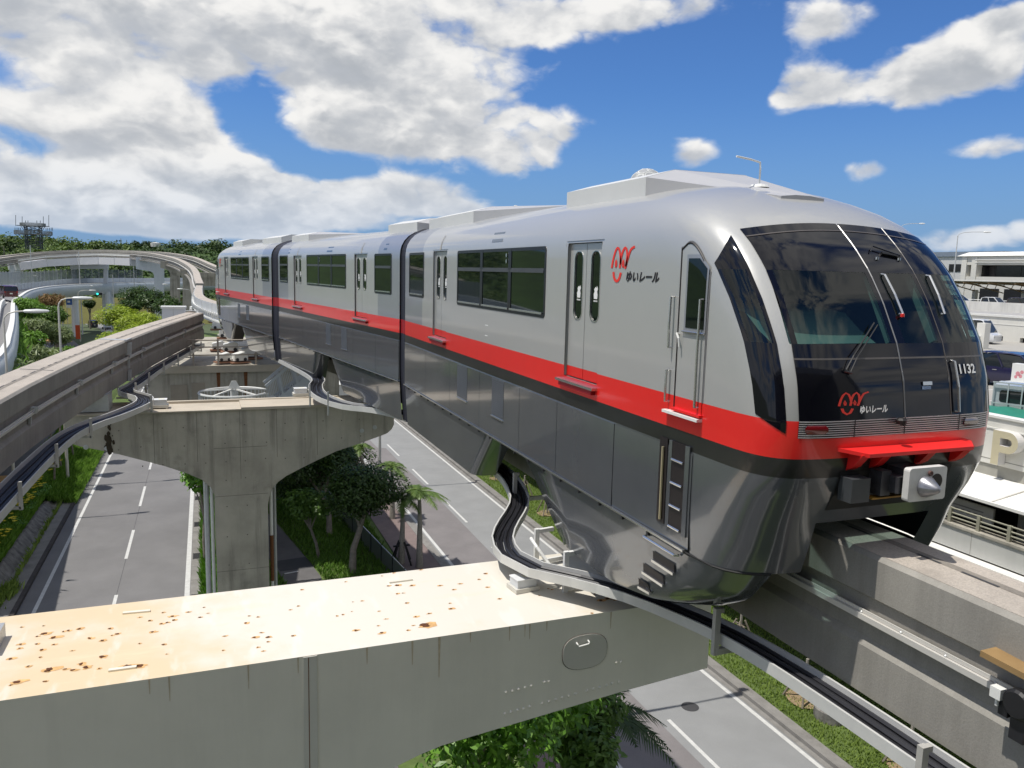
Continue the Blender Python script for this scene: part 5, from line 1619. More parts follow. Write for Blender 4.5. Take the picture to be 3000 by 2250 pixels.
b.box(20.545, 20.549, 15.6, 16.7, 9.52, 9.56)
tag(b.build('faded_print', mat('faded_print', (.16, .16, .16), .6), sg), kind='stuff')
# letter P standing proud of the parapet
q0, q1 = at(2911, 1258, X=XP - .3), at(2904, 1358, X=XP - .3)
hP, yP = q0.z - q1.z, q0.y
lp = thing('letter_p', 'large raised beige letter P standing proud of the white parapet', 'sign letter', (XP, yP - .4, q1.z))
wP, stw = hP * .78, hP * .235
oy = lambda a: yP - a
outer = [(0, 0), (0, hP)] + [(wP - .5 * hP * .62 + .31 * hP * math.sin(t), hP - .31 * hP + .31 * hP * math.cos(t)) for t in np.linspace(0, math.pi, 15)] + [(stw, hP * .38), (stw, 0)]
cx0 = wP - .31 * hP
inner = [(stw, hP - stw * .85)] + [(cx0 + .125 * hP * math.sin(t), hP - .31 * hP + (.31 * hP - stw * .85) * math.cos(t)) for t in np.linspace(0, math.pi, 9)] + [(stw, hP * .38 + stw * .85)]
bm = bmesh.new()
def loop(P, x): return [bm.verts.new((x, oy(a), q1.z + c)) for a, c in P]
dP = .30
Lo, Li = loop(outer, XP - dP), loop(inner, XP - dP)
eo = [bm.edges.new((Lo[i], Lo[(i + 1) % len(Lo)])) for i in range(len(Lo))]
ei = [bm.edges.new((Li[i], Li[(i + 1) % len(Li)])) for i in range(len(Li))]
r_ = bmesh.ops.triangle_fill(bm, use_beauty=True, edges=eo + ei)
vs = [tuple(v.co) for v in bm.verts]; bm.verts.index_update()
fs = [tuple(v.index for v in f.verts) for f in bm.faces]
b = MB(); b.add(vs, fs); b.build('letter_face', mat('letter_beige', (.56, .50, .34), .55, var=.04), lp)
b = MB()
for P in (outer, inner):
    n = len(P)
    V = [(XP - dP, oy(a), q1.z + c) for a, c in P] + [(XP - .01, oy(a), q1.z + c) for a, c in P]
    b.add(V, [(i, (i + 1) % n, n + (i + 1) % n, n + i) for i in range(n)])
b.build('letter_return', mat('letter_return_white', (.66, .64, .62), .4, var=.03), lp)
bm.free()
# painted bays and low walls on the deck
b = MB()
for k in range(14):
    y = 6 + 2.6 * k
    b.box(31.5, 36.2, y - .06, y + .06, 11.004, 11.006)
    b.box(42, 47, y - .06, y + .06, 11.004, 11.006)
for x in (39.2, 52, 55.5):
    b.box(x - .06, x + .06, 4, 60, 11.004, 11.006)
tag(b.build('bay_lines', M_LINE, pk), kind='stuff')
w2 = thing('boundary_wall', 'long white wall with dark floor slots across the back of the parking deck', 'wall', (66, 45, 11))
b = MB(); b.box(66, 66.4, 8, 60, 11.42, 13.1); b.build('wall_panel', M_PCONC, w2)
b = MB(); b.box(65.9, 66.5, 8, 60, 13.11, 13.3); b.build('coping', MATS['coping_white'], w2)
b = MB(); b.box(65.97, 66.0, 8, 60, 12.45, 12.5); b.build('string_line', MATS['coping_white'], w2)
for y in np.arange(8.5, 60, 3.2):
    b = MB(); b.box(66, 66.4, y + 1.6, y + 3.2, 11.0, 11.42); b.build('wall_foot', M_PCONC, w2)
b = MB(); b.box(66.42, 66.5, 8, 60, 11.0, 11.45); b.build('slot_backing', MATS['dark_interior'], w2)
w1 = thing('ramp_wall', 'curved pale ramp parapet beyond the white boundary wall', 'wall', (92, 70, 11))
b = MB(); b.box(92, 92.5, -10, 100, 11.0, 13.75); b.build('wall_panel', mat('ramp_wall_white', (.62, .61, .57), .7, var=.08, vs=.4, streak=.3), w1)
b = MB(); b.box(84, 92, -10, 100, 11.05, 12.6); b.build('ramp_deck', mat('ramp_grey', (.34, .33, .32), .8, var=.1), w1)
b = MB(); b.box(92.5, 108, -10, 110, 11.0, 12.75); b.build('road_deck', MATS['ramp_grey'], w1)
# terminal building and its walkway canopy
tb = thing('terminal_building', 'cream terminal building with wide dark window band behind the canopy', 'building', (125, 90, 11))
b = MB(); b.box(125, 160, 40, 104, 11, 17.2); b.box(127.4, 160, 40, 101.5, 17.2, 19.2); b.box(125, 160, 40, 104, 19.2, 20.7); b.build('wall', mat('terminal_cream', (.66, .645, .585), .6, var=.04, vs=.2), tb)
b = MB(); b.add([(124.6, 40, 20.7), (124.6, 105, 20.7), (125.8, 103.6, 21.4), (125.8, 40, 21.4), (160, 40, 21.4), (160, 103.6, 21.4), (160, 105, 20.7)], [(0, 1, 2, 3), (3, 2, 5, 4), (1, 6, 5, 2)]); b.build('roof', MATS['coping_white'], tb)
b = MB(); b.box(124.8, 125, 40, 101.5, 20.0, 20.15); b.box(124.8, 125, 40, 101.5, 19.55, 19.62); b.build('cornice', MATS['coping_white'], tb)
for y in np.arange(44, 100, 4.6):
    b = MB(); b.box(127.2, 127.39, y, y + 4.5, 17.1, 19.25); b.build('window', mat('terminal_glass', (.02, .02, .022), .1, spec=.6, var=.1), tb)
for y in (103.6, 101.6, 40):
    b = MB(); b.box(124.85, 126.2, y - .5, y + .5, 11, 20.7); b.build('pilaster', MATS['terminal_cream'], tb)
for (y0, y1) in ((96.5, 100), (88, 95.5), (78, 87), (66, 77)):
    b = MB(); b.box(124.86, 124.99, y0, y1, 12.6, 15.2); b.build('ground_window', MATS['terminal_glass'], tb)
b = MB(); b.box(140, 143, 97, 99, 21.4, 23.0); b.build('roof_unit', MATS['terminal_cream'], tb)
tb2 = thing('office_building', 'pale office block with grey roof band behind the train nose', 'building', (150, 150, 0))
b = MB(); b.box(150, 185, 116, 160, 0, 21.6); b.build('wall', mat('office_white', (.58, .58, .57), .6, var=.04), tb2)
b = MB(); b.box(149.7, 185, 115.7, 160, 21.6, 22.6); b.build('roof', mat('office_roof', (.20, .24, .30), .6), tb2)
for y in (118, 124, 130):
    b = MB(); b.box(149.9, 149.99, y, y + 4, 18.4, 20.0); b.build('window', MATS['terminal_glass'], tb2)
cn = thing('walkway_canopy', 'long arched white walkway canopy on brown trusses before the terminal', 'canopy', (112, 80, 12))
b = MB()
b.grid([[(118 - 9 * t, y, 15.2 + 1.25 * math.sin(math.pi * (.18 + .42 * t))) for t in np.linspace(0, 1, 9)] for y in (40, 70, 100)])
b.build('roof_sheet', mat('canopy_white', (.68, .66, .60), .5, var=.05), cn)
b = MB(); b.box(108.9, 109.05, 40, 100, 16.35, 16.55); b.build('fascia', MATS['coping_white'], cn)
for y in np.arange(44, 100, 4.2):
    b = MB(); b.tube([(118 - 9 * t, y, 15.05 + 1.1 * math.sin(math.pi * (.18 + .42 * t))) for t in np.linspace(0, 1, 7)], .12, 5); b.tube([(117.8, y, 14.6), (113, y, 15.5), (109.3, y, 16.2)], .09, 5)
    for t in (.2, .4, .6, .8):
        b.bar((118 - 9 * t, y, 15.05 + 1.1 * math.sin(math.pi * (.18 + .42 * t))), (118 - 9 * t - .5, y, 14.55 + 1.8 * t), .08, .08)
    b.build('truss', mat('truss_brown', (.30, .20, .11), .6), cn)
for y in np.arange(44, 100, 8.4):
    b = MB(); b.box(116.6, 117.2, y - .3, y + .3, 12.7, 15.0); b.build('column', M_PCONC, cn)
gr = thing('roadside_rail', 'white tube barrier rail behind the distant parked cars', 'railing', (104, 80, 12.75))
for z in (13.3, 13.7):
    b = MB(); b.tube([(104, 40, z), (104, 104, z)], .05, 5); b.build('rail', M_WHITE, gr)
for y in np.arange(42, 104, 4):
    b = MB(); b.bar((104, y, 12.75), (104, y, 13.75), .12, .12); b.build('post', M_WHITE, gr)
hd = tag(MB().box(104.5, 107, 42, 104, 12.75, 13.35).build('hedge', leaf_mat('hedge_leaf', (.03, .06, .01), (.09, .13, .03))), 'low clipped hedge strip behind the white barrier rail', 'hedge')

car('white estate car with dark windows in the far row on the right', tuple(at(2800, 880, X=97))[:2] + (12.76,), math.radians(-78), (.72, .72, .70), 4.6, 1.75, 1.72, 'minivan')
car('small white square car in front of the white estate car', tuple(at(2915, 886, X=95.5))[:2] + (12.76,), math.radians(-80), (.74, .74, .72), 3.9, 1.7, 1.55, 'sedan')
car('dark brown car at the right edge of the far row', tuple(at(3010, 886, X=97))[:2] + (12.76,), math.radians(-80), (.05, .035, .03), 4.2, 1.7, 1.6, 'minivan')
car('silver car half hidden at the left of the far row', tuple(at(2735, 868, X=98))[:2] + (12.76,), math.radians(-78), (.5, .5, .5), 4.2, 1.7, 1.5, 'sedan')
nv = car('navy blue minivan parked beyond the letter P', (37.25, 27.35, 11.005), math.radians(-75), (.012, .012, .05), 3.75, 1.6, 1.68, 'minivan')
car('white van half hidden by the train nose on the deck', (61.2, 49.6, 11.005), math.radians(-74), (.70, .71, .72), 4.6, 1.75, 2.0, 'van', 'van')
# small pickup with guard frame and green sheeted bed, seen from behind
kt = thing('kei_truck', 'small grey pickup truck with a green sheeted bed behind the parapet', 'truck', (0, 0, 0))
M_KT = paint('truck_grey', (.42, .46, .48))
def kb(x0, x1, y0, y1, z0, z1, nm, m_):
    b = MB(); b.box(x0, x1, y0, y1, z0, z1); return b.build(nm, m_, kt)
b = MB(); b.add([(.55, -.70, .45), (1.75, -.70, .45), (1.75, .70, .45), (.55, .70, .45), (.60, -.64, 1.72), (1.30, -.64, 1.78), (1.30, .64, 1.78), (.60, .64, 1.72), (1.72, -.68, 1.0), (1.72, .68, 1.0)], [(0, 4, 7, 3), (4, 5, 6, 7), (5, 8, 9, 6), (8, 1, 2, 9), (0, 1, 8, 5, 4), (3, 7, 6, 9, 2), (0, 3, 2, 1)])
b.build('cab', M_KT, kt)
plateP = [(.585 - .012, y, z) for y, z in rounded(-.46, .46, 1.15, 1.55, .09, 4)]
b = MB(); b.add(plateP, [tuple(range(len(plateP)))]); b.build('rear_window', M_CARGL, kt)
b = MB()
for y in (-.62, -.2, .2, .62):
    b.bar((.50, y, .95), (.50, y, 1.80), .035, .035)
for z in (1.12, 1.80):
    b.bar((.50, -.66, z), (.50, .66, z), .04, .04)
b.build('guard_frame', mat('guard_grey', (.50, .53, .54), .4, metal=.3), kt)
kb(-1.65, .50, -.70, .70, .62, .68, 'bed_floor', M_KT)
for (a, c, d, e) in ((-1.65, .5, -.72, -.69), (-1.65, .5, .69, .72), (-1.68, -1.65, -.72, .72)):
    kb(a, c, d, e, .64, .95, 'bed_side', M_KT)
b = MB()
b.grid([[(x, y, 1.0 + .16 * max(0, 1 - abs(y) / .8) * math.sin(math.pi * (x + 1.7) / 2.2) + .012 * math.sin(9 * x + 5 * y)) for y in (-.80, -.6, -.3, 0, .3, .6, .80)] for x in np.linspace(-1.75, .48, 9)])
b.grid([[(-1.75, y, 1.0), (-1.77, y, .86)] for y in (-.8, 0, .8)])
b.build('green_sheet', mat('green_tarpaulin', (.02, .20, .13), .5, var=.12, vs=4), kt, smooth=True)
for x in (-1.0, 1.15):
    for s in (-1, 1):
        b = MB(); b.lathe((x, s * .6, .27), [(.15, -.07), (.26, -.06), (.27, 0), (.26, .06), (.15, .07)], 14, axis='y'); b.build('wheel', M_TYRE, kt)
kt.rotation_euler = (0, 0, math.radians(22)); kt.location = (24.0, 17.75, 11.005)
# ticket post with printed panel, gate post and cone
q = at(2990, 1140, X=31.5)
tk = thing('ticket_machine', 'white parking ticket machine with a pink printed panel at right', 'machine', (q.x, q.y, 11))
b = MB(); b.box(q.x - .2, q.x + .25, q.y - .7, q.y + .55, 11, 11.85); b.build('pedestal', mat('pedestal_grey', (.5, .5, .48), .6), tk)
b = MB(); b.box(q.x - .3, q.x + .35, q.y - .8, q.y + .75, 11.85, 11.95); b.build('top', M_WHITE, tk)
b = MB(); b.box(q.x - .1, q.x + .2, q.y - .7, q.y + .4, 11.952, 12.75); b.build('display_box', M_WHITE, tk)
b = MB()
for (dy, dz, r) in ((.12, .34, .10), (-.05, .42, .08), (.2, .2, .07), (0, .25, .08)):
    b.add([(q.x - .103, q.y + dy + r * math.cos(a), 12 + dz + r * math.sin(a)) for a in np.linspace(0, 5.6, 9)], [tuple(range(9))])
tag(b.build('pink_print', mat('print_pink', (.62, .25, .28), .5), tk), kind='stuff')
q = at(2876, 1040, X=56)
gp = thing('gate_barrier', 'cream gate post with a white barrier cabinet on the deck', 'barrier', (q.x, q.y, 11))
b = MB(); b.box(q.x - .2, q.x + .4, q.y - .2, q.y + .5, 11, 13.0); b.build('post', M_PCONC, gp)
b = MB(); b.box(q.x - .6, q.x + .2, q.y + .1, q.y + 1.9, 11.9, 12.0); b.build('cabinet_top', M_WHITE, gp)
b = MB(); b.box(q.x - .5, q.x + .1, q.y + .2, q.y + 1.1, 11, 11.9); b.build('cabinet', mat('cabinet_grey', (.32, .33, .34), .6), gp)
q = at(2871, 1150, X=33)
cn_ = thing('traffic_cone', 'red traffic cone beside the navy minivan', 'traffic cone', (q.x, q.y, 11))
b = MB(); b.lathe((q.x, q.y, 11.03), [(.14, 0), (.035, .66), (.02, .68)], 12); b.build('cone', mat('cone_red', (.55, .04, .02), .5), cn_)
b = MB(); b.box(q.x - .19, q.x + .19, q.y - .19, q.y + .19, 11.0, 11.03); b.build('base', MATS['cone_red'], cn_)
q = at(2793, 822, X=100); top = at(2801, 690, X=100)
lamp('tall grey street lamp in front of the terminal building', (q.x, q.y, 12.75), top.z - 12.75 + .5, (3.0, -1.6), 1.0)
q = at(2655, 655, X=115)
lamp('street lamp behind the roof of the leading car', (q.x - .5, q.y + .5, 11), q.z - 11, (2.6, -1.4), .9)
q = at(1519, 612, Y=150)
lamp('tiny street lamp showing above the middle of the train roof', (q.x + 1.2, q.y, 0), q.z + .5, (-1.5, 0), .7)
# radar dome far behind the roof
c_ = at(1893, 547, Y=260)
rd = (c_ - Vector((0, 0, 16))).length * 52 / FPX * .97
ray_ = thing('radar_dome', 'white panelled radar dome rising above the train roof', 'radome', (c_.x, c_.y, 0))
bm = bmesh.new(); bmesh.ops.create_icosphere(bm, subdivisions=2, radius=1)
for v in bm.verts:
    if v.co.z < -.45: continue
    cs = [f.calc_center_median() for f in v.link_faces]
    t1 = v.co.orthogonal().normalized(); t2 = v.co.normalized().cross(t1)
    cs.sort(key=lambda p: math.atan2(p.dot(t2), p.dot(t1)))
    P = []
    for p in cs:
        p = p.normalized(); m_ = v.co.normalized()
        P.append(c_ + (m_ + (p - m_) * .955) * rd)
    b = MB(); b.add(P, [tuple(range(len(P)))]); b.build('dome_panel', mat('dome_panel_white', (.56, .57, .56), .6, var=.08, vs=.1), ray_)
bm.free()
b = MB(); b.lathe((c_.x, c_.y, c_.z), [(.0, -rd * .975)] + [(rd * .975 * math.cos(a), rd * .975 * math.sin(a)) for a in np.linspace(-1.5, 1.5, 16)] + [(0, rd * .975)], 28); b.build('dome_seams', mat('dome_seam', (.30, .31, .32), .7), ray_)
b = MB(); b.box(c_.x - 5, c_.x + 5, c_.y - 5, c_.y + 5, 0, c_.z - rd * .6); b.build('tower_base', mat('dome_base', (.5, .5, .48), .7), ray_)

# ------------------------------------------------------------------ station behind the viewpoint (seen in the reflections only)
stn = thing('station_building', 'open ended station hall with flat roof behind the viewpoint', 'station', (1, -20, 0))
b = MB(); b.box(-9.5, 13.5, -70, -4.0, 19.6, 20.2); b.build('roof', mat('station_roof', (.5, .5, .48), .8), stn)
b = MB(); b.box(-2.6, 4.2, -70, -.9, 13.6, 14.4); b.build('platform', M_CONC, stn)
b = MB(); b.box(-9.5, -9.2, -70, -2.2, 12, 19.6); b.box(13.2, 13.5, -70, -2.2, 10.5, 19.6); b.box(-9.5, 13.5, -70.3, -70, 10, 19.6); b.build('wall', mat('station_wall_dark', (.34, .34, .33), .7), stn)

# ------------------------------------------------------------------ turnout and far guideway
tpath = spline([(2.5, 49.5, BT), (1.25, 57, BT), (.2, 64.5, BT), (-.4, 73, BT), (-.58, 86, BT), (-.58, 112, BT)], 2.2)
to = thing('turnout_beam', 'jointed pale steel turnout beam curving away behind the tail of the train', 'track switch', (0, 70, 12))
fr = frames(tpath)
M_TSTEEL = mat('turnout_steel', (.56, .57, .58), .45, var=.08, streak=.1)
for i in range(0, len(fr) - 2, 2):
    b = MB(); b.sweep(fr[i:i + 3], [(-.39, -1.35), (.39, -1.35), (.39, -.02), (-.39, -.02)]); b.build('beam_segment', M_TSTEEL, to)
    b = MB(); b.sweep(fr[i:i + 3], [(-.36, -.018), (.36, -.018), (.36, -.006), (-.36, -.006)]); b.build('running_plate', M_RUN, to)
    p, r, u = fr[i]
    b = MB(); b.bar(p - r * .41 - u * .02, p - r * .41 - u * 1.34, .06, .05); b.build('segment_joint', M_WHITE, to)
b = MB(); b.sweep(fr, [(-.52, -.72), (-.42, -.72), (-.42, -.62), (-.52, -.62)]); b.sweep(fr, [(-.47, -1.2), (-.40, -1.2), (-.40, -1.1), (-.47, -1.1)]); b.build('power_rail', M_WHITE, to)
b = MB()
for i in range(len(fr) - 1):
    p, r, u = fr[i]; q = fr[i + 1][0]
    for t in (0, .33, .66):
        c = p.lerp(q, t)
        b.bar(c - r * .40 - u * .66, c - r * .62 - u * .70, .12, .10)
        b.bar(c - r * .60 - u * .55, c - r * .60 - u * .9, .07, .07)
tag(b.build('insulators', M_WHITE, to), kind='stuff')
blk = None
spots = [(612, 912, .8), (590, 903, .75), (572, 897, .8), (640, 944, .75), (662, 966, .75), (640, 998, .6), (676, 1003, .7), (730, 1018, .75), (700, 1030, .6), (655, 1030, .55), (600, 885, .7), (631, 925, .7)]
WHERE = ['beside the white cabinets', 'left of the cabinets, on the far platform', 'at the far left end of the turnout', 'below the tail skirt of the train', 'second from the tail skirt, with dark wheel', 'at the end of the left beam', 'right of the end of the left beam', 'under the bogie gap of the tail car', 'on the platform edge behind the railing', 'behind the railing below the left beam end', 'highest up under the turnout curve', 'between the cabinets and the tail of the train']
for k, (px, py, s_) in enumerate(spots):
    q = at(px, py, z=11.6)
    if blk is None:
        t0 = thing('turnout_carriage', 'white wheeled carriage block supporting the turnout beam', 'track switch carriage', (0, 0, 0), 'white turnout carriages')
        b = MB(); b.add([(-.6, -.45, 0), (.6, -.45, 0), (.6, .45, 0), (-.6, .45, 0), (-.6, -.45, .5), (.35, -.45, .75), (.35, .45, .75), (-.6, .45, .5), (.6, -.45, .55), (.6, .45, .55)], [(0, 1, 8, 5, 4), (3, 7, 6, 9, 2), (4, 5, 6, 7), (5, 8, 9, 6), (1, 2, 9, 8), (0, 4, 7, 3), (3, 2, 1, 0)]); b.build('frame', M_WHITE, t0)
        for x in (-.35, .35):
            b = MB(); b.lathe((x, -.46, .1), [(.13, -.05), (.15, 0), (.13, .05)], 12, axis='y'); b.build('wheel', M_CABLE, t0)
        b = MB(); b.box(-.75, .75, -.1, .1, .08, .2); b.build('tie_bar', M_WHITE, t0)
        b = MB(); b.box(-.8, .8, -.6, .6, -.22, -.1); b.build('base_plate', mat('base_plate_rust', (.25, .13, .08), .8), t0)
        blk = t0; c = t0
    else:
        c = copy_tree(blk)
    c['label'] = 'white wheeled carriage block under the turnout, ' + WHERE[k]
    c.location = (q.x, q.y, 11.15)
    c.scale = (s_, s_, s_)
    c.rotation_euler = (0, 0, random.uniform(-.25, .25) + .15)
for (px, y, w, nm) in ((507, 52, 1.25, 'large white equipment cabinet in front at the turnout'), (512, 54.2, 1.2, 'white equipment cabinet behind the first one at the turnout')):
    q = at(px, 898, Y=y)
    cb = thing('equipment_cabinet', nm, 'cabinet', (q.x, q.y, 10.95), 'equipment cabinets')
    b = MB(); b.box(q.x - w / 2, q.x + w / 2, q.y, q.y + .9, 10.95, q.z - .12); b.build('cabinet_body', mat('cabinet_white', (.62, .64, .68), .4, var=.03), cb)
    b = MB(); b.box(q.x - w / 2 - .06, q.x + w / 2 + .06, q.y - .06, q.y + .98, q.z - .12, q.z); b.build('cabinet_roof', M_WHITE, cb)
    b = MB(); b.box(q.x - .012, q.x + .012, q.y - .006, q.y - .001, 11.0, q.z - .16); b.box(q.x + .06, q.x + .1, q.y - .03, q.y - .001, 11.9, 12.15); b.build('door_seam', M_GALV, cb)
q = at(540, 922, Y=58)
rl_ = thing('platform_railing', 'thin grey railing beyond the white cabinets on the turnout platform', 'railing', (-1.5, 60, 11))
for z in (12.2, 12.75):
    b = MB(); b.tube([(-2.6, 60.5, z), (-.3, 60.5, z)], .04, 5); b.build('rail', M_GALV, rl_)
for x in (-2.5, -1.4, -.4):
    b = MB(); b.bar((x, 60.5, 10.95), (x, 60.5, 12.8), .07, .07); b.build('post', M_GALV, rl_)

farpx = [(585, 830, 112), (578, 812, 122), (574, 797, 134), (563, 782, 146), (545, 770, 156), (520, 758, 166), (480, 748, 178), (440, 741, 187), (397, 737, 194), (300, 734, 203), (230, 735.5, 206), (130, 740, 206), (41, 750, 203), (-60, 765, 196), (-200, 790, 186)]
pf1 = spline([at(px, py, Y=y) for px, py, y in farpx], 4)
bf1, ff1 = track_beam('track_beam', 'nearer of two distant guideway beams sweeping left beyond the turnout', pf1, sides=False, wide=1.3)
farpx2 = [(790, 850, 105), (700, 806, 140), (624, 776, 168), (571, 754, 185), (517, 743.5, 197), (463, 737.5, 206), (408, 735, 212), (300, 731.5, 219), (160, 735, 221), (41, 745, 218), (-80, 760, 210)]
pf2 = spline([at(px, py, Y=y) for px, py, y in farpx2], 4)
bf2, ff2 = track_beam('track_beam', 'farther distant guideway beam running behind the nearer curve', pf2, sides=False, wide=1.3)
for o, fr_ in ((bf1, ff1), (bf2, ff2)):
    b = MB(); b.sweep(fr_, [(-.72, -.72), (-.52, -.72), (-.52, -.60), (-.72, -.60)]); b.build('power_rail', MATS['power_rail_metal'], o)
    b = MB(); b.sweep(fr_, [(-.95, -1.75), (-.55, -1.75), (-.55, -1.55), (-.95, -1.55)]); b.build('cable_duct', M_KERB, o)
# long white steel span
gi = [i for i, (p, r, u) in enumerate(ff1) if p.y > 190 and p.x < at(397, 740, Y=194).x + .5 and p.x > at(35, 750, Y=203).x]
sg_ = thing('steel_girder', 'long white steel girder with panel joints carrying the far curve', 'bridge girder', tuple(ff1[gi[0]][0]))
b = MB(); b.sweep([ff1[i] for i in gi], [(-1.3, -3.1), (3.6, -3.1), (3.6, -1.5), (-1.3, -1.5)]); b.build('box_girder', mat('girder_white', (.62, .62, .64), .4, var=.03), sg_)
b = MB(); b.sweep([ff1[i] for i in gi], [(-1.35, -1.10), (-1.25, -1.10), (-1.25, -.80), (-1.35, -.80)]); b.build('walkway_rail', M_WHITE, sg_)
for i in gi[::1]:
    p, r, u = ff1[i]
    b = MB(); b.bar(p - r * 1.315 - u * 1.52, p - r * 1.315 - u * 3.08, .10, .02); b.build('panel_joint', M_GALV, sg_)
    b = MB(); b.bar(p - r * 1.3 - u * .7, p - r * 1.3 - u * 1.5, .08, .08); b.build('rail_post', M_GALV, sg_)


def far_pier(name, label, Y, pts, m, th=2.4):
    t = thing(name, label, 'pier', (at(pts[0][0], pts[0][1], Y=Y).x, Y, 0))
    b = MB(); b.prism([at(px, py, Y=Y) for px, py in pts], (0, th, 0)); b.build('pier_body', m, t)
    return t


far_pier('viaduct_pier', 'white hammerhead pier at the end of the white steel girder', 190, [(398, 753), (482, 764), (480, 787), (480, 880), (481, 975), (455, 975), (453, 884), (451, 806), (448, 799), (440, 795), (398, 788)], M_PAINTBLUE)
far_pier('viaduct_pier', 'grey concrete pier next to the white hammerhead pier', 172, [(470, 764), (530, 776), (527, 800), (527, 1000), (499, 1000), (498, 800), (493, 792), (470, 784)], M_CONC)
far_pier('viaduct_pier', 'nearest grey concrete pier right of the far curve', 150, [(528, 786), (575, 800), (566, 812), (565, 1040), (536, 1040), (535, 815), (528, 806)], M_CONC)
far_pier('viaduct_pier', 'concrete crossbeam pier behind the tail of the train', 158, [(586, 798), (640, 800), (640, 838), (586, 838)], M_CONC)
pp = far_pier('portal_pier', 'pale two-legged portal pier below the white girder', 208, [(205, 770), (316, 770), (316, 788), (205, 788)], M_PAINTBLUE)
for (a, c) in ((210, 221.5), (303, 314.6)):
    b = MB(); b.prism([at(a, 788, Y=208.2), at(c, 788, Y=208.2), at(c, 950, Y=208.2), at(a, 950, Y=208.2)], (0, 2.0, 0)); b.build('leg', M_PAINTBLUE, pp)
far_pier('viaduct_pier', 'white pier with arched bracket at the far left end of the girder', 204, [(27, 764), (45, 764), (92, 777), (92, 788), (68, 791), (59, 796), (55, 803), (55, 960), (31, 960)], M_PAINTBLUE)

# ------------------------------------------------------------------ curved ramp road
inner = [(-190, 1190, 40), (5, 1040, 60), (30, 985, 71), (40, 935, 90), (42, 884, 114), (55, 873, 124), (90, 851, 152), (145, 840, 173), (217, 834, 190), (289, 831, 201), (398, 828, 222), (535, 825, 240), (640, 825, 255)]
outerp = [(-330, 1000, 60), (-260, 940, 75), (-170, 895, 95), (-70, 866, 122), (0, 857, 142), (42, 851, 157), (108, 843, 178), (160, 836, 192), (217, 830, 205), (343, 827, 224), (440, 826, 240), (560, 824, 255), (660, 824, 268)]
IN = spline([at(a, c_, Y=y) for a, c_, y in inner], 4)
OU0 = spline([at(a, c_, Y=y) for a, c_, y in outerp], 4)
def resample(P, n):
    L = [0]
    for a, c_ in zip(P, P[1:]): L.append(L[-1] + (c_ - a).length)
    out = []
    for k in range(n):
        d = L[-1] * k / (n - 1)
        i = max(0, min(len(P) - 2, int(np.searchsorted(L, d)) - 1))
        t = (d - L[i]) / max(1e-6, L[i + 1] - L[i])
        out.append(P[i].lerp(P[i + 1], min(1, max(0, t))))
    return out
N_ = 70
INr, OUr = resample(IN, N_), resample(OU0, N_)
rampd = MB().grid([[(q.x, q.y, q.z) for q in (a + Vector((0, 0, -.85)), c_)] for a, c_ in zip(INr, OUr)])
ramp = struct(rampd.build('ramp_road', mat('ramp_asphalt', (.24, .235, .235), .85, var=.08, fine=.2)))
b = MB()
b.grid([[a.lerp(c_, .30) + Vector((0, 0, -.85 * .7 + .02)), a.lerp(c_, .33) + Vector((0, 0, -.85 * .67 + .02))] for a, c_ in zip(INr, OUr)])
b.build('edge_line', M_LINE, ramp)
fr_i = frames(INr)
rw_ = thing('ramp_parapet', 'long smooth pale parapet with rounded face along the curved ramp', 'parapet', tuple(INr[10]))
b = MB(); b.sweep(fr_i, [(-.25, 0), (.05, 0), (.30, -.25), (.42, -.7), (.40, -1.2), (.1, -2.0), (-.6, -2.5), (-6.5, -2.5), (-6.5, -1.0), (-.3, -.9)]); b.build('parapet_face', mat('parapet_blue_white', (.52, .56, .58), .6, var=.05, streak=.1), rw_, smooth=True, angle=35)
b = MB(); b.sweep(fr_i, [(-.30, .002), (.10, .002), (.10, .10), (-.30, .10)]); b.build('parapet_coping', mat('parapet_top_white', (.68, .68, .66), .6, var=.04), rw_)
b = MB(); b.sweep(fr_i[2:26], [(-1.5, -.6), (-1.25, -.6), (-1.25, .0), (-1.5, .0)]); b.build('inner_guard', MATS['parapet_top_white'], rw_)
ow = thing('ramp_outer_wall', 'panelled white outer wall of the ramp carrying a net fence', 'wall', tuple(OUr[20]))
fr_o = frames(OUr)
b = MB(); b.sweep(fr_o, [(-.3, -.3), (0, -.3), (0, 1.05), (-.3, 1.05)]); b.build('wall_body', MATS['parapet_blue_white'], ow)
for i in range(18, 58):
    p, r, u = fr_o[i]
    b = MB(); b.bar(p + r * .01 + Vector((0, 0, 0)), p + r * .01 + Vector((0, 0, 1.04)), .08, .03); b.build('panel_joint', M_GALV, ow)
fn = thing('net_fence', 'tall grey net fence on posts along the outer ramp wall', 'fence', tuple(OUr[25]))
M_NET = glass_mat('net_mesh', (.62, .64, .64), .42, .5)
b = MB(); b.grid([[p + Vector((0, 0, 1.0)) - r * .1, p + Vector((0, 0, 3.1)) - r * .1] for p, r, u in fr_o[14:58]]); b.build('net', M_NET, fn)
for i in range(14, 58):
    p, r, u = fr_o[i]
    b = MB(); b.bar(p + Vector((0, 0, .9)) - r * .15, p + Vector((0, 0, 3.2)) - r * .15, .12, .12); b.build('post', M_GALV, fn)
for k, (px, pyt, pyb, Y, r) in enumerate(((218, 862, 966, 193, .75), (311, 862, 906, 206, .9), (322, 862, 906, 214, .6))):
    q = at(px, pyt, Y=Y); b = MB(); b.lathe((q.x, q.y, 0), [(r, 0), (r, q.z + .6)], 14)
    tag(b.build('ramp_pier', M_PAINTBLUE), ['slim round pier under the ramp at left', 'round pier under the ramp beside the traffic light', 'thin round pier behind the traffic light pier'][k], 'pier')
car('dark red minivan driving up the curved ramp', tuple(at(24, 872, Y=126)), math.radians(112), (.09, .015, .018), 4.0, 1.75, 1.7, 'minivan')
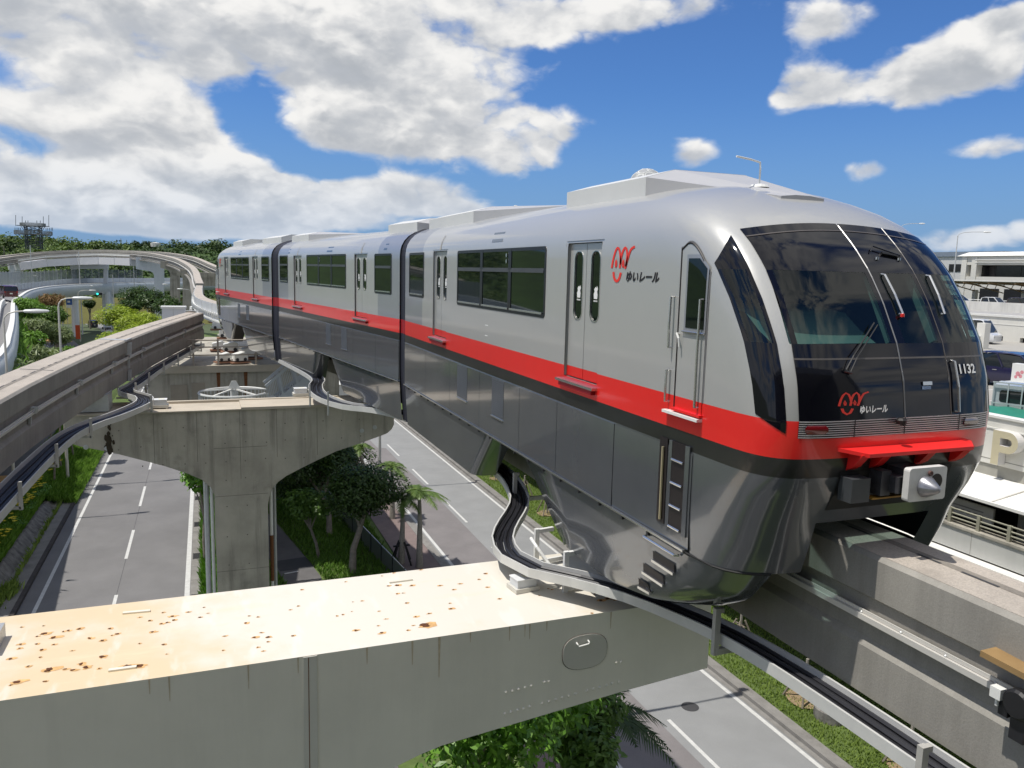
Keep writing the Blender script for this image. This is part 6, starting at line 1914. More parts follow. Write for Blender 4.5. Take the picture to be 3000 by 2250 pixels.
car('dark blue car half hidden behind the ramp parapet', tuple(at(352, 829, Y=232)), math.radians(165), (.03, .04, .06), 4.2, 1.7, 1.5, 'sedan')
car('black boxy car on the coloured lanes at left', tuple(at(272, 958, z=.05)), math.radians(110), (.02, .022, .025), 3.6, 1.65, 1.75, 'minivan')
car('white hatchback half behind the yellow green tree', tuple(at(312, 976, z=.05)), math.radians(112), (.72, .72, .72), 3.9, 1.65, 1.5, 'sedan')
car('white minibus waiting at the far junction', tuple(at(293, 925, z=.05)), math.radians(-60), (.60, .62, .64), 4.8, 1.8, 2.0, 'van', 'van')
# junction paving, traffic island, signal, blue sign
def gpoly(name, P, z, m, lab=None):
    b = MB(); b.add([(*at(px, py, z=0).xy, z) for px, py in P], [tuple(range(len(P)))[::-1]]); o = struct(b.build(name, m))
    if lab: o['label'] = lab
    return o
gpoly('junction_road', [(180, 896), (420, 892), (520, 925), (460, 1000), (300, 965), (180, 930)], .045, M_ASPH2, 'pale asphalt road junction beyond the ramp piers')
gpoly('traffic_island', [(199, 916), (236, 914), (350, 939), (345, 958), (262, 936), (203, 926)], .12, M_TURF)
q = at(302, 905, Y=200)
sgn = thing('traffic_signal', 'traffic signal showing green on a post under the ramp', 'traffic light', (q.x, q.y, 0))
b = MB(); b.tube([(q.x, q.y, 0), (q.x, q.y, q.z + 3.6)], .1, 6); t_ = at(291, 861, Y=200); b.tube([(q.x, q.y, t_.z + .3), (t_.x, t_.y, t_.z + .3)], .06, 5); b.build('post', M_GALV, sgn)
b = MB(); b.cbox((t_.x, t_.y, t_.z), (1.25, .3, .45)); b.build('housing', M_CABLE, sgn)
me_ = bpy.data.materials.new('signal_green_light'); me_.use_nodes = True
bs_ = me_.node_tree.nodes['Principled BSDF']; bs_.inputs['Base Color'].default_value = (.0, .3, .25, 1); bs_.inputs['Emission Color'].default_value = (.05, .9, .75, 1); bs_.inputs['Emission Strength'].default_value = 2.0
b = MB(); b.lathe((t_.x - .35, t_.y - .16, t_.z), [(.22, 0), (.2, -.03), (0, -.05)], 12, axis='y'); b.build('green_lens', me_, sgn)
q = at(203, 898, Y=190)
bsn = thing('road_sign', 'blue and white road sign panel on posts under the ramp', 'sign', (q.x, q.y, 0))
b = MB(); b.box(q.x - .55, q.x + .55, q.y, q.y + .1, q.z - .3, q.z + 1.9); b.build('panel', mat('sign_blue', (.02, .10, .38), .5), bsn)
b = MB(); b.box(q.x - .55, q.x + .55, q.y - .01, q.y - .002, q.z - .3, q.z + .35); b.box(q.x - .3, q.x + .2, q.y - .01, q.y - .002, q.z + .8, q.z + 1.2); b.build('white_field', M_WHITE, bsn)
b = MB(); b.box(q.x - .5, q.x - .42, q.y + .1, q.y + .2, 0, q.z + 1.9); b.box(q.x + .42, q.x + .5, q.y + .1, q.y + .2, 0, q.z + 1.9); b.build('post', M_GALV, bsn)
for (px, py, Y, w, h, lab) in ((232, 993, 168, .55, 2.6, 'narrow orange-red banner on a lamp post, upper one'), (232, 1050, 140, .62, 1.1, 'small orange-red banner near the hedge, lower one')):
    q = at(px, py, Y=Y); b = MB(); b.box(q.x - w, q.x + w * .4, q.y, q.y + .06, q.z, q.z + h); tag(b.build('banner', mat('banner_orange', (.55, .08, .02), .6, var=.15)), lab, 'banner')

# ------------------------------------------------------------------ lamps on the left
for (base, top, arm, h0, lab, hd_) in (
        ((20, 1089), (31, 914), 46, 55, 'street lamp nearest on the left, rising out of the bamboo bushes', 1.3), ((200, 1425), (178, 875), 34, 63,  'street lamp among the shrubs left of the twin lamp', 1.2),
        ((230, 982), (226, 838), 26, None, 'taller lamp of the pair standing close together', 1.1), ((236, 1000), (232, 851), 26, None, 'shorter lamp of the pair standing close together', 1.2)):
    B = at(*base, z=0) if not h0 else at(*base, Y=h0)
    T = at(top[0], top[1], Y=B.y)
    L = arm * B.y / FPX
    lamp(lab, (B.x, B.y, 0), T.z, (L, .1), hd_, mat('lamp_cream', (.58, .56, .50), .5, var=.05))
for (px, py, Y, ax, lab) in ((508, 834, 178, -1.3, 'lamp left of the concrete viaduct piers'), (560, 848, 140, -1.3, 'lamp beside the nearest concrete viaduct pier'), (428, 828, 200, -1.0, 'thin lamp in front of the white hammerhead pier'), (178, 829, 205, 1.1, 'small lamp in front of the ramp parapet'), (163, 778, 235, -2.2, 'tall curved lamp behind the net fence'), (127, 809, 230, -1.3, 'small curved lamp behind the net fence')):
    T = at(px, py, Y=Y); lamp(lab, (T.x, T.y, 0), T.z, (ax, 0), .8)
for (px, p0, p1, Y, lab) in ((88, 718, 815, 190, 'tall plain pole in front of the antenna tower'), (230, 738, 820, 198, 'plain pole in front of the portal pier'), (391, 772, 822, 205, 'plain pole left of the white hammerhead pier'), (330, 806, 862, 198, 'pole with round top beside the ramp')):
    T = at(px, p0, Y=Y); b = MB(); b.tube([(T.x, T.y, 0), (T.x, T.y, T.z)], [.14, .09], 6); tag(b.build('utility_pole', M_GALV), lab, 'pole')

for (x, y, lab) in ((11.62, 56.3, 'street lamp by the right road, pole seen beyond the pier arm'), (11.62, 23.85, 'street lamp hidden behind the train that shades the right road')):
    lamp(lab, (x, y, .15), 12.9, (1.55, 0), 1.1)

# ------------------------------------------------------------------ spiral stair beside the platform
sc_ = at(685, 1130, Y=38.5)
SX, SY, SZ = sc_.x, sc_.y, 10.2
ss = thing('spiral_stair', 'white steel spiral stair cage with vertical bars in front of the turnout pier', 'staircase', (SX, SY, 0))
R_ = 1.52
M_SW = mat('stair_white', (.60, .61, .60), .5, var=.05, stain=((.40, .30, .20), 1.5, .6, .75, .5))
b = MB(); b.lathe((SX, SY, 0), [(.17, 0), (.17, SZ + .15), (.0, SZ + .16)], 14); b.build('centre_column', M_SW, ss)
for k in range(44):
    a = 2 * math.pi * k / 44
    if -.5 < a < .35: continue
    x, y = SX + R_ * math.cos(a), SY + R_ * math.sin(a)
    b = MB(); b.bar((x, y, 7.6), (x, y, SZ - .05), .05, .035); b.build('baluster', M_SW, ss)
for z in (SZ, SZ - 1.1, SZ - 2.3):
    b = MB(); b.tube([(SX + R_ * math.cos(a), SY + R_ * math.sin(a), z) for a in np.linspace(.35, 5.78, 34)], .055, 6); b.build('ring_rail', M_SW, ss)
for k in range(5):
    a = .3 + 2 * math.pi * k / 5
    b = MB(); b.bar((SX, SY, SZ + .16), (SX + R_ * math.cos(a), SY + R_ * math.sin(a), SZ + .02), .09, .06); b.build('spoke', M_WHITE, ss)
b = MB(); b.prism([(SX - .28, SY - .2, SZ + .18), (SX + .28, SY - .2, SZ + .18), (SX + .1, SY - .2, SZ + .55), (SX - .1, SY - .2, SZ + .55)], (0, .05, 0)); b.build('lifting_lug', M_WHITE, ss)
for k in range(16):
    a = 1.2 - .32 * k; z = SZ - .5 - .2 * k
    c, s = math.cos(a), math.sin(a); c2, s2 = math.cos(a - .34), math.sin(a - .34)
    b = MB(); b.prism([(SX + .15 * c, SY + .15 * s, z), (SX + 1.45 * c, SY + 1.45 * s, z), (SX + 1.45 * c2, SY + 1.45 * s2, z)], (0, 0, .05)); b.build('tread', M_GALV, ss)
fl = thing('stair_flight', 'pale steel stair flight with slatted balustrade climbing right from the spiral stair', 'staircase', (3.5, 38.5, 8))
A = at(787, 1158, Y=38.2); C = at(905, 1090, Y=38.2)
M_FL = mat('flight_steel', (.50, .53, .56), .45, var=.05)
for dy in (0, 1.3):
    D = Vector((0, dy, 0))
    b = MB(); b.bar(A + D + Vector((.1, 0, -.55)), C + D + Vector((.2, 0, -.35)), .08, .42); b.build('stringer', M_FL, fl)
    A2, C2_ = at(778, 1132, Y=38.2) + D, at(873, 1050, Y=38.2) + D
    b = MB(); b.bar(A2, C2_, .08, .12); b.build('handrail', M_FL, fl)
    b = MB(); b.bar(A2 + Vector((.1, 0, -.95)), C2_ + Vector((.3, 0, -.95)), .06, .1); b.build('bottom_rail', M_FL, fl)
    for k in range(1, 22):
        t = k / 22
        p = A2.lerp(C2_, t)
        b = MB(); b.bar(p, p + Vector((.12 + .15 * t, 0, -.95)), .03 if k % 9 else .10, .03 if k % 9 else .1); b.build('baluster', M_FL, fl)
for k in range(11):
    t = k / 11
    p = A.lerp(C, t) + Vector((.1, .65, -.42)); b = MB(); b.cbox(p, (.26, 1.25, .04)); b.build('tread', M_GALV, fl)
q = at(462, 1150, Y=40)
bc_ = thing('parked_van', 'blue van partly hidden below the left beam beside the turnout pier', 'van', (0, 0, 0))
b = MB(); b.add([(-2, -.8, .4), (2, -.8, .4), (2, .8, .4), (-2, .8, .4), (-2, -.78, 1.1), (2, -.78, 1.0), (2, .78, 1.0), (-2, .78, 1.1), (-1.9, -.7, 1.95), (1.0, -.7, 1.95), (1.0, .7, 1.95), (-1.9, .7, 1.95)], [(0, 1, 5, 4), (2, 3, 7, 6), (1, 2, 6, 5), (3, 0, 4, 7), (8, 9, 10, 11)]); b.build('body', paint('van_blue', (.02, .15, .35)), bc_)
b = MB(); b.add([(-2, -.78, 1.1), (2, -.78, 1.0), (2, .78, 1.0), (-2, .78, 1.1), (-1.9, -.71, 1.93), (1.0, -.71, 1.93), (1.0, .71, 1.93), (-1.9, .71, 1.93)], [(0, 1, 5, 4), (2, 3, 7, 6), (1, 2, 6, 5), (3, 0, 4, 7)]); b.build('windows', M_CARGL, bc_)
for x in (-1.2, 1.2):
    for s in (-.72, .72):
        b = MB(); b.lathe((x, s, .32), [(.2, -.08), (.32, -.07), (.32, .07), (.2, .08)], 12, axis='y'); b.build('wheel', M_TYRE, bc_)
g_ = at(470, 1148, z=1.4); bc_.location = (g_.x, g_.y, 0); bc_.rotation_euler = (0, 0, math.radians(80))
sh_ = at(945, 1120, z=2.5)
st_ = thing('site_shed', 'low white shed roof glimpsed beyond the concrete pier arm', 'shed', (sh_.x, sh_.y, 0))
b = MB(); b.box(sh_.x - 4, sh_.x + 4, sh_.y, sh_.y + 5, 0, 2.2); b.build('wall', M_WCONC, st_)
b = MB(); b.add([(sh_.x - 4.3, sh_.y - .3, 2.2), (sh_.x + 4.3, sh_.y - .3, 2.2), (sh_.x + 4.3, sh_.y + 5.3, 3.0), (sh_.x - 4.3, sh_.y + 5.3, 3.0)], [(0, 1, 2, 3)]); b.build('roof', M_WHITE, st_)

# ------------------------------------------------------------------ antenna tower on the hill
Yt = 330
def tp(px, py, dy=0): return at(px, py, Y=Yt) + Vector((0, dy, 0))
at_ = thing('antenna_tower', 'dark lattice antenna tower with two round platforms on the left hill', 'tower', tuple(tp(98, 735)))
M_LAT = mat('lattice_dark', (.05, .06, .07), .6, var=.1)
def ringplat(px0, px1, pyt, pyb, nm):
    c = tp((px0 + px1) / 2, (pyt + pyb) / 2); R = (tp(px1, pyb).x - tp(px0, pyb).x) / 2
    zt_, zb = tp(px0, pyt).z, tp(px0, pyb).z
    b = MB()
    n = 12
    for k in range(n):
        a0, a1 = 2 * math.pi * k / n, 2 * math.pi * (k + 1) / n
        p0, p1 = Vector((c.x + R * math.cos(a0), c.y + R * math.sin(a0), 0)), Vector((c.x + R * math.cos(a1), c.y + R * math.sin(a1), 0))
        for z in (zb, zb + (zt_ - zb) * .35, zb + (zt_ - zb) * .7, zt_):
            b.bar((p0.x, p0.y, z), (p1.x, p1.y, z), .12, .16)
        for t in np.linspace(0, 1, 7)[:-1]:
            p = p0.lerp(p1, t); b.bar((p.x, p.y, zb), (p.x, p.y, zt_), .07, .07)
        b.bar((c.x, c.y, zb), (p0.x, p0.y, zb), .15, .25)
    b.build(nm, mat('platform_grey', (.20, .21, .21), .6, var=.1), at_)
    return c, R, zt_, zb
c1_, R1, z1t, z1b = ringplat(58, 134, 653, 661, 'upper_platform')
c2_, R2, z2t, z2b = ringplat(41, 154, 675, 685, 'lower_platform')
zg = 20.0
legs = [(s * k, d * k) for k in (2.3,) for s in (-1, 1) for d in (-1, 1)]
for (dx, dy) in legs:
    b = MB(); b.bar((c2_.x + dx, c2_.y + dy, zg), (c2_.x + dx * .95, c2_.y + dy * .95, z1b), .3, .3); b.build('leg', M_LAT, at_)
b = MB()
for (a, c) in ((legs[0], legs[1]), (legs[1], legs[3]), (legs[3], legs[2]), (legs[2], legs[0])):
    zs = np.linspace(zg, z1b, 7)
    for z0, z1 in zip(zs, zs[1:]):
        b.bar((c2_.x + a[0], c2_.y + a[1], z0), (c2_.x + c[0], c2_.y + c[1], z1), .14, .14); b.bar((c2_.x + c[0], c2_.y + c[1], z0), (c2_.x + a[0], c2_.y + a[1], z1), .14, .14); b.bar((c2_.x + a[0], c2_.y + a[1], z1), (c2_.x + c[0], c2_.y + c[1], z1), .16, .16)
for (c, R, zb) in ((c1_, R1, z1b), (c2_, R2, z2b)):
    for k in range(8):
        a = 2 * math.pi * k / 8
        b.bar((c.x + 2.3 * math.cos(a), c.y + 2.3 * math.sin(a), zb - R * .55), (c.x + R * .95 * math.cos(a), c.y + R * .95 * math.sin(a), zb), .16, .16)
tag(b.build('lattice_bracing', M_LAT, at_), kind='stuff')
for k in range(4):
    px = (46, 65, 127, 143)[k]
    p = tp(px, 662); t = tp(px, 630 if k in (0, 3) else 634); b = MB(); b.tube([(p.x, p.y, p.z), (t.x, t.y, t.z)], .09, 5); b.build('antenna_rod', M_LAT, at_)
for px in (44, 50, 55, 60, 135, 140, 145, 150, 154, 75, 82, 108, 118):
    y0, y1 = (676, 667) if px < 62 or px > 130 else (653, 646)
    p = tp(px, y0); t = tp(px, y1); b = MB(); b.tube([(p.x, p.y, p.z), (t.x, t.y, t.z)], .1, 5); b.build('antenna_rod', M_LAT, at_)
b = MB(); b.bar(tp(48, 660), tp(145, 663.5), .2, .25); b.build('antenna_boom', M_LAT, at_)

# ------------------------------------------------------------------ hills
def hill_h(x, y):
    prof = [(-700, 16), (-300, 26), (-130, 27.5), (-112, 28), (-96, 26), (-84, 23), (-70, 21.5), (-50, 21), (-20, 21.5), (10, 22), (60, 20), (200, 16), (700, 10)]
    k = (y - 255) / 130
    k = max(0, min(1, k)); k = k * k * (3 - 2 * k)
    xx = x * 400 / max(y, 200)
    return (1.0 + (ip(prof, xx) - 1) * k + 1.6 * math.sin(x * .09 + y * .05) * k + 1.0 * math.sin(x * .21 - y * .11) * k) * (1 if y < 470 else max(.3, 1 - (y - 470) / 500))
b = MB(); b.grid([[(x, y, hill_h(x, y)) for x in np.linspace(-420, 420, 90)] for y in np.linspace(250, 640, 50)])
hills = struct(b.build('hills', mat('hill_green', (.045, .085, .018), .95, var=.4, vs=.08, fine=.2), smooth=True))
b = MB(); P0 = at(170, 903, Y=232); P1 = at(420, 895, Y=236)
b.grid([[(x, 232 + k * 9, .02 + 6.5 * k) for x in np.linspace(P0.x - 8, P1.x + 40, 8)] for k in (0, .5, 1)])
ob = struct(b.build('grass_bank', mat('olive_bank', (.13, .125, .035), .95, var=.15, vs=.3, fine=.3)))
for k, (px, p0, p1, Y, lab) in enumerate(((221, 702, 722, 400, 'thin grey mast left on the skyline'), (293, 714, 727, 420, 'short dark mast on the skyline'), (316, 707, 727, 430, 'dark mast right of the short one'), (354, 698, 727, 430, 'pale lattice mast, tallest on the skyline'), (371, 703, 722, 430, 'dark mast next to the tallest mast'), (534, 706, 722, 440, 'dark mast beyond the curve on the skyline'))):
    T = at(px, p0, Y=Y); B = at(px, p1 + 8, Y=Y)
    b = MB(); b.tube([(B.x, B.y, B.z - 6), (T.x, T.y, T.z)], [.55, .12] if k == 3 else [.3, .15], 6); tag(b.build('radio_mast', mat('mast_grey', (.22, .22, .24), .6) if k != 3 else mat('mast_pale', (.40, .30, .28), .6)), lab, 'mast')
q = at(456, 727, Y=420); b = MB(); b.lathe((q.x, q.y, q.z), [(1.0, -10), (1.0, 0), (2.3, .6), (2.3, 2.4), (.0, 2.8)], 12); tag(b.build('water_tower', M_WCONC), 'small pale water tower on the wooded ridge', 'water tower')

# ------------------------------------------------------------------ vegetation
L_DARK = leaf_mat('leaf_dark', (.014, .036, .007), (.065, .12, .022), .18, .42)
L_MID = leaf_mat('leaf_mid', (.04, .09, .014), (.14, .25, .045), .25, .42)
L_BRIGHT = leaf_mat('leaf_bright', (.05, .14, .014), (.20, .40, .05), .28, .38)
L_YELLOW = leaf_mat('leaf_yellow_green', (.14, .22, .015), (.42, .50, .06), .3, .5)
L_PALM = leaf_mat('palm_leaf', (.05, .10, .022), (.18, .26, .065), .25, .4)
L_BAMB = leaf_mat('bamboo_leaf', (.06, .10, .03), (.30, .36, .16), .25, .45)
L_GRASSY = leaf_mat('hill_grass_leaf', (.07, .16, .018), (.20, .36, .06), .25, .6)
L_DEAD = leaf_mat('dead_palm_leaf', (.16, .09, .04), (.36, .24, .12), .15, .8)
L_FAR = leaf_mat('far_forest_leaf', (.012, .032, .008), (.055, .095, .022), .15, .6)
L_FARL = leaf_mat('far_scrub_leaf', (.05, .09, .014), (.13, .19, .035), .15, .6)
M_BARK = mat('bark_grey', (.23, .20, .165), .9, var=.25, vs=6, bump=.4, bs=30)
M_BARKP = mat('palm_bark', (.30, .275, .235), .85, var=.2, vs=10)


def leafcloud(lumps, n, size, aspect=.45, up=.85, jitter=.32, shell=.55, seed=0):
    """n leaf-shaped faces over a set of ellipsoid lumps (cx, cy, cz, rx, ry, rz)"""
    rng = np.random.default_rng(seed + 11)
    L = np.array(lumps, float)
    w = (L[:, 3] * L[:, 4] + L[:, 4] * L[:, 5] + L[:, 3] * L[:, 5])
    idx = rng.choice(len(L), n, p=w / w.sum())
    d = rng.normal(size=(n, 3)); d /= np.linalg.norm(d, axis=1)[:, None]
    r = shell + (1 - shell) * rng.random(n) ** .6
    r *= 1 + rng.normal(size=n) * .08
    P = L[idx, :3] + d * L[idx, 3:6] * r[:, None]
    nr = d * .8 + np.array([0, 0, up]) + rng.normal(size=(n, 3)) * jitter
    nr /= np.linalg.norm(nr, axis=1)[:, None]
    t = rng.normal(size=(n, 3)); t -= nr * (t * nr).sum(1)[:, None]; t /= np.linalg.norm(t, axis=1)[:, None]
    s = np.cross(nr, t)
    sz = size * (.65 + .7 * rng.random(n))[:, None]
    a = P - t * sz * .5
    b_ = P + s * sz * aspect * .5 + nr * sz * .05
    c = P + t * sz * .5 - nr * sz * .12
    e = P - s * sz * aspect * .5 + nr * sz * .05
    V = np.stack([a, b_, c, e], 1).reshape(-1, 3)
    return V


def leaf_object(name, V, m, parent=None):
    n = len(V) // 4
    off = Vector((0, 0, 0))
    p = parent
    while p is not None:
        off += p.location; p = p.parent
    V = V - np.array(off)
    me = bpy.data.meshes.new(name)
    me.vertices.add(len(V)); me.vertices.foreach_set('co', V.astype(np.float32).ravel())
    me.loops.add(4 * n); me.loops.foreach_set('vertex_index', np.arange(4 * n, dtype=np.int32))
    me.polygons.add(n); me.polygons.foreach_set('loop_start', np.arange(0, 4 * n, 4, dtype=np.int32))
    me.update(calc_edges=True)
    me.materials.append(m)
    o = bpy.data.objects.new(name, me); COL.objects.link(o); o.parent = parent
    return o


def lumpy(c, R, k, rz=.7, seed=0, spread=.75):
    rng = np.random.default_rng(seed + 3)
    out = []
    for i in range(k):
        d = rng.normal(size=3); d /= np.linalg.norm(d); d[2] = abs(d[2]) * .9 - .15
        q = R * spread * (.35 + .65 * rng.random())
        r = R * (.32 + .24 * rng.random())
        out.append((c[0] + d[0] * q, c[1] + d[1] * q, c[2] + d[2] * q * rz, r, r, r * (.75 + .2 * rng.random())))
    out.append((c[0], c[1], c[2] - R * .1, R * .55, R * .55, R * .45))
    return out


def tree(label, base, h, R, m, n=3000, size=.22, lumps=9, rz=.75, trunk=.16, seed=0, lean=(0, 0), name='tree', group=None, cat='tree', aspect=.45, crown_k=1.0):
    t = thing(name, label, cat, base, group)
    B = Vector(base)
    cc = B + Vector((lean[0], lean[1], h - R * rz * .75))
    Lm = lumpy(cc, R, lumps, rz, seed)
    b = MB()
    fork = B.lerp(cc, .55)
    b.tube([B - Vector((0, 0, .2)), B.lerp(fork, .5) + Vector((.03 * h * math.sin(seed), 0, 0)), fork], [trunk * 1.15, trunk * .9, trunk * .75], 8)
    rng = random.Random(seed)
    for l in Lm[:min(7, len(Lm))]:
        e = Vector(l[:3])
        mid = fork.lerp(e, .55) + Vector((rng.uniform(-.1, .1), rng.uniform(-.1, .1), .08)) * R
        b.tube([fork - Vector((0, 0, .05)), mid, e], [trunk * .55, trunk * .33, trunk * .12], 5)
    b.build('trunk', M_BARK, t)
    leaf_object('crown', leafcloud(Lm, n, size, aspect, seed=seed), m, t)
    return t


def shrub(label, c, R, m, n=1400, size=.3, rz=.7, seed=0, aspect=.3, group=None, name='shrub', lumps=7):
    t = thing(name, label, 'shrub', (c[0], c[1], max(0, c[2] - R)), group)
    b = MB()
    rng = random.Random(seed)
    for k in range(5):
        e = Vector((c[0] + rng.uniform(-.5, .5) * R, c[1] + rng.uniform(-.5, .5) * R, c[2]))
        b.tube([(c[0] + rng.uniform(-.15, .15) * R, c[1], c[2] - R * 1.6), e], [.05, .02], 4)
    b.build('stems', M_BARK, t)
    leaf_object('foliage', leafcloud(lumpy(c, R, lumps, rz, seed), n, size, aspect, up=.6, jitter=.5, seed=seed), m, t)
    return t


def palm(label, base, h, fl=1.7, nf=9, seed=0, m=None, props=True, group='palms along the footway', lean=(0, 0), droop=1.0):
    m = m or L_PALM
    rng = random.Random(seed)
    t = thing('palm_tree', label, 'palm', base, group)
    B = Vector(base); T = B + Vector((lean[0], lean[1], h))
    b = MB(); b.tube([B - Vector((0, 0, .1)), B.lerp(T, .25), B.lerp(T, .6) + Vector((.02, 0, 0)), B.lerp(T, .9), T], [.20, .17, .13, .10, .06], 10); b.build('trunk', M_BARKP, t)
    b = MB(); b.tube([B.lerp(T, .86), T + Vector((0, 0, .15))], [.085, .05], 8); b.build('crownshaft', mat('crownshaft_green', (.14, .19, .06), .5), t)
    for k in range(nf):
        a = 2 * math.pi * k / nf + rng.uniform(-.3, .3)
        L = fl * rng.uniform(.8, 1.1)
        el = rng.uniform(.35, 1.15)
        pts = []
        for i in range(9):
            u = i / 8
            rr = L * (u * math.cos(el) + .25 * u * u)
            zz = L * (u * math.sin(el) - droop * .85 * u * u)
            pts.append(T + Vector((rr * math.cos(a), rr * math.sin(a), zz + .05)))
        b = MB()
        b.tube(pts, [.022 * (1 - .1 * i) for i in range(9)], 4)
        for i in range(26):
            u = .12 + .88 * i / 26
            j = min(7, int(u * 8)); f = u * 8 - j
            p = pts[j].lerp(pts[j + 1], f)
            d = (pts[j + 1] - pts[j]).normalized()
            s = d.cross(Vector((0, 0, 1))).normalized()
            ll = fl * .30 * math.sin(math.pi * min(1, .12 + .9 * u)) + .06
            for sg in (-1, 1):
                tip = p + (s * sg * .8 + d * .55 + Vector((0, 0, -.25 + rng.uniform(-.2, .15)))) * ll
                w = d * .045
                b.add([p - w, p + w, tip], [(0, 1, 2)])
        b.build('frond', m, t)
    return t


def stake_frame(label, c, R=.75, h=1.25, sapling=True):
    t = thing('staked_sapling', label, 'tree stake', c, 'staked saplings on the right lawn')
    C_ = Vector(c)
    M_ST = mat('stake_wood', (.22, .19, .15), .9, var=.2)
    for k in range(4):
        a = math.pi / 4 + k * math.pi / 2
        d = Vector((math.cos(a), math.sin(a), 0))
        b = MB(); b.tube([C_ + d * R, C_ + d * .18 + Vector((0, 0, h))], .045, 6); b.build('stake', M_ST, t)
    b = MB(); b.bar(C_ + Vector((-.3, 0, h * .8)), C_ + Vector((.3, 0, h * .8)), .06, .06); b.bar(C_ + Vector((0, -.3, h * .8)), C_ + Vector((0, .3, h * .8)), .06, .06); b.build('cross_brace', M_ST, t)
    b = MB(); b.tube([C_, C_ + Vector((.03, 0, h * 1.3))], .06, 6); b.build('stem', M_BARKP, t)
    b = MB(); P = [(C_.x + .95 * R * math.cos(a) * random.uniform(.8, 1.1), C_.y + .95 * R * math.sin(a) * random.uniform(.8, 1.1), C_.z + .035) for a in np.linspace(0, 5.9, 12)]; b.add(P, [tuple(range(12))]); b.build('soil_bed', mat('bare_soil', (.30, .22, .13), .95, var=.2), t)
    return t


# dark trees of the median, lit on the left side only
TB = at(1032, 1675, z=.1); TB2 = at(990, 1600, z=.1)
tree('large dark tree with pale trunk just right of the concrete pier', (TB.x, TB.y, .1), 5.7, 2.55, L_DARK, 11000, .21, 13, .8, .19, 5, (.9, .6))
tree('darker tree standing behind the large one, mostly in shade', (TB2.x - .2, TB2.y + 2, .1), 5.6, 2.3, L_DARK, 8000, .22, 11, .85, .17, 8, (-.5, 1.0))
q = at(925, 1440, Y=41)
tree('small tree with lighter sunlit leaves left of the large dark tree', (TB.x - 1.35, TB.y + 2.6, .1), 4.1, 1.45, L_MID, 4200, .24, 8, .8, .09, 13, (-.9, -.4))
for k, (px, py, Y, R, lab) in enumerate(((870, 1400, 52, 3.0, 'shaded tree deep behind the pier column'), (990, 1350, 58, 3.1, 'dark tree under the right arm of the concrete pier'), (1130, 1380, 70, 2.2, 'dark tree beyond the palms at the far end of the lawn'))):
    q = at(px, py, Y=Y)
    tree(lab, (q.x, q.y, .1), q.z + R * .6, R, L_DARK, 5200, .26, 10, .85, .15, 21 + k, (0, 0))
q = at(578, 1418, Y=44)
tree('bright green bush tree peeping out left of the pier column', (q.x + .3, q.y, .1), q.z + 1.2, 1.5, L_BRIGHT, 2600, .3, 8, .9, .09, 31)
q = at(598, 1500, z=.1)
# near tree crown below the steel crossbeam
q = at(1480, 2240, Y=13.0)
tree('glossy bright green tree crown right below the rusty crossbeam', (q.x - .2, q.y + .4, .1), 9.3, 2.5, L_BRIGHT, 15000, .19, 18, .8, .2, 41, (0, 0), aspect=.38)
q = at(1700, 2190, Y=14.5)
tree('darker tree between the glossy crown and the lower palm', (q.x, q.y + .3, .1), q.z + 1.0, 1.3, L_MID, 4200, .2, 9, .9, .12, 43)
q = at(1775, 2055, Y=17)
palm('palm leaning out below the crossbeam over the right road', (q.x - .1, q.y, .1), q.z - .4, 1.7, 11, 51, leaf_mat('palm_leaf_dark', (.012, .035, .012), (.05, .09, .03), .2), group='palms along the footway')
# palms by the footway
pb = [((1229, 1662), (1229, 1455), 'palm with arching fronds nearest the right road'), ((1176, 1650), (1180, 1470), 'palm behind the nearest one, beside the wooden props'), ((1150, 1520), (1148, 1378), 'third palm, rising above the dark tree'), ((1085, 1440), (1050, 1318), 'far palm just under the right arm of the pier')]
for k, (b0, t0_, lab) in enumerate(pb):
    B = at(*b0, z=.1); T = at(*t0_, Y=B.y)
    palm(lab, (B.x, B.y, .1), T.z, 1.6 - .05 * k, 12, 60 + k, lean=(T.x - B.x, 0))
B = at(1176, 1650, z=.1)
pr = thing('tree_props', 'dark wooden prop frame around a palm beside the footway', 'tree stake', (B.x, B.y, .1))
for k in range(4):
    a = .6 + k * 1.57
    b = MB(); b.tube([(B.x + .75 * math.cos(a), B.y + .75 * math.sin(a), .05), (B.x + .2 * math.cos(a), B.y + .2 * math.sin(a), 1.35)], .05, 5); b.build('prop', M_UNDER, pr)
b = MB(); b.bar((B.x - .45, B.y, 1.1), (B.x + .45, B.y, 1.1), .1, .08); b.build('cross_bar', M_UNDER, pr)
# low retaining fence between lawn and footway
fe = thing('hedge_fence', 'black mesh panel fence running between the trees and the footway', 'fence', (8.8, 42, 0))
FP = [at(1045, 1575, z=.1), at(1150, 1690, z=.1)]
fdir = (FP[0] - FP[1]).normalized()
for k in range(-4, 9):
    p = FP[1] + fdir * (k * 1.9)
    b = MB(); b.bar((p.x, p.y, 0), (p.x, p.y, 1.25), .06, .06); b.build('post', M_BLACK, fe)
a_, c_2 = FP[1] - fdir * 7.6, FP[1] + fdir * 15.2
b = MB(); b.add([(a_.x, a_.y, .08), (c_2.x, c_2.y, .08), (c_2.x, c_2.y, 1.18), (a_.x, a_.y, 1.18)], [(0, 1, 2, 3)]); b.build('mesh_panel', glass_mat('black_mesh', (.30, .30, .30), .65, .6), fe)
b = MB(); b.bar((a_.x, a_.y, 1.2), (c_2.x, c_2.y, 1.2), .04, .04); b.build('top_rail', M_GALV, fe)
b = MB(); b.box(-.3, .3, -.3, .3, 0, .1)
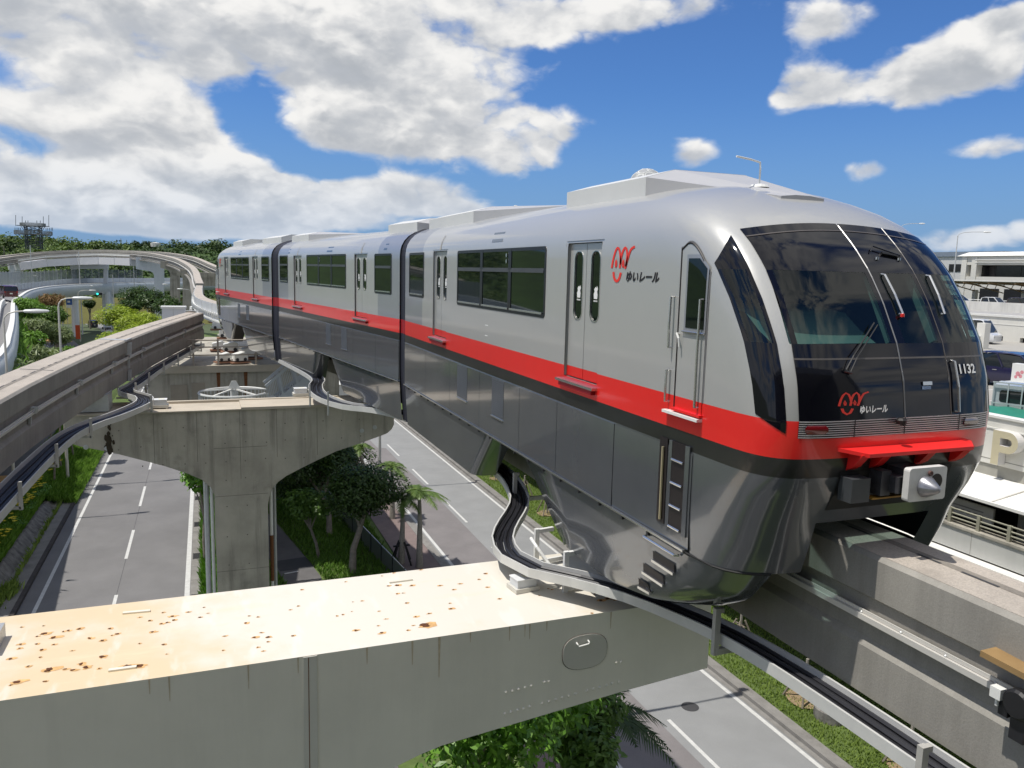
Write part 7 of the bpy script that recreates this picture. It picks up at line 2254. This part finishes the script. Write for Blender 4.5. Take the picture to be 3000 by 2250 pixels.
# saplings with stakes on the right lawn
for k, (px, py, lab) in enumerate(((2165, 1895, 'staked sapling right of the end of the crossbeam'), (2355, 2048, 'staked sapling in the lower right lawn'), (2660, 2250, 'staked sapling at the bottom edge of the picture'), (1412, 1365, 'farthest staked sapling, under the bogie gap'), (1462, 1402, 'staked sapling second from the far end'), (1535, 1458, 'staked sapling beside the tray hanger'), (1603, 1505, 'staked sapling just behind the front bogie skirt'))):
    q = at(px, py, z=.15)
    stake_frame(lab, (q.x, q.y, .15))
q = at(2435, 2100, z=.15)
b = MB(); b.lathe((q.x, q.y, .1), [(.62, 0), (.62, .42), (.55, .45), (.55, .36), (.0, .36)], 24); tag(b.build('manhole_shaft', M_STONE), 'round concrete manhole shaft with brown lid on the right lawn', 'manhole')
b = MB(); b.lathe((q.x, q.y, .47), [(.54, 0), (.54, .03), (.0, .04)], 24); b.build('cover', mat('lid_brown', (.16, .12, .10), .8), bpy.data.objects['manhole_shaft'])


def blades(name, pts, h, m, w=.03, seed=0, parent=None, bend=.5):
    """grass blades: one bent triangle each"""
    rng = np.random.default_rng(seed)
    P = np.array(pts)
    n = len(P)
    a = rng.random(n) * 2 * np.pi
    hh = h * (.5 + rng.random(n))
    d = np.stack([np.cos(a), np.sin(a), np.zeros(n)], 1)
    s = np.stack([-np.sin(a), np.cos(a), np.zeros(n)], 1)
    ww = w * (.6 + .8 * rng.random(n))[:, None]
    b0 = P - s * ww; b1 = P + s * ww
    m1 = P + d * (hh * bend * .25)[:, None] + np.array([0, 0, 1]) * (hh * .6)[:, None] + s * ww * .7
    tip = P + d * (hh * bend)[:, None] + np.array([0, 0, 1]) * hh[:, None]
    V = np.stack([b0, b1, m1, tip], 1).reshape(-1, 3)
    return tag(leaf_object(name, V, m, parent), kind='stuff')


rng = np.random.default_rng(5)
# right lawn: mown grass
n = 60000
y = 14 + 62 * rng.random(n) ** 1.5
blades('grass', np.stack([19.5 + 5.0 * rng.random(n), y, .13 + 0 * y], 1), .10, M_GRASS, .022, 1)
# median grass in the shade and at the column foot
n = 45000
xx = -.35 + 9.6 * rng.random(n); yy = 24 + 42 * rng.random(n)
inpath = (xx > 3.45 - (yy - 40) * .17 - .1) & (xx < 5.25 - (yy - 40) * .15 + .1) & (yy > 30)
k_ = ~inpath
blades('grass', np.stack([xx[k_], yy[k_], 0 * yy[k_] + .05], 1), .28, leaf_mat('rank_grass', (.05, .12, .014), (.17, .30, .05), .25, .55), .03, 2)
n = 9000
blades('grass', np.stack([-.35 + .9 * rng.random(n) ** 1.3 - .15, 28 + 30 * rng.random(n), 0 * rng.random(n) + .05], 1), .42, L_BRIGHT, .03, 3)
# left bank: tall grass with yellow flowers
n = 52000
xx = -12.3 + 2.2 * rng.random(n); yy = 36 + 55 * rng.random(n) ** 1.15
e = (yy > 58); xx = np.where(e, -12.2 + 3.9 * rng.random(n), xx)
zz = np.interp(xx, [-12.4, -11.6, -10.6, -9.95, -8.3], [1.08, 1.0, .75, .55, .1]) * np.where(e & (xx > -10.6), .7, 1)
blades('bank_grass', np.stack([xx, yy, zz], 1), .42, leaf_mat('bank_grass_leaf', (.07, .16, .016), (.22, .38, .06), .3, .55), .032, 4)
lc = leafcloud([(-11.1 + rng.uniform(-.7, .7), y_, 1.0, .55, .7, .34) for y_ in np.arange(37, 60, .55)], 14000, .13, .6, up=.8, seed=77)
tag(leaf_object('ground_cover', lc, L_BRIGHT), kind='stuff')
fl_ = []
for c in range(34):
    cy = 40 + 24 * rng.random(); cx_ = -10.5 - 1.4 * rng.random()
    for k in range(int(rng.integers(3, 11))):
        fl_.append((cx_ + rng.normal() * .28, cy + rng.normal() * .7, 1.42 + rng.random() * .2))
fp = np.array(fl_)
V = []
for p in fp:
    for k in range(5):
        a = 2 * math.pi * k / 5 + p[0] * 9
        d = np.array([math.cos(a), math.sin(a), .35]); s = np.array([-math.sin(a), math.cos(a), 0])
        V += [p, p + d * .09 + s * .06, p + d * .14, p + d * .09 - s * .06]
tag(leaf_object('yellow_flowers', np.array(V), leaf_mat('petal_yellow', (.62, .48, .02), (.80, .68, .06), .2, .6)), kind='stuff')
# weeds in the roadside ledge
wd = [(-9.3 + .15 * rng.random(), 30 + 28 * rng.random() ** .8, .14) for k in range(600)]
wd += [(-9.2 + .35 * rng.normal() * .5, 42.5 + .5 * rng.normal(), .14) for k in range(500)]
blades('ledge_weeds', np.array(wd), .3, M_GRASS, .025, 9)

# ------------------------------------------------------------------ left embankment and shrubs
emb = []
for i in range(0, N_):
    p = INr[i]
    if p.y < 40 or p.y > 175: continue
    k = min(range(len(SRP)), key=lambda j: abs(SRP[j].y - p.y))
    s_ = frames(SRP)[k]; e_ = s_[0] - s_[1] * 5.8
    row = []
    for t in (0, .18, .4, .65, .85, 1):
        q = Vector((p.x + .4, p.y, p.z - 1.9)).lerp(Vector((e_.x, e_.y, e_.z + .02)), t)
        q.z = (p.z - 1.9) + (e_.z - p.z + 1.9) * (t ** .75)
        row.append(q)
    emb.append(row)
b = MB(); b.grid(emb); struct(b.build('embankment', M_TURF, smooth=True))
def bank_z(x, y):
    r = min(emb, key=lambda r: abs(r[0].y - y))
    xs_ = [q.x for q in r]; return float(np.interp(x, xs_, [q.z for q in r]))
pts = []
for i in range(26000):
    r = emb[int(rng.integers(0, len(emb)))]; t = rng.random() * 4.99; j = int(t)
    q = r[j].lerp(r[j + 1], t - j); pts.append((q.x + rng.normal() * .3, q.y + rng.normal() * 1.2, q.z))
blades('bank_grass', np.array(pts), .7, L_GRASSY, .09, 14)
shr = [(75, 905, 112, 3.0, L_GRASSY, 'grassy green bush at the top of the bank beside the ramp', .35), (140, 925, 118, 3.0, L_MID, 'round leafy shrub right of the top bush', .35), (105, 965, 105, 2.8, L_BAMB, 'olive feathery shrub in the middle of the bank', .6), (170, 985, 112, 2.7, L_BAMB, 'feathery shrub by the lamp among the shrubs', .6), (60, 1000, 88, 2.6, L_GRASSY, 'bright grassy clump next to the ramp parapet', .4),
       (85, 1050, 82, 2.9, L_BAMB, 'bamboo-like arching clump left of centre on the bank', .75), (150, 1050, 92, 2.6, L_BAMB, 'bamboo-like clump below the lamp among the shrubs', .7), (40, 1090, 72, 2.4, L_BAMB, 'arching bamboo clump around the nearest lamp pole', .7), (105, 1100, 70, 2.0, L_MID, 'dark leafy clump just above the left beam', .4), (190, 1040, 105, 2.2, L_GRASSY, 'green grassy hump at the road edge', .4), (-20, 1100, 64, 2.6, L_BAMB, 'bamboo clump at the left picture edge', .7), (15, 1140, 60, 1.8, L_MID, 'leafy clump in the left corner above the beam', .35)]
for k, (px, py, Y, R, m_, lab, s_) in enumerate(shr):
    q = at(px, py, Y=Y)
    R *= .8
    t = shrub(lab, (q.x, q.y, q.z), R, m_, 2600 if m_ is L_BAMB else 3000, s_, .75, 100 + k, .16 if m_ is L_BAMB else .4, 'shrubs on the left bank')
q = at(160, 885, Y=125)
dp = thing('dead_palm', 'withered brown palm top among the shrubs on the bank', 'palm', (q.x, q.y, 2))
b = MB(); b.tube([(q.x, q.y, 1), (q.x, q.y, q.z)], [.25, .2], 7); b.build('trunk', M_BARK, dp)
leaf_object('dry_fronds', leafcloud(lumpy((q.x, q.y, q.z), 1.9, 7, .8, 5), 900, .8, .14, up=.1, jitter=.9, seed=5), L_DEAD, dp)
yl = [(345, 935, 128, 3.0, 'yellow green tree farthest along the road'), (385, 965, 112, 2.9, 'brightest yellow green tree in the middle of the row'), (425, 1000, 100, 2.8, 'yellow green tree beside the white cabinets'), (345, 1010, 104, 2.7, 'yellow green tree in front of the white hatchback'), (300, 1045, 92, 2.2, 'low yellow green tree over the beam top'), (430, 950, 125, 2.6, 'yellow green tree at the right end of the row')]
for k, (px, py, Y, R, lab) in enumerate(yl):
    q = at(px, py, Y=Y)
    tree(lab, (q.x, q.y, 0), q.z + R * .55, R, L_YELLOW, 3600, .36, 11, .62, .13, 140 + k, group='yellow green trees by the road', aspect=.4)
hd2 = [(240, 1080, 74, 1.1), (205, 1100, 70, 1.0), (170, 1115, 66, .9), (275, 1068, 80, 1.2), (140, 1128, 62, .8)]
for k, (px, py, Y, R) in enumerate(hd2):
    q = at(px, py, Y=Y)
    tree(['small yellow green tree just over the beam, third from left', 'small yellow green tree over the beam, second from left', 'small yellow green tree over the beam near its clamp', 'small yellow green tree over the beam, rightmost of the low row', 'leftmost small yellow green tree over the beam'][k], (q.x, q.y, 0), q.z + R * .7, R, L_YELLOW if k != 2 else L_BRIGHT, 1500, .26, 7, .8, .07, 160 + k, group='low trees peeping over the left beam')
dk = [(400, 868, 176, 4.2, 'spreading dark tree under the ramp parapet'), (450, 880, 168, 3.8, 'dark tree in front of the white hammerhead pier'), (375, 900, 165, 2.6, 'small dark tree left of the white hammerhead pier'), (500, 905, 150, 3.2, 'dark tree between the concrete viaduct piers'), (545, 900, 160, 3.0, 'dark tree behind the nearest viaduct pier'), (160, 875, 200, 2.0, 'small dark tree below the ramp at left'), (262, 890, 215, 1.8, 'round bush before the olive grass bank')]
for k, (px, py, Y, R, lab) in enumerate(dk):
    q = at(px, py, Y=Y)
    tree(lab, (q.x, q.y, 0), max(2.5, q.z + R * .4), R, L_DARK, 3000, .45, 10, .6, .2, 180 + k, group='dark trees around the ramp', aspect=.5)
tag(leaf_object('roadside_hedge', leafcloud([(*at(px, 995, Y=70 + px * .03).xy, 2.0 + .5 * math.sin(px), 1.6, 1.6, 1.6) for px in range(480, 640, 18)], 7000, .3, .45, seed=9), L_DARK), kind='stuff')

# ------------------------------------------------------------------ forest on the hills
rng = np.random.default_rng(21)
def forest(name, n, m, cond, size, seed, y0=255, y1=470):
    rr = np.random.default_rng(seed)
    L = []
    while len(L) < n:
        y = y0 + (y1 - y0) * rr.random(); px = rr.uniform(-200, 1200)
        x = (px - 597) / FPX * y
        if not cond(px, y, rr): continue
        r = rr.uniform(1.6, 3.4)
        L.append((x, y, hill_h(x, y) + r * .35, r, r, r * rr.uniform(.6, 1.0)))
    tag(leaf_object(name, leafcloud(L, n * 26, size, .6, up=.6, seed=seed), m), kind='stuff')
forest('forest', 1500, L_FAR, lambda px, y, r: (px > 330 and r.random() < .95) or (px < 60 and r.random() < .35) or r.random() < .12, 1.5, 31)
forest('scrub', 1100, L_FARL, lambda px, y, r: px < 420, 1.2, 32)
for k, (px, p0, p1, Y, w) in enumerate(((187, 702, 722, 380, 1.6), (232, 711, 722, 385, 1.5), (252, 716, 724, 385, 1.4), (270, 714, 724, 380, 3.6), (545, 707, 722, 420, 2.6), (627, 714, 724, 420, 3.4), (400, 717, 724, 420, 4.0), (430, 716, 724, 420, 4.0), (12, 705, 730, 300, 6.0))):
    T = at(px, p0, Y=Y); B = at(px, p1 + 4, Y=Y)
    lab = ['tall dark cypress on the skyline', 'pointed conifer right of the cypress', 'small dark conifer on the skyline', 'loose crowned tree on the skyline', 'spiky tree beside a mast on the right ridge', 'bushy tree on the ridge at the train tail', 'round tree on the wooded ridge, left one', 'round tree on the wooded ridge, right one', 'dark tree mass at the left picture edge'][k]
    t = thing('skyline_tree', lab, 'tree', (B.x, B.y, B.z - 2))
    hgt = T.z - B.z
    if k < 3 or k == 4:
        L = [(B.x, B.y, B.z + hgt * u, w * (1.05 - u), w * (1.05 - u), hgt * .18) for u in np.linspace(0, 1, 6)]
    else:
        L = lumpy((B.x, B.y, B.z + hgt * .45), max(w, hgt * .5), 7, .8, k)
    b = MB(); b.tube([(B.x, B.y, B.z - 4), (B.x, B.y, B.z + hgt * .5)], [.3, .2], 5); b.build('trunk', M_BARK, t)
    leaf_object('crown', leafcloud(L, 500, .9, .6, seed=300 + k), L_FAR, t)
